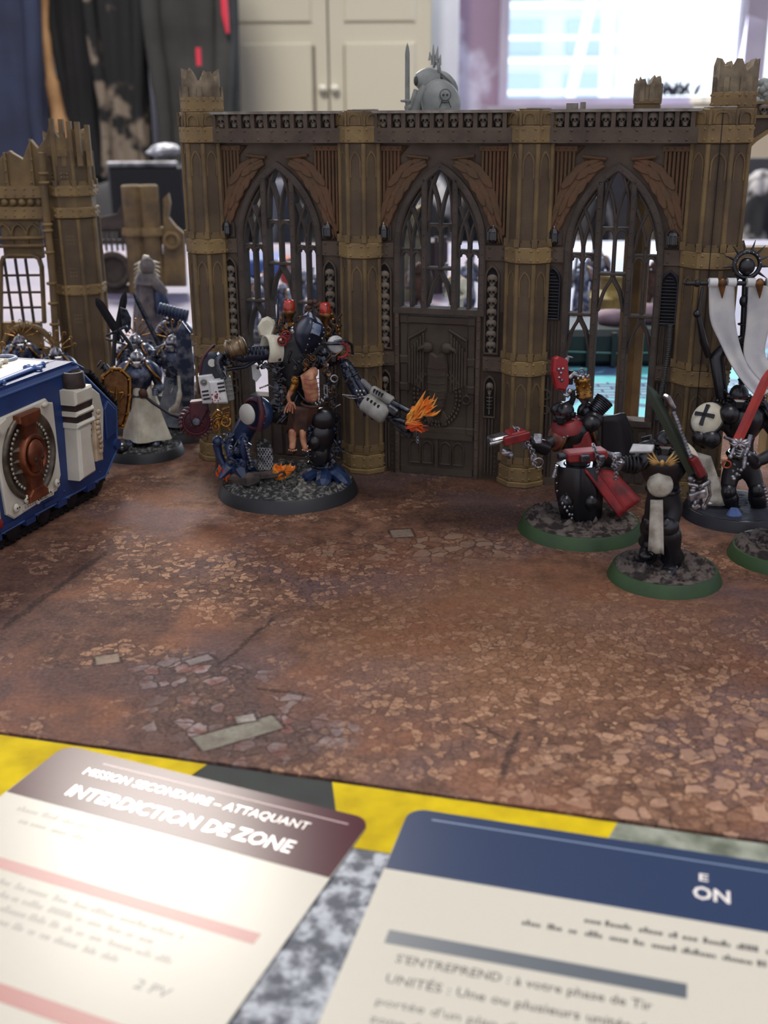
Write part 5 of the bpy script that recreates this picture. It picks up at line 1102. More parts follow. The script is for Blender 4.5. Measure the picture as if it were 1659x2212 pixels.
# hips and trunk
mb = MB(BLK2); v, f = skin([q(618, 905), q(622, 860), q(628, 800), q(640, 755), q(655, 715), q(570, 885, -.2), q(700, 900, -.1), q(575, 765, -.1), q(740, 775, 0)], [(0, 1), (1, 2), (2, 3), (3, 4), (0, 5), (0, 6), (3, 7), (3, 8)], [.45, .5, .62, .65, .4, .38, .4, .35, .32], 1); mb.add(v, f, True); tk = part('trunk', mb, t, 'black mechanical trunk')
mb = MB(GUN); rnd = random.Random(8)
for i in range(26): a = q(rnd.uniform(585, 700), rnd.uniform(740, 900), -.55); mb.tube([a, a+Vector((rnd.uniform(-.3, .3), rnd.uniform(-.1, .05), rnd.uniform(-.4, .1)))], .045, 6)
for i in range(14): mb.cyl(q(590+3*(i % 3), 765+i*9, -.5), q(604+2*(i % 3), 768+i*9, -.62), .05, .05, 8)
greeble(mb, [q(590, 790, -.6), q(610, 850, -.75), q(615, 900, -.6)], 50, 1, 1, [GUN, BLK2, GUN, BRN]); greeble(mb, [q(700, 770, -.7), q(712, 830, -.6), q(715, 880, -.5)], 46, 2, 1, [GUN, BLK2, SIL, BRZ]); greeble(mb, [q(640, 790, -.8), q(720, 775, -.6)], 30, 3, 1, [GUN, BLK2, BRZ]); greeble(mb, [q(560, 790, -.3), q(600, 800, -.5)], 14, 4, 1, [GUN, BLK2]); part('piping', mb, tk, 'dark metal pipes')
# hooded carapace
mb = MB(DB); L = [q(650, 764, -.55), q(636, 728, -.9), (q(641, 700, -.85)), q(656, 680, -.5), q(664, 676, 0)]; R_ = [q(668, 768, -.5), q(692, 742, -.95), q(702, 712, -.9), q(690, 690, -.5), q(676, 677, 0)]
L = bez(L, 5); R_ = bez(R_, 5); rs = []
for i in range(len(L)):
    r = []; c = L[i].lerp(R_[i], .5); 
    for k in range(13): u = k/12; p = L[i].lerp(R_[i], u); r.append(p+Vector((0, -.5*math.sin(math.pi*u), .18*math.sin(math.pi*u))))
    rs.append([tuple(p) for p in r]+[tuple(p+Vector((0, .09, -.03))) for p in r[::-1]])
mb.rings(rs); cp = part('hood', mb, t, 'dark blue curved hood')
mb = MB(WHT)
for (a0, a1, a2, w) in ((.1, .5, .0, .10), (.42, .86, .45, .10), (.6, .9, .8, .06)):
    pass
mb = MB(mat('streaked_white', hexc(196, 206, 216), .5, col2=hexc(90, 110, 140), ns=1.4))
for (i0, i1, u0, u1) in ((14, 18, .05, .30), (13, 17, .45, .60), (7, 11, .60, .88), (12, 15, .78, .97)):
    rows = []
    for i in range(i0, i1+1):
        r = []
        for k in range(5): u = u0+(u1-u0)*k/4; p = L[i].lerp(R_[i], u)+Vector((0, -.5*math.sin(math.pi*u)-.02, .18*math.sin(math.pi*u)+.01)); r.append(tuple(p))
        rows.append(r)
    mb.add([p for r in rows for p in r], [(a*5+b_, a*5+b_+1, a*5+b_+6, a*5+b_+5) for a in range(len(rows)-1) for b_ in range(4)], True)
part('hood_stripe', mb, cp, 'white painted streaks')
mb = MB(SIL)
for i in range(1, 15, 2): mb.ball(R_[i]+Vector((-.03, -.08, 0)), .035, 6, 5); mb.ball(L[i].lerp(R_[i], .62)+Vector((0, -.5, .17)), .03, 6, 5)
part('hood_rivet', mb, cp, 'silver rivets')
# lenses, candles and valve wheels on top
RL = mat('red_lens', hexc(196, 52, 30), .2, col2=hexc(120, 26, 22), ns=4, spec=.8)
for (x, y) in ((624, 664), (702, 670)):
    mb = MB(RL); mb.lathe([(.02, .27), (.14, .25), (.20, .14), (.20, -.1), (.16, -.2)], Matrix.Translation(q(x, y, 0)), 14); g = part('red_lamp', mb, t, 'red domed lamp'); mb = MB(BRZ); mb.lathe([(.21, -.08), (.24, -.12), (.24, -.2), (.15, -.3), (.12, -.5)], Matrix.Translation(q(x, y, 0)), 14)
    for i in range(4): mb.tube([q(x, y, 0)+Vector((.21*math.cos(i*1.57+.5), .21*math.sin(i*1.57+.5), -.15)), q(x, y, 0)+Vector((.18*math.cos(i*1.57+.5), .18*math.sin(i*1.57+.5), .2))], .02, 5)
    part('lamp_cage', mb, g, 'bronze cage')
mb = MB(BRN); rnd = random.Random(15)
for i in range(30): a = q(rnd.uniform(600, 730), rnd.uniform(690, 735), rnd.uniform(-.1, .5)); mb.tube([a, a+Vector((rnd.uniform(-.25, .25), 0, rnd.uniform(.05, .35)))], .05, 6)
for i in range(12): a = q(rnd.uniform(660, 700), rnd.uniform(650, 672), .2); mb.ball(a, .09, 7, 5)
mb.use(GOLD)
for i in range(16): mb.ball(q(rnd.uniform(600, 735), rnd.uniform(675, 740), rnd.uniform(-.3, .2)), .05, 6, 5)
greeble(mb, [q(598, 720, -.2), q(650, 690, 0), q(735, 720, 0)], 46, 5, .9, [BRN, BRZ, BLK2, GOLD]); part('top_clutter', mb, t, 'brown and gold reliquary clutter')
mb = MB(GUN); mb.tube([q(600, 720, .1), q(600, 645, .1)], [.05, .03], 6); mb.tube([q(716, 730, .1), q(735, 700, .1)], [.07, .09], 8); mb.torus(tuple(q(592, 692, -.1)), .09, .03, rot3(axis((0, 0, 0), (0, 1, 0))), 12, 6); part('aerial', mb, t, 'thin dark mast')
mb = MB(REDP)
for (x, y) in ((610, 737), (619, 725)):
    c = q(x, y, -.7); X = rot3(axis((0, 0, 0), (0.2, 1, .1))); mb.torus(tuple(c), .15, .035, X, 20, 6)
    for i in range(4): mb.tube([c, c+X @ Vector((.14*math.cos(i*1.57), .14*math.sin(i*1.57), 0))], .022, 5)
part('valve_wheel', mb, t, 'pair of red valve wheels')
# white shoulder shells
mb = MB(BONE); mb.X = None; ol = [(560, 725), (556, 705), (566, 688), (578, 683), (592, 690), (597, 702), (590, 722), (584, 733)]; A = [q(x, y, -.1) for x, y in ol]; B = [q(x, y, .15) for x, y in ol]; C_ = [lerp(p, q(577, 708, -.1), .25)+Vector((0, -.16, 0)) for p in A]
mb.rings([[tuple(p) for p in B], [tuple(p) for p in A], [tuple(p) for p in C_]]); part('upper_shell', mb, t, 'white upper armour shell')
mb = MB(BONE); X = axis(q(580, 757, -.35), (-1, -.55, .1)); mb.lathe([(.44, -.38), (.47, -.1), (.46, .12), (.40, .14), (.38, -.05), (.36, -.3)], X @ Matrix.Diagonal((1, 1.15, 1, 1)), 28, True, math.radians(-40), math.radians(215)); part('shoulder_shell', mb, t, 'white curved shoulder shell')
mb = MB(WHT); X = axis(q(726, 744, -.2), (.5, -1, .2)); mb.lathe([(.01, .06), (.26, .05), (.30, 0), (.30, -.08)], X, 24); sh = part('right_shell', mb, t, 'white disc shell'); mb = MB(REDP); X = axis(q(736, 757, -.3), (.35, -1, .1)); mb.torus(tuple(q(736, 757, -.3)), .24, .045, rot3(X), 24, 6, math.radians(-120), math.radians(110))
for i in range(8): a = math.radians(-110+26*i); mb.obox(X @ Matrix.Rotation(a, 4, 'Z') @ Matrix.Translation((.29, 0, 0)), .04, .03, .03)
part('cog_ring', mb, sh, 'red half cog'); mb = MB(GUN); mb.tube([q(722, 738, -.3), q(745, 735, -.2), q(760, 745, 0), q(762, 765, .1)], .05, 8); mb.tube([q(700, 742, -.4), q(735, 742, -.4)], .06, 8); mb.ball(q(700, 760, -.5), .16, 10, 8); mb.ball(q(690, 772, -.5), .12, 8, 6); part('curved_pipe', mb, t)
mb = MB(WHT); mb.prism([(-.13, .3), (.08, .26), (.2, -.1), (.02, -.32), (-.1, -.2)], -.05, .05); mb.v = [(a+q(552, 805).x, b+q(552, 805).y, c+q(552, 805).z) for a, b, c in mb.v]; part('small_plate', mb, t, 'small white plate')
# pilot strapped to the front: torso, arm, legs
mb = MB(SKN); v, f = skin([q(675, 870, -.75), q(673, 848, -.82), q(668, 825, -.85), q(660, 806, -.85), q(688, 802, -.8), q(654, 815, -.85)], [(0, 1), (1, 2), (2, 3), (3, 4), (3, 5)], [.27, .26, .30, .24, .17, .12], 2); mb.add(v, f, True)
pl = part('pilot_torso', mb, t, 'flesh coloured strapped pilot'); mb = MB(mat('scar_lines', hexc(140, 72, 60), .6))
for i in range(5): mb.tube([q(656+i, 818+i*10, -1.12), q(670, 822+i*10, -1.17), q(690, 817+i*10, -1.06)], .014, 5)
part('rib_lines', mb, pl); mb = MB(SIL)
mb.strip([(0, 0), (0, -.3), (.1, -.36), (.1, -.02)], .03, 0, .04, True); mb.v = [(a+q(700, 832, -1).x, b+q(700, 832, -1).y, c+q(700, 832, -1).z) for a, b, c in mb.v]; mb.torus(tuple(q(722, 818, -.7)), .12, .03, rot3(axis((0, 0, 0), (0, 1, 0))), 14, 6); part('shackle', mb, pl, 'silver shackle')
mb = MB(SKN); v, f = skin([q(628, 875, -.8), q(622, 858, -.85), q(633, 838, -.85), q(640, 822, -.8)], [(0, 1), (1, 2), (2, 3)], [.07, .08, .12, .14], 1); mb.add(v, f, True)
for i in range(4): mb.tube([q(628-3+i*3, 868, -.85), q(617+i*5, 882+(i % 2)*3, -.9), q(614+i*6, 893-(i % 3)*2, -.88)], [.04, .038, .025], 6)
mb.tube([q(626, 868, -.85), q(636, 874, -.95), q(638, 884, -.95)], [.04, .035, .025], 6); part('pilot_hand', mb, t, 'hanging bare hand'); mb = MB(GOLD); mb.ball(q(637, 822, -.95), (.14, .12, .17), 10, 8); mb.ball(q(634, 818, -1.06), .05, 6, 5); mb.ball(q(641, 818, -1.06), .05, 6, 5); mb.tube([q(637, 830, -.9), q(630, 845, -.95)], [.14, .1], 8); part('gold_skull', mb, t, 'gold skull ornament')
mb = MB(BRN); cloth(mb, [q(626, 872, -.8), q(650, 880, -.95), q(690, 874, -.75)], [q(618, 935, -.55), q(646, 946, -.8), q(676, 935, -.5)], 5, .07, .09); mb.torus(tuple(q(672, 872, -.78)), .32, .045, rot3(axis((0, 0, 0), (.1, -.1, 1))), 20, 6); part('loincloth', mb, t, 'dark brown loincloth'); mb = MB(SIL)
for i in range(7): mb.ball(q(682+i*3.2, 872-i*2+(i % 2)*5, -1.02), (.04, .03, .06), 6, 5)
part('tooth_belt', mb, t, 'silver teeth')
for (x, s_) in ((633, 1), (655, .85)):
    mb = MB(SKN); v, f = skin([q(x, 925, -.75), q(x-1, 945, -.75), q(x-1+3*(x > 640), 962, -.8), q(x-3+9*(x > 640), 972, -1.0)], [(0, 1), (1, 2), (2, 3)], [.17*s_, .15*s_, .12*s_, .12*s_], 1); mb.add(v, f, True)
    for i in range(5): mb.ball(q(x-9+i*4+(8 if x > 640 else 0), 974-(abs(i-2)), -1.14), (.035, .05, .03), 6, 5)
    part('bare_foot', mb, t, 'bare foot')
# legs
def lg(pts, rad, name='leg', m=DB, lab=None):
    mb = MB(m); v, f = skin(pts, [(i, i+1) for i in range(len(pts)-1)], rad, 1); mb.add(v, f, True); return part(name, mb, t, lab)
rl = lg([q(700, 900, -.1), q(694, 935, -.35), q(690, 960, -.2), q(692, 1000, 0), q(698, 1030, 0)], [.50, .62, .46, .38, .40], 'leg', BLK, 'gloss black leg'); mb = MB(BLK); mb.ball(q(698, 905, -.5), (.46, .32, .42)); mb.ball(q(680, 955, -.6), (.24, .22, .28)); mb.obox(look(q(725, 925, -.1), (.6, -1, 0)), .1, .3, .55, .06)
part('knee_guard', mb, rl); mb = MB(GUN)
for i in range(8): mb.torus(tuple(q(693, 975+i*6, -.05)), .31, .035, None, 18, 6)
for i in range(10): mb.ball(q(715+i*3.2, 880+i*13 if i < 7 else 960+i*2, -.3), .045, 6, 5)
greeble(mb, [q(672, 900, -.6), q(665, 960, -.6), q(672, 1000, -.4)], 26, 6, 1, [BLK, GUN, BLU]); greeble(mb, [q(722, 900, -.4), q(728, 960, -.4), q(716, 1010, -.4)], 26, 7, 1, [BLK, GUN, BLU])
mb.use(BLK); mb.lathe([(.05, -.06), (.30, -.04), (.34, .02), (.28, .10), (.05, .14)], axis(q(690, 978, -.45), (-.1, -1, .1)) @ Matrix.Diagonal((1, 1.5, 1, 1)), 20)
part('ankle_bellows', mb, rl)
mb = MB(BLU)
for (dx, dy_, L_) in ((-.95, -.3, 1), (-.1, -1.0, 1.15), (.85, -.75, 1.2), (.6, .6, .9)):
    o = q(706, 1035, 0); o.z = .75; e = Vector((o.x+dx*.85, o.y+dy_*.85, .50)); md = lerp(o, e, .55)+Vector((0, 0, .1)); mb.tube(bez([o, md, e, e+Vector((dx, dy_, 0))*.12+Vector((0, 0, -.06))], 3), [.34]*3+[.28]*3+[.2, .15, .09, .03], 8, flat=.75, smooth=False)
mb.ball((q(706, 1035, 0).x, q(706, 1035, 0).y, .85), (.42, .4, .4)); part('clawed_foot', mb, t, 'dark blue clawed foot')
ll = lg([q(572, 885, -.2), q(545, 900, -.35), q(525, 930, -.2), q(512, 965, .1), q(508, 995, 0)], [.46, .46, .42, .40, .46], 'leg', BLU, 'dark blue bent leg')
mb = MB(BLU); c = q(556, 893, -.6); X = axis(c, (-.85, -1, .1)); mb.lathe([(.52, -.25), (.60, -.1), (.60, .1), (.50, .2), (.50, .1), (.02, .1)], X, 30); kd = part('knee_drum', mb, ll, 'dark blue knee drum'); mb = MB(MAR); mb.torus(tuple(X @ Vector((0, 0, .18))), .5, .055, rot3(X), 30, 6)
mb.tube([q(560, 858, -.9), q(566, 890, -1.1), q(560, 930, -1)], .10, 8); part('maroon_ring', mb, kd, 'maroon ring'); mb = MB(mat('pale_grey_paint', hexc(186, 186, 176), .5)); mb.lathe([(.01, .06), (.33, .05), (.36, 0), (.36, -.05)], axis(q(533, 895, -1.05), (-.85, -1, .05)), 24); part('grey_disc', mb, kd, 'pale grey disc'); mb = MB(SIL)
for i in range(14): a = i*2*math.pi/14; mb.ball(X @ Vector((.54*math.cos(a), .54*math.sin(a), .16)), .03, 6, 5)
for i in range(9): mb.ball(q(562+i*4, 838-(4-abs(i-4))*1.5, -.4), .035, 6, 5)
part('drum_rivet', mb, kd, 'silver rivets')
mb = MB(BLU); mb.tube([q(500, 935, -.3), q(494, 965, -.4), q(500, 995, -.5)], [.14, .17, .12], 8); mb.tube([q(528, 935, -.6), q(524, 968, -.7), q(530, 992, -.6)], [.12, .14, .1], 8); mb.tube([q(468, 958, -.2), q(474, 985, -.2), q(486, 1008, -.3)], [.16, .13, .1], 8)
mb.torus(tuple(q(526, 950, -.75)), .14, .04, rot3(axis((0, 0, 0), (.2, 1, 0))), 16, 6); mb.ball(q(470, 953, -.3), .2, 10, 8); greeble(mb, [q(485, 945, -.4), q(505, 975, -.6), q(540, 960, -.6)], 40, 9, 1, [BLU, GUN, BLU, SIL]); greeble(mb, [q(488, 1000, -.6), q(545, 1005, -.7)], 26, 10, 1, [BLU, GUN, BLU]); part('hydraulics', mb, ll, 'blue pistons')
mb = MB(BLU); o = q(512, 1000, -.2)
mb.obox(Matrix.Translation(o+Vector((0, 0, -.1))), .42, .45, .24, .12)
for (dx, dy_) in ((-.55, -.6), (.35, -.75), (.65, .1), (-.75, .2)): e = o+Vector((dx, dy_, -.38)); mb.tube([o, lerp(o, e, .6)+Vector((0, 0, .1)), e], [.28, .24, .08], 8, flat=.8, smooth=False)
part('left_foot', mb, t, 'dark blue clawed foot'); mb = MB(SIL)
for i in range(8): mb.tube([q(528+i*2, 952+i*7, -.8), q(531+i*2, 955+i*7, -.86)], .045, 6)
part('foot_trim', mb, t, 'silver trim')
# rubble, grating and flames under the foot
mb = MB(mat('grey_brown_debris', hexc(92, 82, 74), .85, col2=hexc(52, 46, 44), ns=2, bump=.6)); mb.tube([q(480, 1028, -.3), q(515, 1030, -.6), q(560, 1028, -.6), q(610, 1022, -.4), q(640, 1010, 0)], [.15, .26, .22, .22, .08], 7, flat=.7, smooth=False); mb.tube([q(500, 1040, -.4), q(540, 1038, -.9), q(560, 1034, -.8)], [.2, .28, .15], 6, smooth=False)
mb.tube([q(470, 968, .2), q(478, 1000, .3), q(474, 1025, .3)], [.1, .2, .18], 6, smooth=False); part('debris', mb, t, 'grey brown debris')
mb = MB(ASH); X = look(q(572, 985, -.2), (-.1, -1, .15)); mb.X = X; mb.prism([(-.30, .52), (-.02, .62), (.2, .45), (.36, -.1), (.44, -.55), (-.28, -.55)], -.03, .1, .03); mb.X = None; gp = part('broken_panel', mb, t, 'broken grey panel'); mb = MB(SIL); mb.X = X
for sg in (-1, 1):
    for i in range(-9, 10):
        seg_ = []
        for k in range(25):
            z = -.5+.8*k/24; x = .09+i*.10+sg*(z+.1)*.6
            if -.26 < x < .30-max(0, z)*.3: seg_.append((x, z))
        if len(seg_) > 2: mb.strip([seg_[0], seg_[-1]], .02, -.06-.008*sg, -.03)
mb.X = None; part('grating', mb, gp, 'diamond mesh grating')
mb = MB(FLR); flame(mb, q(488, 1030, -.4), (-.2, -.3, .6), .5, .2, 22, 3); part('ground_flame', mb, t, 'red orange painted flames'); mb = MB(FLA); flame(mb, q(608, 1026, -.3), (.1, -.3, .5), .5, .24, 34, 4); part('ground_flame', mb, t, 'orange painted flames')
mb = MB(MUD); rnd = random.Random(21)
for i in range(26): a = rnd.uniform(0, 6.28); r = rnd.uniform(.3, 2.1); mb.ball((bx+r*math.cos(a), by+r*math.sin(a), .44), (rnd.uniform(.05, .15), rnd.uniform(.05, .12), rnd.uniform(.03, .09)), 6, 4)
part('ground_rubble', mb, t, 'small stones')
# saw arm
ua = MB(DB); ua.tube([q(588, 762, -.2), q(548, 765, -.3), q(500, 772, -.3), q(455, 785, -.3)], [.24, .26, .22, .26], 10); ua.tube([q(560, 775, -.2), q(530, 792, -.2), q(490, 798, -.3)], [.07, .07, .07], 8)
for x in range(545, 570, 8): ua.torus(tuple(q(x, 757, -.5)), .12, .04, rot3(axis((0, 0, 0), (1, 0, 0))), 12, 6)
A_ = part('upper_arm', greeble(ua, [q(545, 760, -.5), q(500, 778, -.5), q(470, 780, -.5)], 26, 12, .9, [DB, GUN, DB]), t, 'dark blue upper arm')
mb = MB(mat('brass_tank', hexc(160, 142, 112), .35, .8, col2=hexc(96, 78, 60), ns=3)); a, b = q(485, 758, -.7), q(531, 744, -.5); d = b-a; L0 = d.length; mb.lathe([(.02, 0), (.2, .02), (.30, .1), (.32, .14), (.32, L0-.14), (.28, L0-.04), (.15, L0), (.02, L0+.02)], axis(a, d), 24)
for z in (.14, .26, .52, .62): mb.torus(tuple(axis(a, d) @ Vector((0, 0, z))), .325, .03, rot3(axis(a, d)), 24, 6)
mb.cyl(q(497, 735, -.6), q(496, 742, -.6), .05, .06, 8); mb.cyl(q(518, 727, -.6), q(518, 735, -.6), .05, .06, 8); part('fuel_tank', mb, A_, 'brass fuel tank')
mb = MB(GUN); pth = bez([q(480, 768, -.6), q(470, 780, -.8), q(474, 800, -.8), q(484, 818, -.7)], 8)
for i in range(len(pth)-1): mb.torus(tuple(pth[i]), .085, .03, rot3(axis((0, 0, 0), pth[i+1]-pth[i])), 12, 6)
mb.tube(pth, .08, 8); part('hose', mb, A_, 'ribbed steel hose')
mb = MB(DB); mb.prism([(-.35, .12), (-.12, .36), (.2, .36), (.40, .05), (.42, -.5), (-.40, -.5)], -.22, .22, .05); c = q(458, 785, -.5); mb.v = [(a+c.x, b_+c.y, c_+c.z) for a, b_, c_ in mb.v]; el = part('elbow', mb, t, 'dark blue elbow'); mb = MB(mat('pale_grey_paint', hexc(186, 186, 176), .5)); mb.cyl(q(458, 784, -.72), q(458, 784, -.8), .14, .13, 18); part('elbow_disc', mb, el, 'pale grey disc')
mb = MB(MAR); mb.tube(bez([q(461, 750, -.3), q(462, 746, -.4), q(452, 756, -.6), q(438, 776, -.7), q(432, 810, -.7), q(430, 850, -.6)], 4), .045, 8); part('brown_pipe', mb, el, 'brown pipe')
mb = MB(WHT); X = look(q(458, 838, -.55), (.12, -1, .02)) @ Matrix.Rotation(-.12, 4, 'Y'); mb.X = X; mb.prism([(-.38, .52), (.10, .52), (.16, .34), (.40, .34), (.44, -.56), (-.40, -.44)], -.28, .28, .04); mb.prism([(-.05, .30), (.46, .30), (.46, -.50), (-.08, -.46)], -.40, -.24, .04); mb.X = None; fa = part('forearm_box', mb, t, 'white vented forearm box')
mb = MB(BLK2); mb.X = X
for i in range(3): mb.box(.22, .45, -.415, -.38, .16-i*.13, .22-i*.13); mb.box(-.34, -.12, -.30, -.27, -.05-i*.13, .01-i*.13)
mb.X = None; part('vent_slot', mb, fa); mb = MB(mat('blood_spatter', hexc(128, 40, 46), .5)); mb.X = X; rnd = random.Random(31)
for i in range(24): mb.ball((rnd.gauss(.06, .09), -.405, rnd.gauss(-.28, .1)), (rnd.uniform(.01, .045), .006, rnd.uniform(.01, .04)), 6, 4)
mb.X = None; part('red_spatter', mb, fa, 'dark red spatter'); mb = MB(mat('grey_rib', hexc(120, 120, 114), .5)); mb.X = X
mb.obox(Matrix.Translation((.56, .02, -.1)), .12, .2, .42, .04)
for i in range(4): mb.box(.46, .70, -.22, -.18, .2-i*.16, .26-i*.16)
mb.torus((-.22, -.33, .30), .09, .03, Matrix.Rotation(math.pi/2, 4, 'X'), 12, 6); mb.ball((-.22, -.36, .30), .05, 8, 6); mb.X = None; part('side_box', mb, fa, 'grey side box')
mb = MB(MAR); mb.prism([(-.30, .42), (.30, .48), (.34, .2), (.02, -.42), (-.18, -.44), (-.34, -.2)], -.2, .2, .05); c = q(432, 892, -.5); mb.v = [(a+c.x, b_+c.y, c_+c.z) for a, b_, c_ in mb.v]; sa = part('saw_arm', mb, t, 'maroon saw mount')
mb = MB(GUN); mb.cyl(q(424, 911, -.82), q(424, 911, -.7), .12, .12, 16)
for i in range(10): a = i*.628; mb.ball(q(424, 911, -.72)+Vector((.22*math.cos(a), 0, .22*math.sin(a))), .028, 6, 5)
part('saw_hub', mb, sa, 'steel hub'); mb = MB(MAR); c = q(424, 911, -.42); X = axis(c, (0.12, -1, 0)); mb.lathe([(.02, .05), (.46, .05), (.50, 0), (.46, -.05), (.02, -.05)], X, 32)
for i in range(22): a = i*2*math.pi/22; mb.tube([X @ Vector((.47*math.cos(a), .47*math.sin(a), 0)), X @ Vector((.57*math.cos(a+.05), .57*math.sin(a+.05), 0)), X @ Vector((.63*math.cos(a+.2), .63*math.sin(a+.2), 0))], [.06, .045, .01], 6)
mb.torus(tuple(c+Vector((0, -.05, 0))), .43, .035, rot3(X), 32, 6); part('saw_blade', mb, sa, 'maroon toothed saw blade')
mb = MB(GOLD); rnd = random.Random(41)
for i in range(9): c = q(rnd.uniform(462, 496), rnd.uniform(884, 926), -.5); mb.torus(tuple(c), rnd.uniform(.08, .17), .035, rot3(axis((0, 0, 0), (rnd.uniform(-.6, .6), 1, rnd.uniform(-.4, .4)))), 14, 6)
for i in range(6): a = q(rnd.uniform(462, 490), rnd.uniform(880, 920), -.4); mb.tube([a, a+Vector((rnd.uniform(-.3, .3), 0, rnd.uniform(-.3, .3)))], .05, 6)
part('gear_cluster', mb, sa, 'dull gold gears')
# flame gun arm
mb = MB(DB); v, f = skin([q(738, 775, -.1), q(752, 800, -.3), q(768, 835, -.5), q(785, 868, -.6), q(800, 890, -.6)], [(0, 1), (1, 2), (2, 3), (3, 4)], [.24, .26, .25, .28, .24], 1); mb.add(v, f, True); mb.tube([q(756, 790, -.4), q(775, 825, -.6), q(792, 855, -.7)], [.1, .13, .1], 8); greeble(mb, [q(742, 785, -.4), q(765, 830, -.7), q(790, 880, -.8), q(800, 905, -.8)], 36, 13, 1, [DB, GUN, BLK]); ga = part('gun_arm', mb, t, 'blue black gun arm')
mb = MB(SIL); mb.tube(bez([q(740, 852, -.6), q(755, 860, -.85), q(772, 860, -.95), q(790, 856, -.9)], 5), .028, 6)
for i in range(14): mb.ball(lerp(q(741, 853, -.7), q(788, 858, -1), i/13), .033, 6, 4)
for i in range(5): mb.ball(q(770+i*4, 845+(i % 2)*8, -.95), .055, 6, 5)
part('cable_studs', mb, ga, 'silver beads'); GW = mat('worn_light_grey', hexc(168, 168, 160), .5, col2=hexc(112, 110, 106), ns=2)
a, b = q(786, 866, -.9), q(836, 900, -1.2); d = (b-a); L0 = d.length; X = axis(a, d, (0, 1, 0)); mb = MB(GW); mb.lathe([(.02, 0), (.28, 0), (.33, .06), (.33, L0-.1), (.28, L0-.02), (.1, L0)], X, 20); 
a2, b2 = q(802, 842, -.7), q(848, 868, -1.0); mb.lathe([(.02, 0), (.14, 0), (.18, .05), (.18, (b2-a2).length-.05), (.14, (b2-a2).length)], axis(a2, b2-a2), 18); gb_ = part('gun_casing', mb, t, 'light grey gun casing')
mb = MB(BLK2)
for i in range(4): p = lerp(a2, b2, .14+.12*i)+Vector((0, -.165, .05)); mb.obox(axis(p, (.3, -.2, 1)), .03, .03, .08); p = lerp(a, b, .1+.15*i)+Vector((.05, -.27, .14)); mb.obox(axis(p, (.3, -.2, 1)), .035, .03, .09)
part('vent_slot', mb, gb_); mb = MB(mat('hose_grey', hexc(120, 120, 118), .5)); pth = bez([q(772, 832, -.5), q(782, 824, -.6), q(792, 832, -.65), q(803, 843, -.7)], 6)
for i in range(len(pth)-1): mb.torus(tuple(pth[i]), .08, .03, rot3(axis((0, 0, 0), pth[i+1]-pth[i])), 12, 6)
part('hose', mb, gb_, 'grey ribbed hose'); mb = MB(GUN)
for (s0, e0) in (((846, 868), (884, 888)), ((834, 898), (876, 912))):
    p0, p1 = q(*s0, -1.05), q(*e0, -1.3); mb.cyl(p0, p1, .10, .09, 12)
    for k in range(5):
        for a_ in (-.8, .2, 1.2): X2 = axis(lerp(p0, p1, .4+.12*k), p1-p0); mb.torus(tuple(X2 @ Vector((.10*math.cos(a_+3.9), .10*math.sin(a_+3.9), 0))), .03, .012, rot3(X2 @ Matrix.Rotation(1.57, 4, 'X')), 8, 4)
    mb.torus(tuple(p1), .10, .03, rot3(axis((0, 0, 0), p1-p0)), 14, 6)
mb.obox(axis(q(850, 885, -1.2), d), .18, .14, .22, .05); mb.obox(axis(q(858, 912, -1.1), d), .14, .12, .5, .05); mb.obox(axis(q(872, 930, -1.05), d), .12, .1, .35, .04); greeble(mb, [q(845, 900, -1.2), q(880, 915, -1.2)], 22, 14, .8, [GUN, BLK2]); part('barrels', mb, gb_, 'dark pierced barrels')
mb = MB(FLA); flame(mb, q(892, 900, -1.35), (1, -.1, .7), 1.0, .17, 34, 6); flame(mb, q(915, 888, -1.4), (.4, -.1, .9), .6, .12, 16, 8); flame(mb, q(880, 912, -1.3), (1, -.1, -.1), .6, .12, 12, 9); mb.use(FLR); flame(mb, q(888, 918, -1.3), (1, 0, -.3), .55, .15, 16, 7); part('muzzle_flame', mb, gb_, 'orange painted flame')
mb = MB(SIL); chain(mb, [q(898, 916, -1.4), q(902, 935, -1.4), q(902, 958, -1.4)], .045, .016); part('chain', mb, gb_, 'short silver chain')
# ================================================================= THE BLUE TANK
TA = math.atan2(.9480, .3182)
t = thing('tank_model', 'blue and white armoured tank model with bronze emblem panel at the left edge', 'model tank', (-11.84, 31.96, 0), TA)
# own frame: x runs to the nose, -y is the side we see, z up
TB = mat('tank_blue', hexc(36, 62, 116), .5, col2=hexc(30, 52, 100), ns=.8, bump=.2, bs=12); TBE = mat('tank_blue_edge', hexc(74, 104, 158), .5); TW = mat('tank_white', hexc(226, 222, 206), .5, col2=hexc(204, 198, 178), ns=.7); TK = mat('track_steel', hexc(44, 44, 48), .45, .6, col2=hexc(24, 24, 28), ns=3)
prof = [(-4.5, .45), (6.2, .48), (7.16, 1.29), (7.36, 2.87), (5.59, 4.42), (5.2, 4.85), (-4.5, 4.85)]
def side(y0, y1):
    mb = MB(TB); mb.prism(prof, y0, y1, .1); return mb
s1 = part('track_housing', side(0, 1.1), t, 'blue side hull'); part('track_housing', side(6.0, 7.1), t, 'blue side hull')
mb = MB(TBE); mb.strip([(-4.5, 4.72), (5.12, 4.72), (5.5, 4.32), (7.22, 2.82), (7.04, 1.35), (6.14, .6), (-4.5, .58)], .05, -.03, .02); part('edge_line', mb, s1, 'pale blue raised edge')
mb = MB(TB); mb.prism([(-4.5, 1.0), (6.5, 1.0), (6.9, 2.2), (5.6, 4.0), (5.0, 4.6), (-4.5, 4.6)], 1.1, 6.0, .05); hull = part('hull', mb, t, 'blue hull')
mb = MB(TW); mb.box(-4.4, 4.6, .75, 6.3, 4.85, 5.0); part('roof_panel', mb, t, 'white roof panel')
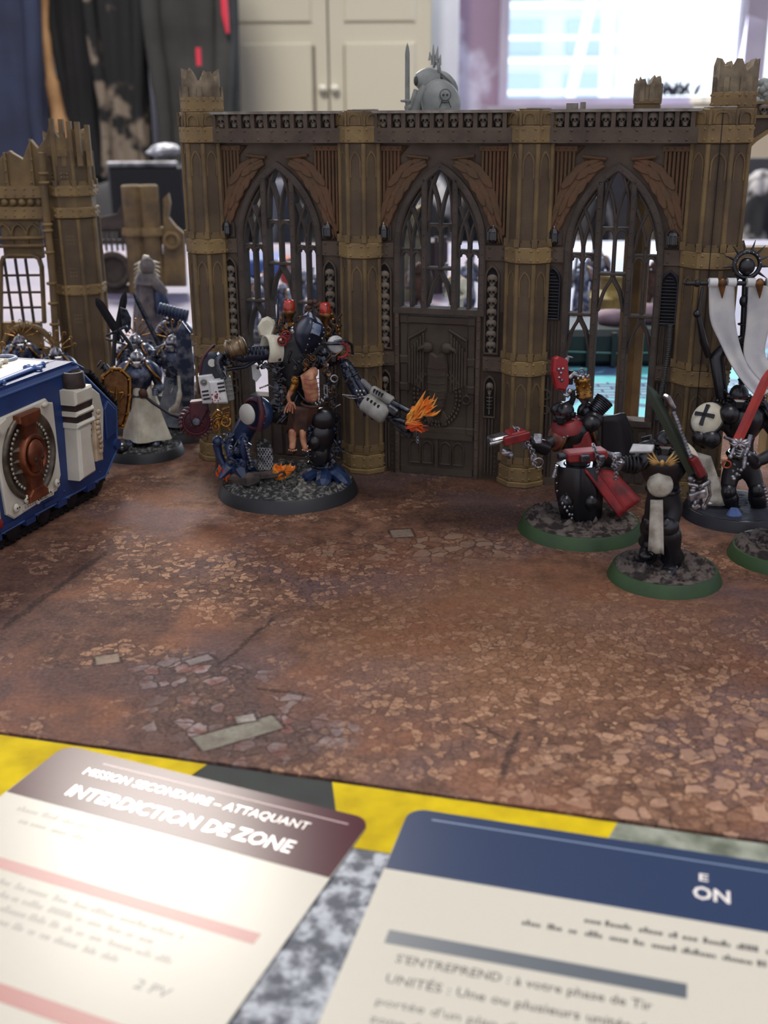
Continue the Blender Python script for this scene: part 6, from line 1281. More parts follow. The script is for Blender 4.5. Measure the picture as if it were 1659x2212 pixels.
mb = MB(TB); mb.box(-4.5, 5.0, .1, .75, 4.85, 4.95); mb.box(4.6, 5.0, .75, 6.3, 4.82, 4.96); mb.obox(Matrix.Translation((5.25, .5, 4.75)) @ Matrix.Rotation(.5, 4, 'Y'), .35, .45, .06, .02); part('roof_rim', mb, t, 'blue roof rim')
# tracks
def track(y0, y1):
    pts = [(-4.5, .2), (5.86, .2), (6.45, .62), (7.3, 1.5), (7.5, 2.9), (6.0, 4.4)]; L = [Vector(p) for p in pts]; o = []
    base = MB(TK); base.strip(pts, .16, y0, y1); tr = part('track', base, t, 'dark steel track')
    acc = 0; k = 0; mesh = None
    for i in range(len(L)-1):
        a, b = L[i], L[i+1]; d = b-a; n = d.length
        while acc < n:
            p = a.lerp(b, acc/n); ang = math.atan2(d.y, d.x)
            if mesh is None:
                mm = MB(TK); mm.obox(Matrix(), .13, (y1-y0)/2+.03, .05, .02); mm.box(-.03, .03, -(y1-y0)/2-.04, (y1-y0)/2+.04, -.09, -.03); mesh = mm.mesh('track_link')
            q_ = part('track_link', None, tr, me=mesh); q_.location = Vector((p.x, (y0+y1)/2, p.y-.1 if i == 0 else p.y))*U; q_.rotation_euler = (0, -ang, 0)
            acc += .30; k += 1
        acc -= n
    return tr
track(.15, 1.0); track(6.1, 6.95)
mb = MB(TK)
for i in range(7): mb.cyl((-4+i*1.6, .3, .52), (-4+i*1.6, .02, .52), .38, .38, 20)
part('road_wheel', mb, t, 'dark road wheels')
mb = MB(TB)
for i in range(6): mb.box(-3.9+i*1.75, -3.4+i*1.75, -.08, .1, .42, .62); mb.rivet(-3.2+i*1.75, -.01, .55, .06)
for i in range(9): mb.rivet(-3+i*1.1, -.01, .85, .045)
mb.box(-.6, 1.0, -.06, .05, .66, .8); mb.box(2.4, 3.3, -.06, .05, .66, .8); mb.box(4.5, 4.9, -.08, .05, .9, 1.05); part('skirt_fitting', mb, s1, 'blue lugs and rivets')
mb = MB(TB); mb.cyl((7.0, .1, 1.55), (7.0, -.1, 1.55), .2, .18, 18); part('front_hub', mb, s1)
# white panel with the oval emblem
px0, px1 = .30, 3.42
mb = MB(TW); mb.prism([(px0+.15, 4.10), (px1-.35, 4.16), (px1-.2, 4.0), (px1, 3.95), (px1, 1.5), (px1-.3, 1.02), (px0+.5, .85), (px0+.15, 1.1), (px0, 3.9)], -.10, .02, .04); pn = part('emblem_panel', mb, t, 'white panel')
cx, cz = 1.83, 2.62; mb = MB(mat('emblem_steel', hexc(120, 112, 98), .45, .6, col2=hexc(70, 62, 52), ns=2)); N = 44
def ell(rx, rz, y): return [(cx+rx*math.cos(2*math.pi*i/N), y, cz+rz*math.sin(2*math.pi*i/N)) for i in range(N)]
mb.rings([ell(1.32, 1.42, -.08), ell(1.32, 1.42, -.20), ell(1.24, 1.34, -.24), ell(1.16, 1.26, -.20), ell(1.14, 1.24, -.13), ell(.5, .5, -.13)], True, True); ov = part('oval_ring', mb, pn, 'dark steel oval ring')
mb = MB(mat('wreath_silver', hexc(170, 164, 148), .4, .7))
for i in range(30):
    a = math.radians(-60+120*(i % 15)/14)+(math.pi if i >= 15 else 0); mb.ball((cx+.98*math.cos(a), -.17, cz+1.08*math.sin(a)), (.075, .05, .06), 6, 5)
for s in (-1, 1):
    for i in range(3): zz = cz+.35-i*.35; mb.prism([(cx+s*.45, zz+.07), (cx+s*.85, zz), (cx+s*.45, zz-.07)], -.2, -.12)
part('wreath', mb, pn, 'silver wreath and spikes')
cop = mat('copper_paint', hexc(146, 84, 54), .4, .6, col2=hexc(100, 56, 40), ns=2); mb = MB(cop)
mb.box(cx-.32, cx+.32, -.30, -.1, cz-1.3, cz+1.32); mb.prism([(cx-.55, cz+1.42), (cx+.55, cz+1.42), (cx+.55, cz+1.18), (cx+.3, cz+1.02), (cx-.3, cz+1.02), (cx-.55, cz+1.18)], -.36, -.1, .04); mb.prism([(cx-.5, cz-1.42), (cx+.5, cz-1.42), (cx+.5, cz-1.2), (cx+.28, cz-1.02), (cx-.28, cz-1.02), (cx-.5, cz-1.2)], -.36, -.1, .04)
mb.rings([[(cx+.62*k*math.cos(2*math.pi*i/28), y, cz+.02+.70*k*math.sin(2*math.pi*i/28)) for i in range(28)] for k, y in ((1, -.1), (1, -.34), (.92, -.40), (.80, -.36), (.76, -.30))], True, True); cr = part('copper_cross', mb, pn, 'copper cross bar and disc')
mb = MB(cop); mb.ball((cx, -.36, cz+.1), (.42, .16, .45)); mb.box(cx-.2, cx+.2, -.46, -.3, cz-.45, cz-.22); mb.use(mat('dark_socket', hexc(50, 28, 22), .7)); mb.ball((cx-.16, -.48, cz-.05), (.1, .06, .09), 8, 6); mb.ball((cx+.16, -.48, cz-.05), (.1, .06, .09), 8, 6); mb.prism([(cx-.05, cz-.2), (cx+.05, cz-.2), (cx, cz-.1)], -.5, -.45)
for i in range(4): mb.box(cx-.16+i*.1, cx-.14+i*.1, -.475, -.45, cz-.44, cz-.26)
part('skull_boss', mb, cr, 'copper skull'); mb = MB(TW)
for i in range(5): c = (px0+.5+i*.55, -.2, 1.22+.12*math.sin(i*2)); mb.ball(c, (.13, .08, .15), 8, 6)
mb.box(px0+.9, px1-.6, -.16, -.1, 1.0, 1.18); mb.use(mat('dark_wash', hexc(60, 52, 44), .8))
for i in range(5): x = px0+.5+i*.55; z = 1.22+.12*math.sin(i*2); mb.ball((x-.05, -.27, z+.02), .03, 6, 4); mb.ball((x+.05, -.27, z+.02), .03, 6, 4)
for i in range(12): mb.box(px0+.95+i*.13, px0+1.03+i*.13, -.165, -.155, 1.05, 1.07); mb.box(px0+.95+i*.13, px0+1.01+i*.13, -.165, -.155, 1.11, 1.13)
part('skull_scroll', mb, pn, 'row of small skulls over a scroll'); mb = MB(TW); mb.prism([(px0+.1, 3.95), (px0+.55, 4.1), (px0+.7, 3.85), (px0+.3, 3.6)], -.2, -.1, .03); mb.ball((px1-.5, -.14, 4.0), (.18, .08, .1), 8, 6); part('corner_plate', mb, pn)
# parchment and wax seal behind the panel
mb = MB(mat('parchment', hexc(196, 176, 146), .8, col2=hexc(150, 124, 98), ns=2)); mb.box(-.75, .12, -.09, .02, 1.5, 2.4); mb.box(-.6, .15, -.09, .02, .95, 1.42); mb.use(mat('dark_wash', hexc(60, 52, 44), .8))
for i in range(6): mb.box(-.7, .05, -.1, -.085, 1.6+i*.13, 1.625+i*.13)
ps = part('parchment', mb, s1, 'parchment strips'); mb = MB(REDP); mb.ball((.05, -.1, .95), (.15, .08, .16), 10, 8); part('wax_seal', mb, ps, 'red wax seal')
# exhaust stack
ex = MB(TW); ex.prism([(3.9, 1.15), (4.85, 1.22), (4.75, 2.35), (4.85, 2.95), (4.0, 2.95)], -.55, .05, .1); E1 = part('exhaust_stack', ex, t, 'white exhaust stack')
mb = MB(TW)
for z0, z1 in ((2.95, 3.12), (3.34, 3.5), (3.72, 4.22)): mb.prism([(3.95, z0), (5.0, z0), (5.0, z1), (3.95, z1)], -.6, .05, .07)
part('stack_ring', mb, E1, 'white stack rings'); mb = MB(mat('soot', hexc(40, 32, 30), .7, col2=hexc(70, 50, 42), ns=3)); mb.box(4.02, 4.92, -.5, .02, 2.95, 3.8); mb.lathe([(.36, 0), (.38, .05), (.36, .52), (.28, .55), (.26, .3)], Matrix.Translation((4.5, -.2, 4.2)), 20); part('stack_mouth', mb, E1, 'sooty dark stack mouth')
# white front armour plate
mb = MB(TW); mb.prism([(5.05, 1.35), (6.05, 1.6), (6.3, 3.0), (6.15, 3.6), (5.75, 3.9), (5.2, 3.05)], -.09, .02, .04); wp = part('front_plate', mb, t, 'white front plate'); mb = MB(BLK2)
for i in range(3): mb.box(5.4, 5.95, -.1, -.08, 2.25+i*.22, 2.32+i*.22)
part('vent_slot', mb, wp); mb = MB(mat('parchment', hexc(196, 176, 146), .8)); mb.prism([(4.75, 1.6), (5.15, 1.55), (5.2, 2.9), (4.85, 3.0)], -.64, -.5, .03)
for i in range(9): mb.ball((5.0+.06*math.sin(i), -.66, 1.9+i*.17), (.11, .07, .09), 7, 5)
part('relic_strip', mb, t, 'bone coloured relic strip'); mb = MB(GUN)
for i in range(9): mb.ball((5.25+.12*math.sin(i*2.2), -.2, 3.1+i*.12), .09, 7, 5)
mb.tube([(5.1, -.25, 3.05), (5.3, -.25, 3.6), (5.2, -.2, 4.1)], .07, 7); part('link_fittings', mb, t, 'dark metal links'); mb = MB(TB); mb.prism([(6.35, 1.9), (7.0, 2.0), (7.1, 2.8), (6.6, 3.25), (6.35, 3.0)], -.1, .02, .04); part('nose_plate', mb, t, 'blue nose plate')
mb = MB(WHT); mb.prism([(5.4, 4.1), (5.7, 4.35), (5.95, 4.1), (5.6, 3.85)], .2, .5, .03); part('small_fin', mb, t)
# swords lying on the roof, little shrine, hatch, gold scrolls
def rsword(p, a, L, lab):
    X = Matrix.Translation(p) @ Matrix.Rotation(a, 4, 'Z'); mb = MB(TBE if 'blue' in lab else TW); mb.tube([X @ Vector((0, 0, .05)), X @ Vector((L*.85, 0, .05)), X @ Vector((L, 0, .04))], [.16, .14, .01], 6, flat=.35); mb.tube([X @ Vector((-.05, -.32, .05)), X @ Vector((0, 0, .07)), X @ Vector((-.05, .32, .05))], .07, 6); mb.tube([X @ Vector((0, 0, .05)), X @ Vector((-.6, 0, .05))], .07, 6); mb.ball(X @ Vector((-.65, 0, .05)), .1, 7, 5)
    for i in range(8): mb.ball(X @ Vector((-.1+.08*math.sin(i*2), .25*math.cos(i*1.3), .08)), .07, 6, 5)
    part('roof_sword', mb, t, lab)
rsword((1.5, .45, 4.98), math.radians(-4), -1.6, 'dusty blue sword relief'); rsword((3.4, .55, 4.98), math.radians(183), 2.2, 'dusty blue sword relief'); rsword((3.3, 2.0, 5.02), math.radians(176), 1.6, 'dusty white sword relief')
cs = mat('shrine_copper', hexc(138, 84, 58), .45, .5, col2=hexc(92, 54, 40), ns=2); mb = MB(cs); mb.X = Matrix.Translation((3.9, 4.0, 5.0)) @ Matrix.Rotation(-TA+.1, 4, 'Z')
mb.box(-.7, .7, -.35, .35, 0, .12); mb.prism([(x*1.0, z) for x, z in arch_pts(.5, .12, .7, .6, 6)], -.28, .28, .05); mb.X = None; shn = part('roof_shrine', mb, t, 'copper skull shrine'); mb = MB(BONE); mb.X = Matrix.Translation((3.9, 4.0, 5.0)) @ Matrix.Rotation(-TA+.1, 4, 'Z'); mb.ball((0, -.3, .55), (.22, .12, .24), 10, 8); mb.box(-.11, .11, -.38, -.26, .24, .38); mb.strip([(x*1.05, z) for x, z in arch_pts(.5, .12, .7, .62, 6)], .08, -.33, -.2); mb.use(mat('dark_wash', hexc(60, 52, 44), .8))
for s in (-1, 1): mb.ball((s*.09, -.41, .53), .055, 6, 5)
mb.use(BONE)
for s in (-1, 1): mb.tube([(s*.62, -.1, .1), (s*.62, -.1, 1.05)], [.1, .08], 8); mb.ball((s*.62, -.1, 1.2), .17, 8, 6); mb.ball((s*.62, -.1, 1.42), .08, 7, 5)
mb.X = None; part('shrine_skulls', mb, shn, 'bone coloured skull and posts')
mb = MB(mat('roof_grey', hexc(150, 160, 180), .5)); mb.torus((4.4, 2.4, 5.03), .42, .07, None, 24, 8); mb.ball((4.3, 3.3, 5.05), (.3, .3, .2), 10, 6); mb.tube([(4.2, 3.3, 5.1), (4.25, 3.2, 5.45)], [.16, .02], 6); part('hatch_ring', mb, t, 'dusty hatch ring'); mb = MB(TW); mb.lathe([(.9, 0), (.9, .08), (.7, .14), (.5, .14), (.48, .25), (.02, .28)], Matrix.Translation((.6, 1.9, 5.0)), 30); part('roof_dome', mb, t, 'white round hatch')
mb = MB(GOLD)
for i in range(7):
    x, y = 5.0, 2.9+i*.35
    for s in (-1, 1): mb.torus((x+s*.0, y+s*.1, 5.35+.05*(i % 2)), .10, .025, rot3(axis((0, 0, 0), (1, .3, 0))), 12, 5, 0, 4.4)
    mb.tube([(x, y, 4.95), (x, y, 5.7)], [.03, .015], 6); mb.ball((x, y, 5.72), .05, 6, 5)
part('gold_scrollwork', mb, t, 'gold fleur scrollwork')
# ================================================================= LEFT SQUAD
def squad(name, lab, x, y, ang, s, plate, robe, extra, dia=3.2, rim=RIMB, group='blue and silver knights beside the tank'):
    t = thing(name, lab, 'figurine', (x, y, 0), 0, group); mini_base(t, x, y, dia, .35, rim, ASH, int(x*7) % 17+3, .08)
    J = pose(x, y, .35, ang, s, **dict(dict(kneeL=(.3, .06, 1.02), kneeR=(-.3, .06, 1.02)) if robe or extra.get('still') else {}, **extra.get('pose', {}))); fw = Matrix.Rotation(ang, 3, 'Z') @ Vector((0, -1, 0))
    armour_up(t, J, fw, dict(plate=plate, padL=extra.get('pad', plate), padR=extra.get('pad', plate), rim=GOLD, helm=extra.get('helm', SIL)), s)
    if robe:
        mb = MB(robe); rs = []; p = J['waist']
        for j in range(9):
            v = j/8; r = (.42+.5*v**1.2)*s; z = p.z-(p.z-.55)*v; rs.append([(p.x+r*(1+.13*math.sin(5*a+j*.3))*math.cos(a), p.y+r*(1+.13*math.sin(5*a+j*.3))*math.sin(a), z) for a in [2*math.pi*i/40 for i in range(40)]])
        mb.rings(rs, False); part('robe', mb, t, extra.get('robelab', 'pleated robe'))
    for k in 'LR': part('hand', hand(J['ha'+k], J['ha'+k]-J['el'+k], (0, .2, 1), s, plate), t)
    return t, J
NB = mat('navy_silver_armour', hexc(44, 54, 78), .35, .5, col2=hexc(120, 126, 140), ns=2.4, lo=.45, hi=.62)
def halo(t, p, r, m=GOLD):
    mb = MB(m)
    for i in range(7): a = math.radians(15+25*i); e = Vector((math.cos(a), 0, math.sin(a))); mb.tube([p+e*r*.4, p+e*r], [.03, .025], 6); mb.torus(tuple(p+e*r+Vector((.05, 0, .03))), .06, .02, rot3(axis((0, 0, 0), (0, 1, 0))), 10, 5, 0, 4.5)
    part('halo', mb, t, 'gold scrolled halo')
# shield bearer in the long white robe
x, y = -9.5, 42.6
t, J = squad('shield_knight_figurine', 'white robed knight figurine with a bronze studded shield beside the tank', x, y, .15, .98, NB, None, dict(helm=SIL, still=1), 3.2)
q = lambda a, b, dy=0: P3(a, b, y+dy)
mb = MB(BONE); rs = []; tp, bt = q(300, 828), q(318, 946)
for j in range(10):
    v = j/9; r = .36+.50*v; c = lerp(tp, bt, v); rs.append([(c.x+r*(1+.16*math.cos(4*a+.6))*math.cos(a), c.y+r*.8*(1+.16*math.cos(4*a+.6))*math.sin(a), max(.42, c.z)) for a in [2*math.pi*i/40 for i in range(40)]])
mb.rings(rs, False); part('robe', mb, t, 'long bone white robe with sharp folds')
sh = MB(BRZ); X = look(q(250, 862, -1.0), (.35, -1, .05)) @ Matrix.Rotation(.12, 4, 'Y'); sh.X = X; sh.prism([(-.55, .85), (-.2, 1.18), (.15, 1.18), (.5, .85), (.52, .2), (.45, -.6), (.3, -1.1), (-.1, -1.05), (-.42, -.5), (-.6, .2)], -.08, .08, .1); sh.X = None
sp = part('shield', sh, t, 'bronze shield'); mb = MB(GOLD); mb.X = X
ol = [(-.55, .85), (-.2, 1.18), (.15, 1.18), (.5, .85), (.52, .2), (.45, -.6), (.3, -1.1), (-.1, -1.05), (-.42, -.5), (-.6, .2)]; mb.strip(ol, .07, -.13, 0, True)
for px, pz in ol: mb.ball((px*.9, -.14, pz*.92), .05, 6, 5)
for s in (-1, 1): mb.tube(bez([(s*.02, -.15, -.2), (s*.2, -.16, .1), (s*.26, -.15, .28), (s*.1, -.14, .26)], 4), .035, 6)
mb.tube([(0, -.16, -.35), (0, -.18, .2), (0, -.16, .5)], [.03, .06, .015], 6); mb.box(-.2, .2, -.16, -.1, -.12, -.05); mb.X = None; part('shield_trim', mb, sp, 'gold rim, studs and lily mark')
mb = MB(GUN); mb.tube([q(225, 790, -.9), q(238, 806, -.9)], .14, 10)
for i in range(5): mb.torus(tuple(lerp(q(214, 786, -.9), q(240, 806, -.9), i/4)), .13, .03, rot3(axis((0, 0, 0), (.8, 0, -.5))), 12, 5)
part('ribbed_grip', mb, sp); mb = MB(BLK2); mb.tube([q(300, 845, -.6), q(330, 870, -.6), q(368, 895, -.7), q(392, 902, -.7)], [.05, .06, .06, .1], 8); mb.ball(q(396, 902, -.7), .14, 8, 6); part('mace', mb, t, 'dark mace'); mb = MB(BRN); mb.ball(q(309, 850, -.7), (.18, .14, .2), 8, 6); part('glove', mb, t, 'brown glove')
mb = MB(BLK); mb.ball((q(270, 962, -.5).x, y-1.0, .5), (.26, .34, .2)); part('boot_tip', mb, t)
# four more knights behind, partly hidden
specs = [(-13.2, 44.6, .5, .92, None, 'silver helmeted knight figurine with a greatsword behind the tank nose', {'haR': (-.2, -.5, 3.0), 'haL': (.15, -.5, 2.7)}),
         (-10.4, 46.6, -.1, .95, BONE, 'knight figurine with a crossed greatsword behind the shield bearer', {'haR': (-.3, -.5, 3.1), 'haL': (.2, -.5, 2.9)}),
         (-8.6, 45.3, -.2, 1.0, mat('grey_robe', hexc(130, 134, 142), .7, col2=hexc(80, 84, 96), ns=2), 'grey robed knight figurine with a spear between shield bearer and pillar', {'haR': (-.6, -.6, 3.2), 'haL': (.1, -.6, 2.8)}),
         (-15.6, 47.6, .4, .9, None, 'blue knight figurine furthest behind the tank with a gold halo', {})]
FJ = []
for (x, y, a, s, rb_, lab, ps) in specs:
    t, J = squad('knight_figurine', lab, x, y, a, s, NB, rb_, dict(pose=ps, robelab='robe'), 3.2); FJ.append((t, J)); halo(t, J['head']+Vector((0, .25, .15)), .7)
    part('gear', greeble(MB(SIL), [J['chest']+Vector((-.5, -.5, 0)), J['chest']+Vector((.5, -.5, .1)), J['waist']+Vector((0, -.5, -.4))], 40, int(x*9), 1, [SIL, GUN, BLU, GOLD, NB], .22), t, 'silver and blue war gear')
    mb = MB(SIL); rnd = random.Random(int(x*10)); c = J['chest']
    for i in range(16): mb.ball(c+Vector((rnd.uniform(-.7, .7), -.4, rnd.uniform(-1.2, .7))), rnd.uniform(.04, .1), 6, 5)
    part('charms', mb, t, 'silver charms')
def pxs(x, y, Y): return P3(x, y, Y)
sword(FJ[0][0], pxs(252, 715, 44), pxs(207, 643, 43.6), .36, BLK2, (0, -1, 0), GUN); sword(FJ[1][0], pxs(250, 738, 45.6), pxs(271, 628, 45.2), .32, BLK2, (0, -1, 0), GUN)
s_ = sword(FJ[2][0], pxs(345, 748, 44.4), pxs(287, 630, 44.2), .20, GUN, (0, -1, 0), SIL, 'spear')
mb = MB(GUN); c = pxs(270, 692, 45.2); mb.prism([(-.15, .55), (.12, .45), (.26, .1), (.2, -.35), (.0, -.55), (-.12, -.2)], -.04, .04, .03); mb.v = [(a+c.x, b+c.y, d+c.z) for a, b, d in mb.v]; part('axe_head', mb, FJ[1][0], 'crescent axe head')
mb = MB(BLK2); mb.tube([pxs(255, 710, 44), pxs(280, 742, 44), pxs(300, 790, 44)], [.08, .08, .1], 8); mb.tube([pxs(248, 720, 45.5), pxs(245, 790, 45.3)], .09, 8); part('weapon_shaft', mb, FJ[1][0])
mb = MB(NB); mb.prism([(-.28, 1.5), (0, 1.9), (.3, 1.45), (.36, 0), (.26, -1.6), (-.2, -1.6), (-.34, 0)], -.07, .07, .06); c = pxs(400, 795, 44.5); mb.v = [(a+c.x, b+c.y, d+c.z) for a, b, d in mb.v]; part('tall_shield', mb, FJ[2][0], 'tall dark shield')
mb = MB(CLO); mb.tube(bez([pxs(386, 812, 44), pxs(388, 850, 43.8), pxs(380, 880, 43.6), pxs(366, 892, 43.4)], 5), [.12]*5+[.2]*5+[.26]*5+[.1], 8, flat=.5); part('pale_sash', mb, FJ[2][0], 'pale curling sash')
# winged statue on a plinth
x, y = P3(320, 690, 62).x, 62
t = thing('winged_figurine', 'grey brown winged figurine standing between the ruins behind the knights', 'figurine', (x, y, 0)); mini_base(t, x, y, 4, .4, RIMB, ASH, 9); q = lambda a, b, dy=0: P3(a, b, y+dy); ST = mat('grey_brown_stone', hexc(120, 112, 106), .7, col2=hexc(66, 62, 70), ns=1.6)
mb = MB(ST); rs = []
for j in range(12): v = j/11; c = lerp(Vector((q(318, 610).x, y, q(318, 610).z)), Vector((x, y, .45)), v); r = .55+.5*v; rs.append([(c.x+r*(1+.1*math.sin(6*a+v*4))*math.cos(a), c.y+r*(1+.1*math.sin(6*a+v*4))*math.sin(a), c.z) for a in [2*math.pi*i/32 for i in range(32)]])
mb.rings(rs); part('robe', mb, t, 'grey brown robe'); mb = MB(ST); mb.ball(q(318, 575), (.42, .4, .5)); mb.tube([q(318, 590), q(318, 612)], [.5, .75], 12); mb.tube([q(330, 605, -.3), q(352, 630, -.5), q(348, 655, -.5)], [.3, .28, .3], 10); part('head', mb, t); mb = MB(BONE)
for sx, tip in ((-1, (290, 572)), (1, (346, 568))):
    for i in range(6): mb.tube([q(318+sx*6, 590+i*5, .4), lerp(q(318+sx*6, 590+i*5, .4), q(tip[0], tip[1]+i*10, .5), .5)+Vector((0, 0, .35)), q(tip[0], tip[1]+i*10, .5)], [.1, .2, .04], 6, flat=.5)
mb.tube([q(312, 590, .3), q(316, 552, .3)], [.25, .18], 6); part('wings', mb, t, 'pale wings'); mb = MB(BLU); mb.tube([q(345, 630, -.5), q(350, 655, -.6), q(346, 680, -.6)], [.3, .4, .2], 10); part('blue_sleeve', mb, t, 'blue sleeve')
x, y = P3(375, 700, 52).x, 52
t = thing('cannon_figurine', 'blue armoured figurine shouldering a ribbed blue cannon beside the left pillar', 'figurine', (x, y, 0)); mini_base(t, x, y, 3.2, .35, RIMB, ASH, 13); J = pose(x, y, .35, .2, .95); armour_up(t, J, (0, -1, 0), dict(plate=NB, helm=BLU), .95)
a, b = P3(345, 668, 51.4), P3(403, 682, 51.4); mb = MB(BLU); mb.cyl(a, b, .22, .24, 14)
for i in range(9): mb.torus(tuple(lerp(a, b, i/8)), .26, .06, rot3(axis((0, 0, 0), b-a)), 16, 6)
part('cannon', mb, t, 'ribbed blue cannon')
# ================================================================= LEFT BROKEN RUIN
YL = 50; ax = P3(110, 600, YL).x
t = thing('broken_ruin', 'ochre broken ruin with grilled window and pipe behind the tank', 'model building', (ax, YL, 0)); Q = lambda x, y: (P3(x, y, YL).x-ax, P3(x, y, YL).z)
def PL(poly, y0, y1, m, ch=.04): mb = MB(m); mb.prism([Q(*p) for p in poly], y0, y1, ch); return mb
ORG[t.name] = Vector((0, 0, 0))
def pt(name, mb, par=t, lab=None): return part(name, mb, par, lab)
w = MB(RO); 
def Lb(x0, y0, x1, y1, d0, d1, mb): a, b = Q(x0, y0), Q(x1, y1); mb.box(min(a[0], b[0]), max(a[0], b[0]), d0, d1, min(a[1], b[1]), max(a[1], b[1]))
w.prism([Q(*p) for p in [(-60, 480), (-60, 340), (-10, 348), (0, 336), (14, 326), (22, 332), (44, 345), (52, 322), (60, 302), (68, 312), (76, 322), (92, 300), (104, 262), (120, 480)]], .3, .7, .04)
Lb(-60, 480, -5, 760, .3, .7, w); Lb(88, 480, 120, 760, .3, .7, w); Lb(-5, 480, 88, 560, .3, .7, w); Lb(-5, 700, 88, 760, .3, .7, w); w.box(Q(-60, 630)[0], Q(120, 630)[0], .3, .7, 0, Q(0, 756)[1])
wl = pt('broken_wall', w, t, 'jagged ochre wall')
b = MB(RO2)
for (y0, y1) in ((403, 428), (448, 473), (620, 640)): Lb(-60, y0, 92 if y0 < 600 else -5, y1, .12, .3, b)
for x in range(-50, 92, 20):
    for yy in (409, 422, 454, 467): z = Q(x, yy); b.rivet(z[0], .12, z[1], .06)
pt('riveted_band', b, wl, 'riveted bands'); b = MB(RO)
for x in range(-50, 90, 19): z = Q(x, 438); b.ball((z[0], .2, z[1]), .16, 10, 7)
for x in (10, 66): Lb(x-7, 300 if x > 40 else 330, x+7, 403, .15, .3, b)
for x in (10, 66):
    for yy in (345, 370, 395): z = Q(x, yy); b.rivet(z[0], .15, z[1], .06)
for x in (8, 40, 72): z = Q(x, 530); b.strip([(z[0]+px, z[1]+pz) for px, pz in arch_pts(.30, 0, .45, .45, 5)], .07, .18, .3)
pt('blind_arcade', b, wl); b = MB(RO)
for yy in (516, 533): b.tube([(Q(-60, yy)[0], .12, Q(0, yy)[1]), (Q(98, yy)[0], .12, Q(0, yy-1)[1])], .08, 8)
b.strip([Q(*p) for p in [(-3, 760), (-3, 575), (3, 558), (14, 552), (68, 553), (80, 560), (86, 578), (92, 700)]], .16, .15, .4, ch=.04); pt('window_surround', b, wl); b = MB(RD)
for x in (18, 42, 64): b.tube([(Q(x-8, 630)[0]+.0, .45, Q(0, 562)[1]), (Q(x-8, 630)[0]+.06, .45, Q(0, 700)[1])], .07, 6)
for yy in (598, 635, 668): b.tube([(Q(-4, 630)[0], .45, Q(0, yy)[1]), (Q(88, 630)[0], .45, Q(0, yy)[1])], .055, 6)
pt('window_grille', b, wl, 'dark window grille'); b = MB(RO); z = Q(62, 760); b.torus((z[0], .1, z[1]), 1.15, .14, Matrix.Rotation(math.pi/2, 4, 'X'), 28, 8, 0, math.pi); pt('round_arch', b, wl)
b = MB(RO); pp = [(Q(92, 330)[0], -.1, Q(0, 330)[1]), (Q(100, 450)[0], -.1, Q(0, 450)[1]), (Q(112, 560)[0], -.1, Q(0, 560)[1]), (Q(124, 760)[0], -.1, Q(0, 760)[1])]; b.tube(pp, .16, 10); pi = pt('drain_pipe', b, t, 'ochre drain pipe'); b = MB(RO2)
for yy in (375, 395, 485, 498, 545, 612, 655, 700): f = (yy-330)/430; b.torus((Q(92+32*f, yy)[0], -.1, Q(0, yy)[1]), .17, .07, None, 14, 6)
pt('pipe_collar', b, pi)
c0 = (Q(150, 500)[0], 1.0); cb = MB(RO); shaft(cb, c0[0], c0[1], 1.05, .2, Q(0, 475)[1]-.0, False); shaft(cb, c0[0], c0[1], 1.0, Q(0, 405)[1], 11.2, False); col_ = pt('column', cb, t, 'clustered ochre column')
for (y0, y1) in ((403, 426), (450, 473), (618, 640)): b = MB(RO2); band(b, c0[0], c0[1], 1.15, Q(0, y1)[1], Q(0, y0)[1], .06); pt('band', b, col_, 'riveted ochre band')
b = MB(RO); opr(b, c0[0], c0[1], 1.02, Q(0, 452)[1], Q(0, 424)[1]); broken_top(b, c0[0], c0[1], .95, 11.0, 1.2, 5)
for i, (px, h_) in enumerate(((108, 256), (128, 252), (146, 262), (163, 258), (185, 270))): z = Q(px, h_); b.box(z[0]-.1, z[0]+.1, c0[1]-.95, c0[1]-.75, 10.6, z[1]-.1*(i % 2))
pt('broken_crown', b, col_, 'jagged broken crown'); b = MB(RO2)
for o, tn, nrm in facet_frames(c0[0], c0[1], 1.0)[1:4]:
    for zz in (Q(0, 325)[1], Q(0, 385)[1], Q(0, 520)[1], Q(0, 590)[1], Q(0, 690)[1]):
        for dx in (-.13, 0, .13):
            for dz in (-.16, 0, .16): p_ = o+tn*dx+nrm*.01; b.ball((p_.x, p_.y, zz+dz), .05, 6, 4)
pt('stud_cluster', b, col_)['kind'] = 'stuff'
# ================================================================= SMALL RUIN FURTHER BACK
YS = 84; ax2 = P3(310, 600, YS).x
t = thing('small_ruin', 'small blurred ochre ruin with paired column and round opening far behind', 'model building', (ax2, YS, 0)); ORG[t.name] = Vector((0, 0, 0)); Q = lambda x, y: (P3(x, y, YS).x-ax2, P3(x, y, YS).z)
def pt(name, mb, par=None, lab=None): return part(name, mb, par or t, lab)
zt = Q(0, 402)[1]; cm = MB(RO)
for px in (290, 326): x = Q(px, 520)[0]; cm.lathe([(.75, 0), (.75, zt-.1), (.62, zt), (.2, zt-.2)], Matrix.Translation((x, .4, 0)), 12, False)
col_ = pt('column', cm, None, 'paired ochre columns'); b = MB(RO2)
for px in (290, 326): x = Q(px, 520)[0]; b.lathe([(.95, 0), (.98, .1), (.95, .55), (.8, .6)], Matrix.Translation((x, .4, Q(0, 512)[1])), 12, False)
pt('band', b, col_); b = MB(RO); b.prism([Q(*p) for p in [(352, 620), (350, 430), (362, 418), (366, 440), (362, 470), (378, 490), (396, 505), (400, 620)]], .2, .8, .05); 
pt('broken_wall', b); b = MB(RO2); z = Q(370, 520); b.torus((z[0], .1, z[1]), .55, .16, Matrix.Rotation(math.pi/2, 4, 'X'), 18, 8); pt('round_crest', b)
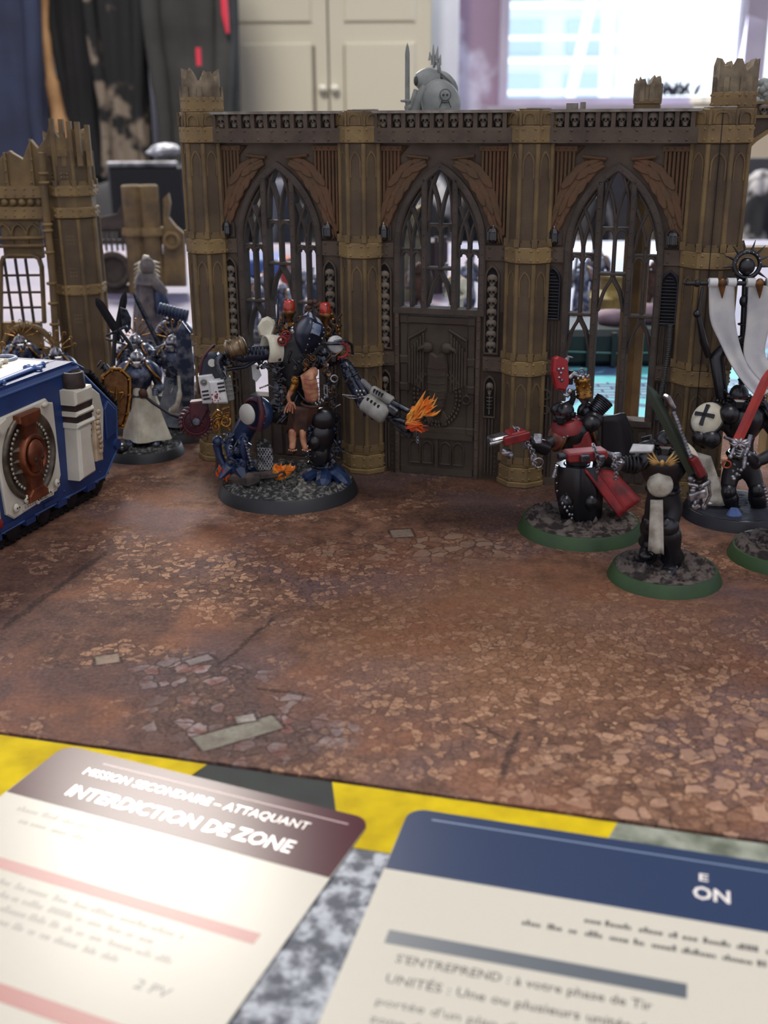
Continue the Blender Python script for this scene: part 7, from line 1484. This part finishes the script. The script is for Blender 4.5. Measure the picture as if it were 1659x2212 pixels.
b = MB(RD); b.prism([Q(*p) for p in [(205, 500), (214, 470), (232, 466), (250, 462), (262, 440), (272, 432), (276, 500)]], .2, .6, .05); Lb2 = lambda x0, y0, x1, y1: b.box(Q(x0, 520)[0], Q(x1, 520)[0], .2, .6, Q(0, y1)[1], Q(0, y0)[1])
for x in (214, 226, 238, 250, 262, 272): b.box(Q(x, 520)[0]-.07, Q(x, 520)[0]+.07, .25, .5, Q(0, 545)[1], Q(0, 500)[1])
for yy in (500, 522): b.box(Q(205, 520)[0], Q(275, 520)[0], .2, .5, Q(0, yy+4)[1], Q(0, yy-2)[1])
pt('railing', b, None, 'dark broken railing'); b = MB(RD); z = Q(243, 585); b.torus((z[0], .3, z[1]), 1.15, .25, Matrix.Rotation(math.pi/2, 4, 'X'), 28, 8); b.prism([(z[0]+1.1*math.cos(a), z[1]+1.1*math.sin(a)) for a in [2*math.pi*i/24 for i in range(24)]], .5, .7); b.box(Q(205, 520)[0], Q(275, 520)[0], .5, .9, 0, Q(0, 620)[1]); pt('round_opening', b, None, 'dark round opening')
# ================================================================= SIDE RUIN AT THE RIGHT EDGE
YR = 41.5; ax3 = P3(1680, 400, YR).x
t = thing('side_ruin', 'ochre ruin with skull parapet and open arch at the right edge behind the pillar', 'model building', (ax3, YR, 0)); ORG[t.name] = Vector((0, 0, 0)); Q = lambda x, y: (P3(x, y, YR).x-ax3, P3(x, y, YR).z)
def pt(name, mb, par=None, lab=None): return part(name, mb, par or t, lab)
b = MB(RB); x0, x1 = Q(1592, 250)[0], Q(1780, 250)[0]; zb, ztp = Q(0, 262)[1], Q(0, 234)[1]; b.box(x0, x1, 0, .6, zb, ztp)
cxp, czp = Q(1745, 250)[0], 8.9
pl = [(x0, zb), (x1, zb)]+[(cxp+2.0*math.cos(a), zb-2.2+1.95*math.sin(a)) for a in [math.pi/2+math.pi/2*i/8 for i in range(9)]]+[(x0, zb-2.4)]
b.prism([(x0, zb), (x1, zb), (x1, zb-.25)]+[(cxp+2.45*math.cos(a), zb-2.3+2.05*math.sin(a)) for a in [math.pi/2+math.pi/2*i/8 for i in range(9)]]+[(x0, zb-2.3)], .05, .55); pr = pt('parapet', b)
b = MB(RO2); b.strip([(cxp+2.5*math.cos(a), zb-2.3+2.1*math.sin(a)) for a in [math.pi/2+math.pi/2*i/8 for i in range(9)]], .14, -.05, .5); b.box(x0, x1, -.1, .65, zb-.08, zb+.02); b.box(x0, x1, -.1, .65, ztp-.04, ztp+.04); b.box(x0, x0+.3, .05, .5, 0, zb); b.box(x0, x1, -.1, .6, Q(0, 588)[1], Q(0, 546)[1])
b.box(x1-.8, x1, -.2, .7, 0, zb+.3); pt('arch_rib', b)
for i in range(6): q_ = skull(pr, x0+.42+i*.5, -.0, (zb+ztp)/2, 1)
# ================================================================= THINGS SEEN THROUGH THE WINDOWS
def blk_(name, lab, cat, px0, py0, px1, py1, Y, m, dep, bev=.2, group=None):
    a, b_ = P3(px0, py1, Y), P3(px1, py0, Y); cx = (a.x+b_.x)/2; zt = b_.z; hx = (b_.x-a.x)/2
    mb = MB(m); mb.obox(Matrix.Translation((cx, Y+dep/2, zt/2)), hx, dep/2, zt/2, bev); return solo(name, mb, lab, cat, (cx, Y+dep/2, 0), group), cx, zt
bb_ = mat('blue_box_card', hexc(54, 84, 150), .5, col2=hexc(70, 100, 170), ns=.4)
o, cx, zt = blk_('card_box', 'blue cardboard box seen through the first gothic window', 'box', 520, 562, 604, 600, 92, bb_, 6); part('box_lid', MB(mat('blue_box_lid', hexc(76, 110, 176), .5)).obox(Matrix.Translation((cx-cx, 0, zt-.2)), 1.72, 3.1, .25, .05), o) if False else None
o, cx, zt = blk_('dice_box', 'small red box seen through the first gothic window', 'box', 606, 560, 632, 598, 86, mat('red_box', hexc(150, 50, 40), .5), 3)
def crowd(px, py, Y, lab, m, n=5, s=1):
    c = P3(px, py, Y); t = thing('distant_figurine', lab, 'figurine', (c.x, Y, 0), 0, 'figurines seen through the gothic windows'); mini_base(t, c.x, Y, 2.8*s, .3, RIMB, ASH, n); J = pose(c.x, Y, .3, random.Random(n).uniform(-1, 1), .85*s); part('body', body(J, 1.25*s, m), t); part('helmet', helmet(J['head'], (0, -1, 0), s, m), t)
    for k in 'LR': part('shoulder_pad', pauldron(J['sh'+k], J['sh'+k]-J['chest'], .42*s, m, GOLD), t)
    mb = MB(SIL); mb.tube([J['haR'], J['haR']+Vector((.2, -.1, 1.8*s))], [.06, .1], 6); part('weapon', mb, t); return t
PW = mat('primed_silver', hexc(150, 156, 172), .45, .3, col2=hexc(60, 68, 92), ns=2.2, lo=.42, hi=.58)
for (px, Y, lab, n) in ((545, 66, 'silver figurine in the left light of the first window', 1), (575, 70, 'silver blue figurine second in the first window', 2), (612, 64, 'pale silver figurine in the middle light of the first window', 3), (646, 72, 'silver figurine right of the middle light of the first window', 4), (686, 68, 'bronze silver figurine in the right light of the first window', 5)): crowd(px, 640, Y, lab, PW, n, 1.0)
dgm = mat('dark_green_terrain', hexc(30, 46, 46), .6, col2=hexc(20, 30, 32), ns=.5)
Yb = 57.5; a, b_ = P3(1180, 760, Yb), P3(1500, 760, Yb); t = thing('bunker_terrain', 'long dark green bunker terrain behind the third gothic window', 'model building', ((a.x+b_.x)/2, Yb, 0)); z1 = P3(1300, 708, Yb+1).z
mb = MB(dgm); mb.obox(Matrix.Translation(((a.x+b_.x)/2, Yb+2.4, z1/2)), (b_.x-a.x)/2, 2.2, z1/2, .3); bo = part('bunker_body', mb, t); mb = MB(mat('teal_edge', hexc(88, 130, 124), .5))
z2 = P3(1300, 762, Yb).z; mb.tube([(a.x, Yb+.1, z2+.1), ((a.x+b_.x)/2, Yb+.05, z2-.05), (b_.x, Yb+.1, z2)], .05, 6); part('rail', mb, bo, 'pale teal rail')
for i in range(6): x = a.x+.8+i*1.3; mb = MB(dgm); mb.box(x, x+.25, Yb-.05, Yb+.3, .05, z1-.1); part('buttress', mb, bo)
lp = mat('dusty_lilac', hexc(152, 130, 140), .8, col2=hexc(120, 100, 112), ns=.8); c = P3(1322, 712, 60); mb = MB(lp); rs = []
mb.lathe([(.02, 0), (.8, .02), (.95, .3), (.85, .6), (.02, .75)], Matrix.Translation((c.x, 59.9, z1)), 20); solo('round_token', mb, 'dusty lilac round lump on the dark bunker', 'token', (c.x, 59.9, z1))
mb = MB(lp); c = P3(1398, 712, 60); mb.lathe([(.02, 0), (.7, .02), (.9, .4), (.6, .9), (.02, 1.0)], Matrix.Translation((c.x, 60.2, z1)), 18); solo('round_token', mb, 'lilac grey lump at the right end of the dark bunker', 'token', (c.x, 60.2, z1))
GY = mat('golden_ochre', hexc(150, 132, 72), .6, col2=hexc(104, 88, 48), ns=.9)
c = P3(1322, 640, 74); t = thing('golden_turret', 'golden ochre turret terrain in the middle light of the third window', 'model building', (c.x, 74, 0)); zt = P3(1322, 592, 74).z
part('turret_shaft', MB(GY).lathe([(1.7, 0), (1.7, zt*.45), (1.3, zt*.5), (.9, zt*.62), (.85, zt*.9), (1.0, zt*.92), (1.0, zt)], Matrix.Translation((c.x, 74, 0)), 16, False), t); mb = MB(GY)
for i in range(8): mb.box(c.x+1.6*math.cos(i*.785)-.2, c.x+1.6*math.cos(i*.785)+.2, 74+1.6*math.sin(i*.785)-.2, 74+1.6*math.sin(i*.785)+.2, 0, zt*.5)
part('turret_buttress', mb, t)
c = P3(1386, 640, 78); t = thing('ribbed_canister', 'pale ribbed canister in the right light of the third window', 'canister', (c.x, 78, 0)); zt = P3(1386, 608, 78).z; mb = MB(mat('pale_ribbed', hexc(170, 164, 146), .5)); pr_ = [(.02, 0)]
for i in range(14): pr_ += [(1.0, zt*i/14), (1.0, zt*(i+.6)/14), (.88, zt*(i+.65)/14), (.88, zt*(i+.98)/14)]
mb.lathe(pr_+[(.8, zt), (.4, zt+.4), (.02, zt+.5)], Matrix.Translation((c.x, 78, 0)), 20); part('canister_body', mb, t)
for (px, Y, lab, n, m_) in ((1255, 70, 'silver blue figurine in the left light of the third window', 11, PW), (1288, 76, 'grey figurine beside the golden turret', 12, PW), (1410, 70, 'dark brown figurine in the last light of the third window', 13, BRN), (985, 66, 'bone coloured figurine behind the door bay window', 14, BONE), (1012, 72, 'silver figurine behind the right lights of the door bay', 15, PW), (905, 70, 'dark figurine behind the left lights of the door bay', 16, BRN)): crowd(px, 640, Y, lab, m_, n, 1.1)
c = P3(880, 560, 80); t = thing('grey_tower_terrain', 'grey brown ruined tower behind the left lights of the door bay', 'model building', (c.x, 80, 0)); zt = P3(880, 470, 80).z
mb = MB(mat('grey_olive', hexc(112, 108, 88), .8, col2=hexc(80, 76, 64), ns=.8)); mb.box(c.x-.9, c.x+.9, 79.4, 80.6, 0, zt)
for i in range(5): mb.box(c.x-1.0, c.x+1.0, 79.25, 80.7, i*zt/5, i*zt/5+.25)
tw = part('tower_shaft', mb, t); mb = MB(GY); mb.prism([(-1.0, 0), (1.0, 0), (.9, .8), (.4, .5), (.1, 1.1), (-.4, .6), (-.9, .9)], -.6, .6); mb.v = [(a+c.x, b+80, d+zt) for a, b, d in mb.v]; part('broken_top', mb, tw)
c = P3(945, 600, 84); t = thing('dark_bastion', 'dark purple brown bastion terrain in the middle of the door bay window', 'model building', (c.x, 84, 0)); zt = P3(945, 520, 84).z; mb = MB(mat('purple_brown', hexc(60, 50, 56), .7)); mb.box(c.x-1.6, c.x+.7, 83, 86, 0, zt); bs_ = part('bastion_body', mb, t); mb = MB(mat('purple_brown', hexc(60, 50, 56), .7))
for i in range(4): mb.box(c.x-1.5+i*.6, c.x-1.2+i*.6, 82.8, 83.1, 0, zt+.4)
part('bastion_rib', mb, bs_)
# ================================================================= GREY FIGURE ON THE ROOF
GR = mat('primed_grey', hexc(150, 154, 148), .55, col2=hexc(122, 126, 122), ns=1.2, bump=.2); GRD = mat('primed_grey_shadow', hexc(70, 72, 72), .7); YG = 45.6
bxg = P3(935, 230, YG).x; t = thing('hooded_figurine', 'unpainted grey hooded figurine with a sword on the roof of the gothic wall', 'figurine', (bxg, YG, 11.5)); q = lambda a, b, dy=0: P3(a, b, YG+dy)
part('base_rim', MB(GR).lathe([(1.6, 0), (1.5, .3), (.02, .32)], Matrix.Translation((bxg, YG, 11.5)), 40), t)
mb = MB(GR); v, f = skin([q(935, 285), q(935, 255), q(938, 228), q(935, 200), q(922, 172), q(905, 215, -.4), q(890, 235, -.6), q(965, 222), q(975, 262, -.2)], [(0, 1), (1, 2), (2, 3), (3, 4), (2, 5), (5, 6), (2, 7), (7, 8)], [.7, .6, .65, .45, .3, .3, .2, .4, .3], 1); mb.add(v, f, True); mb.lathe([(1.0, 0), (.85, .5), (.6, 1.0)], Matrix.Translation((bxg, YG, 11.75)), 20); part('body', mb, t)
mb = MB(GR); rs = []
for j in range(10):
    v = j/9; c = lerp(q(898, 172, -.5), q(950, 190, .3), v); r = .12+.52*math.sin(min(1, v*1.25+.12)*math.pi/2)*(1-.25*v); rs.append([(c.x+r*.25*math.sin(a)*0, c.y+r*math.cos(a)*.8, c.z+r*math.sin(a)+.1*v) for a in [2*math.pi*i/18 for i in range(18)]])
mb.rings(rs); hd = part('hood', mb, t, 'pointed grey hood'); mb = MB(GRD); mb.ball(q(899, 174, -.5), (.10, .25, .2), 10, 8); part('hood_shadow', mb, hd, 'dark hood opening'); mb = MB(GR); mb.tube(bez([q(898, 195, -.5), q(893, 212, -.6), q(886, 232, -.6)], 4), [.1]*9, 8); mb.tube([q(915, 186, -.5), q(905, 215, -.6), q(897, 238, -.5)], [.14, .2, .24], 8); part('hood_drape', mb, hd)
pd = part('shoulder_pad', pauldron(q(952, 222, -.55), Vector((.25, -1, .25)), .74, GR, GR), t); sk_ = MB(GRD); c = q(962, 205, -1.05); sk_.torus(tuple(c), .20, .018, rot3(axis((0, 0, 0), (0, 1, 0))), 20, 5); sk_.ball(c+Vector((-.07, -.02, .0)), .05, 7, 5); sk_.ball(c+Vector((.07, -.02, .0)), .05, 7, 5); sk_.tube([c+Vector((-.1, 0, -.18)), c+Vector((-.22, 0, -.45))], .02, 5); sk_.tube([c+Vector((.1, 0, -.18)), c+Vector((.22, 0, -.45))], .02, 5); sk_.tube([c+Vector((-.16, 0, -.26)), c+Vector((.16, 0, -.26))], .02, 5); part('skull_mark', sk_, pd, 'raised skull and wreath mark')
part('far_shoulder_pad', pauldron(q(962, 182, .5), Vector((.6, .3, .6)), .55, GR, GR), t)
sword(t, q(880, 218, -.7), q(880, 92, -.7), .22, GR, (.6, -1, 0), GR); mb = MB(GR); mb.tube([q(880, 218, -.7), q(880, 236, -.6)], .09, 8); mb.ball(q(882, 232, -.6), .16, 8, 6); part('sword_hand', mb, t)
mb = MB(GR); mb.torus(tuple(q(942, 150, .2)), .22, .05, rot3(axis((0, 0, 0), (1, .4, 0))), 16, 6, .3, 4)
for (x0, y0, x1, y1) in ((936, 140, 936, 96), (942, 132, 946, 100), (948, 140, 952, 118), (930, 130, 928, 112), (950, 165, 948, 130)): mb.tube([q(x0, y0, .2), q(x1, y1, .2)], [.10, .012], 6)
part('crown_spikes', mb, t, 'grey crown of spikes')
bxg = P3(1648, 200, 43).x; t = thing('grey_rubble_figurine', 'unpainted pale grey figurine behind the right stump at the frame edge', 'figurine', (bxg, 42.2, P3(1640, 235, YR).z)); q = lambda a, b, dy=0: P3(a, b, 42.2+dy); mb = MB(GR); v, f = skin([q(1652, 232), q(1652, 205), q(1648, 182), q(1650, 165), q(1630, 200), q(1672, 200)], [(0, 1), (1, 2), (2, 3), (2, 4), (2, 5)], [.35, .34, .3, .18, .14, .14], 1); mb.add(v, f, True); part('body', mb, t); mb = MB(GR); rnd = random.Random(2)
for i in range(12): a = q(rnd.uniform(1632, 1665), rnd.uniform(170, 228), -.3); mb.ball(a, rnd.uniform(.08, .18), 7, 5)
part('rubble', mb, t); part('base_rim', MB(GR).lathe([(.8, 0), (.75, .15), (.02, .16)], Matrix.Translation((bxg, 42.2, P3(1640, 235, YR).z)), 30), t)
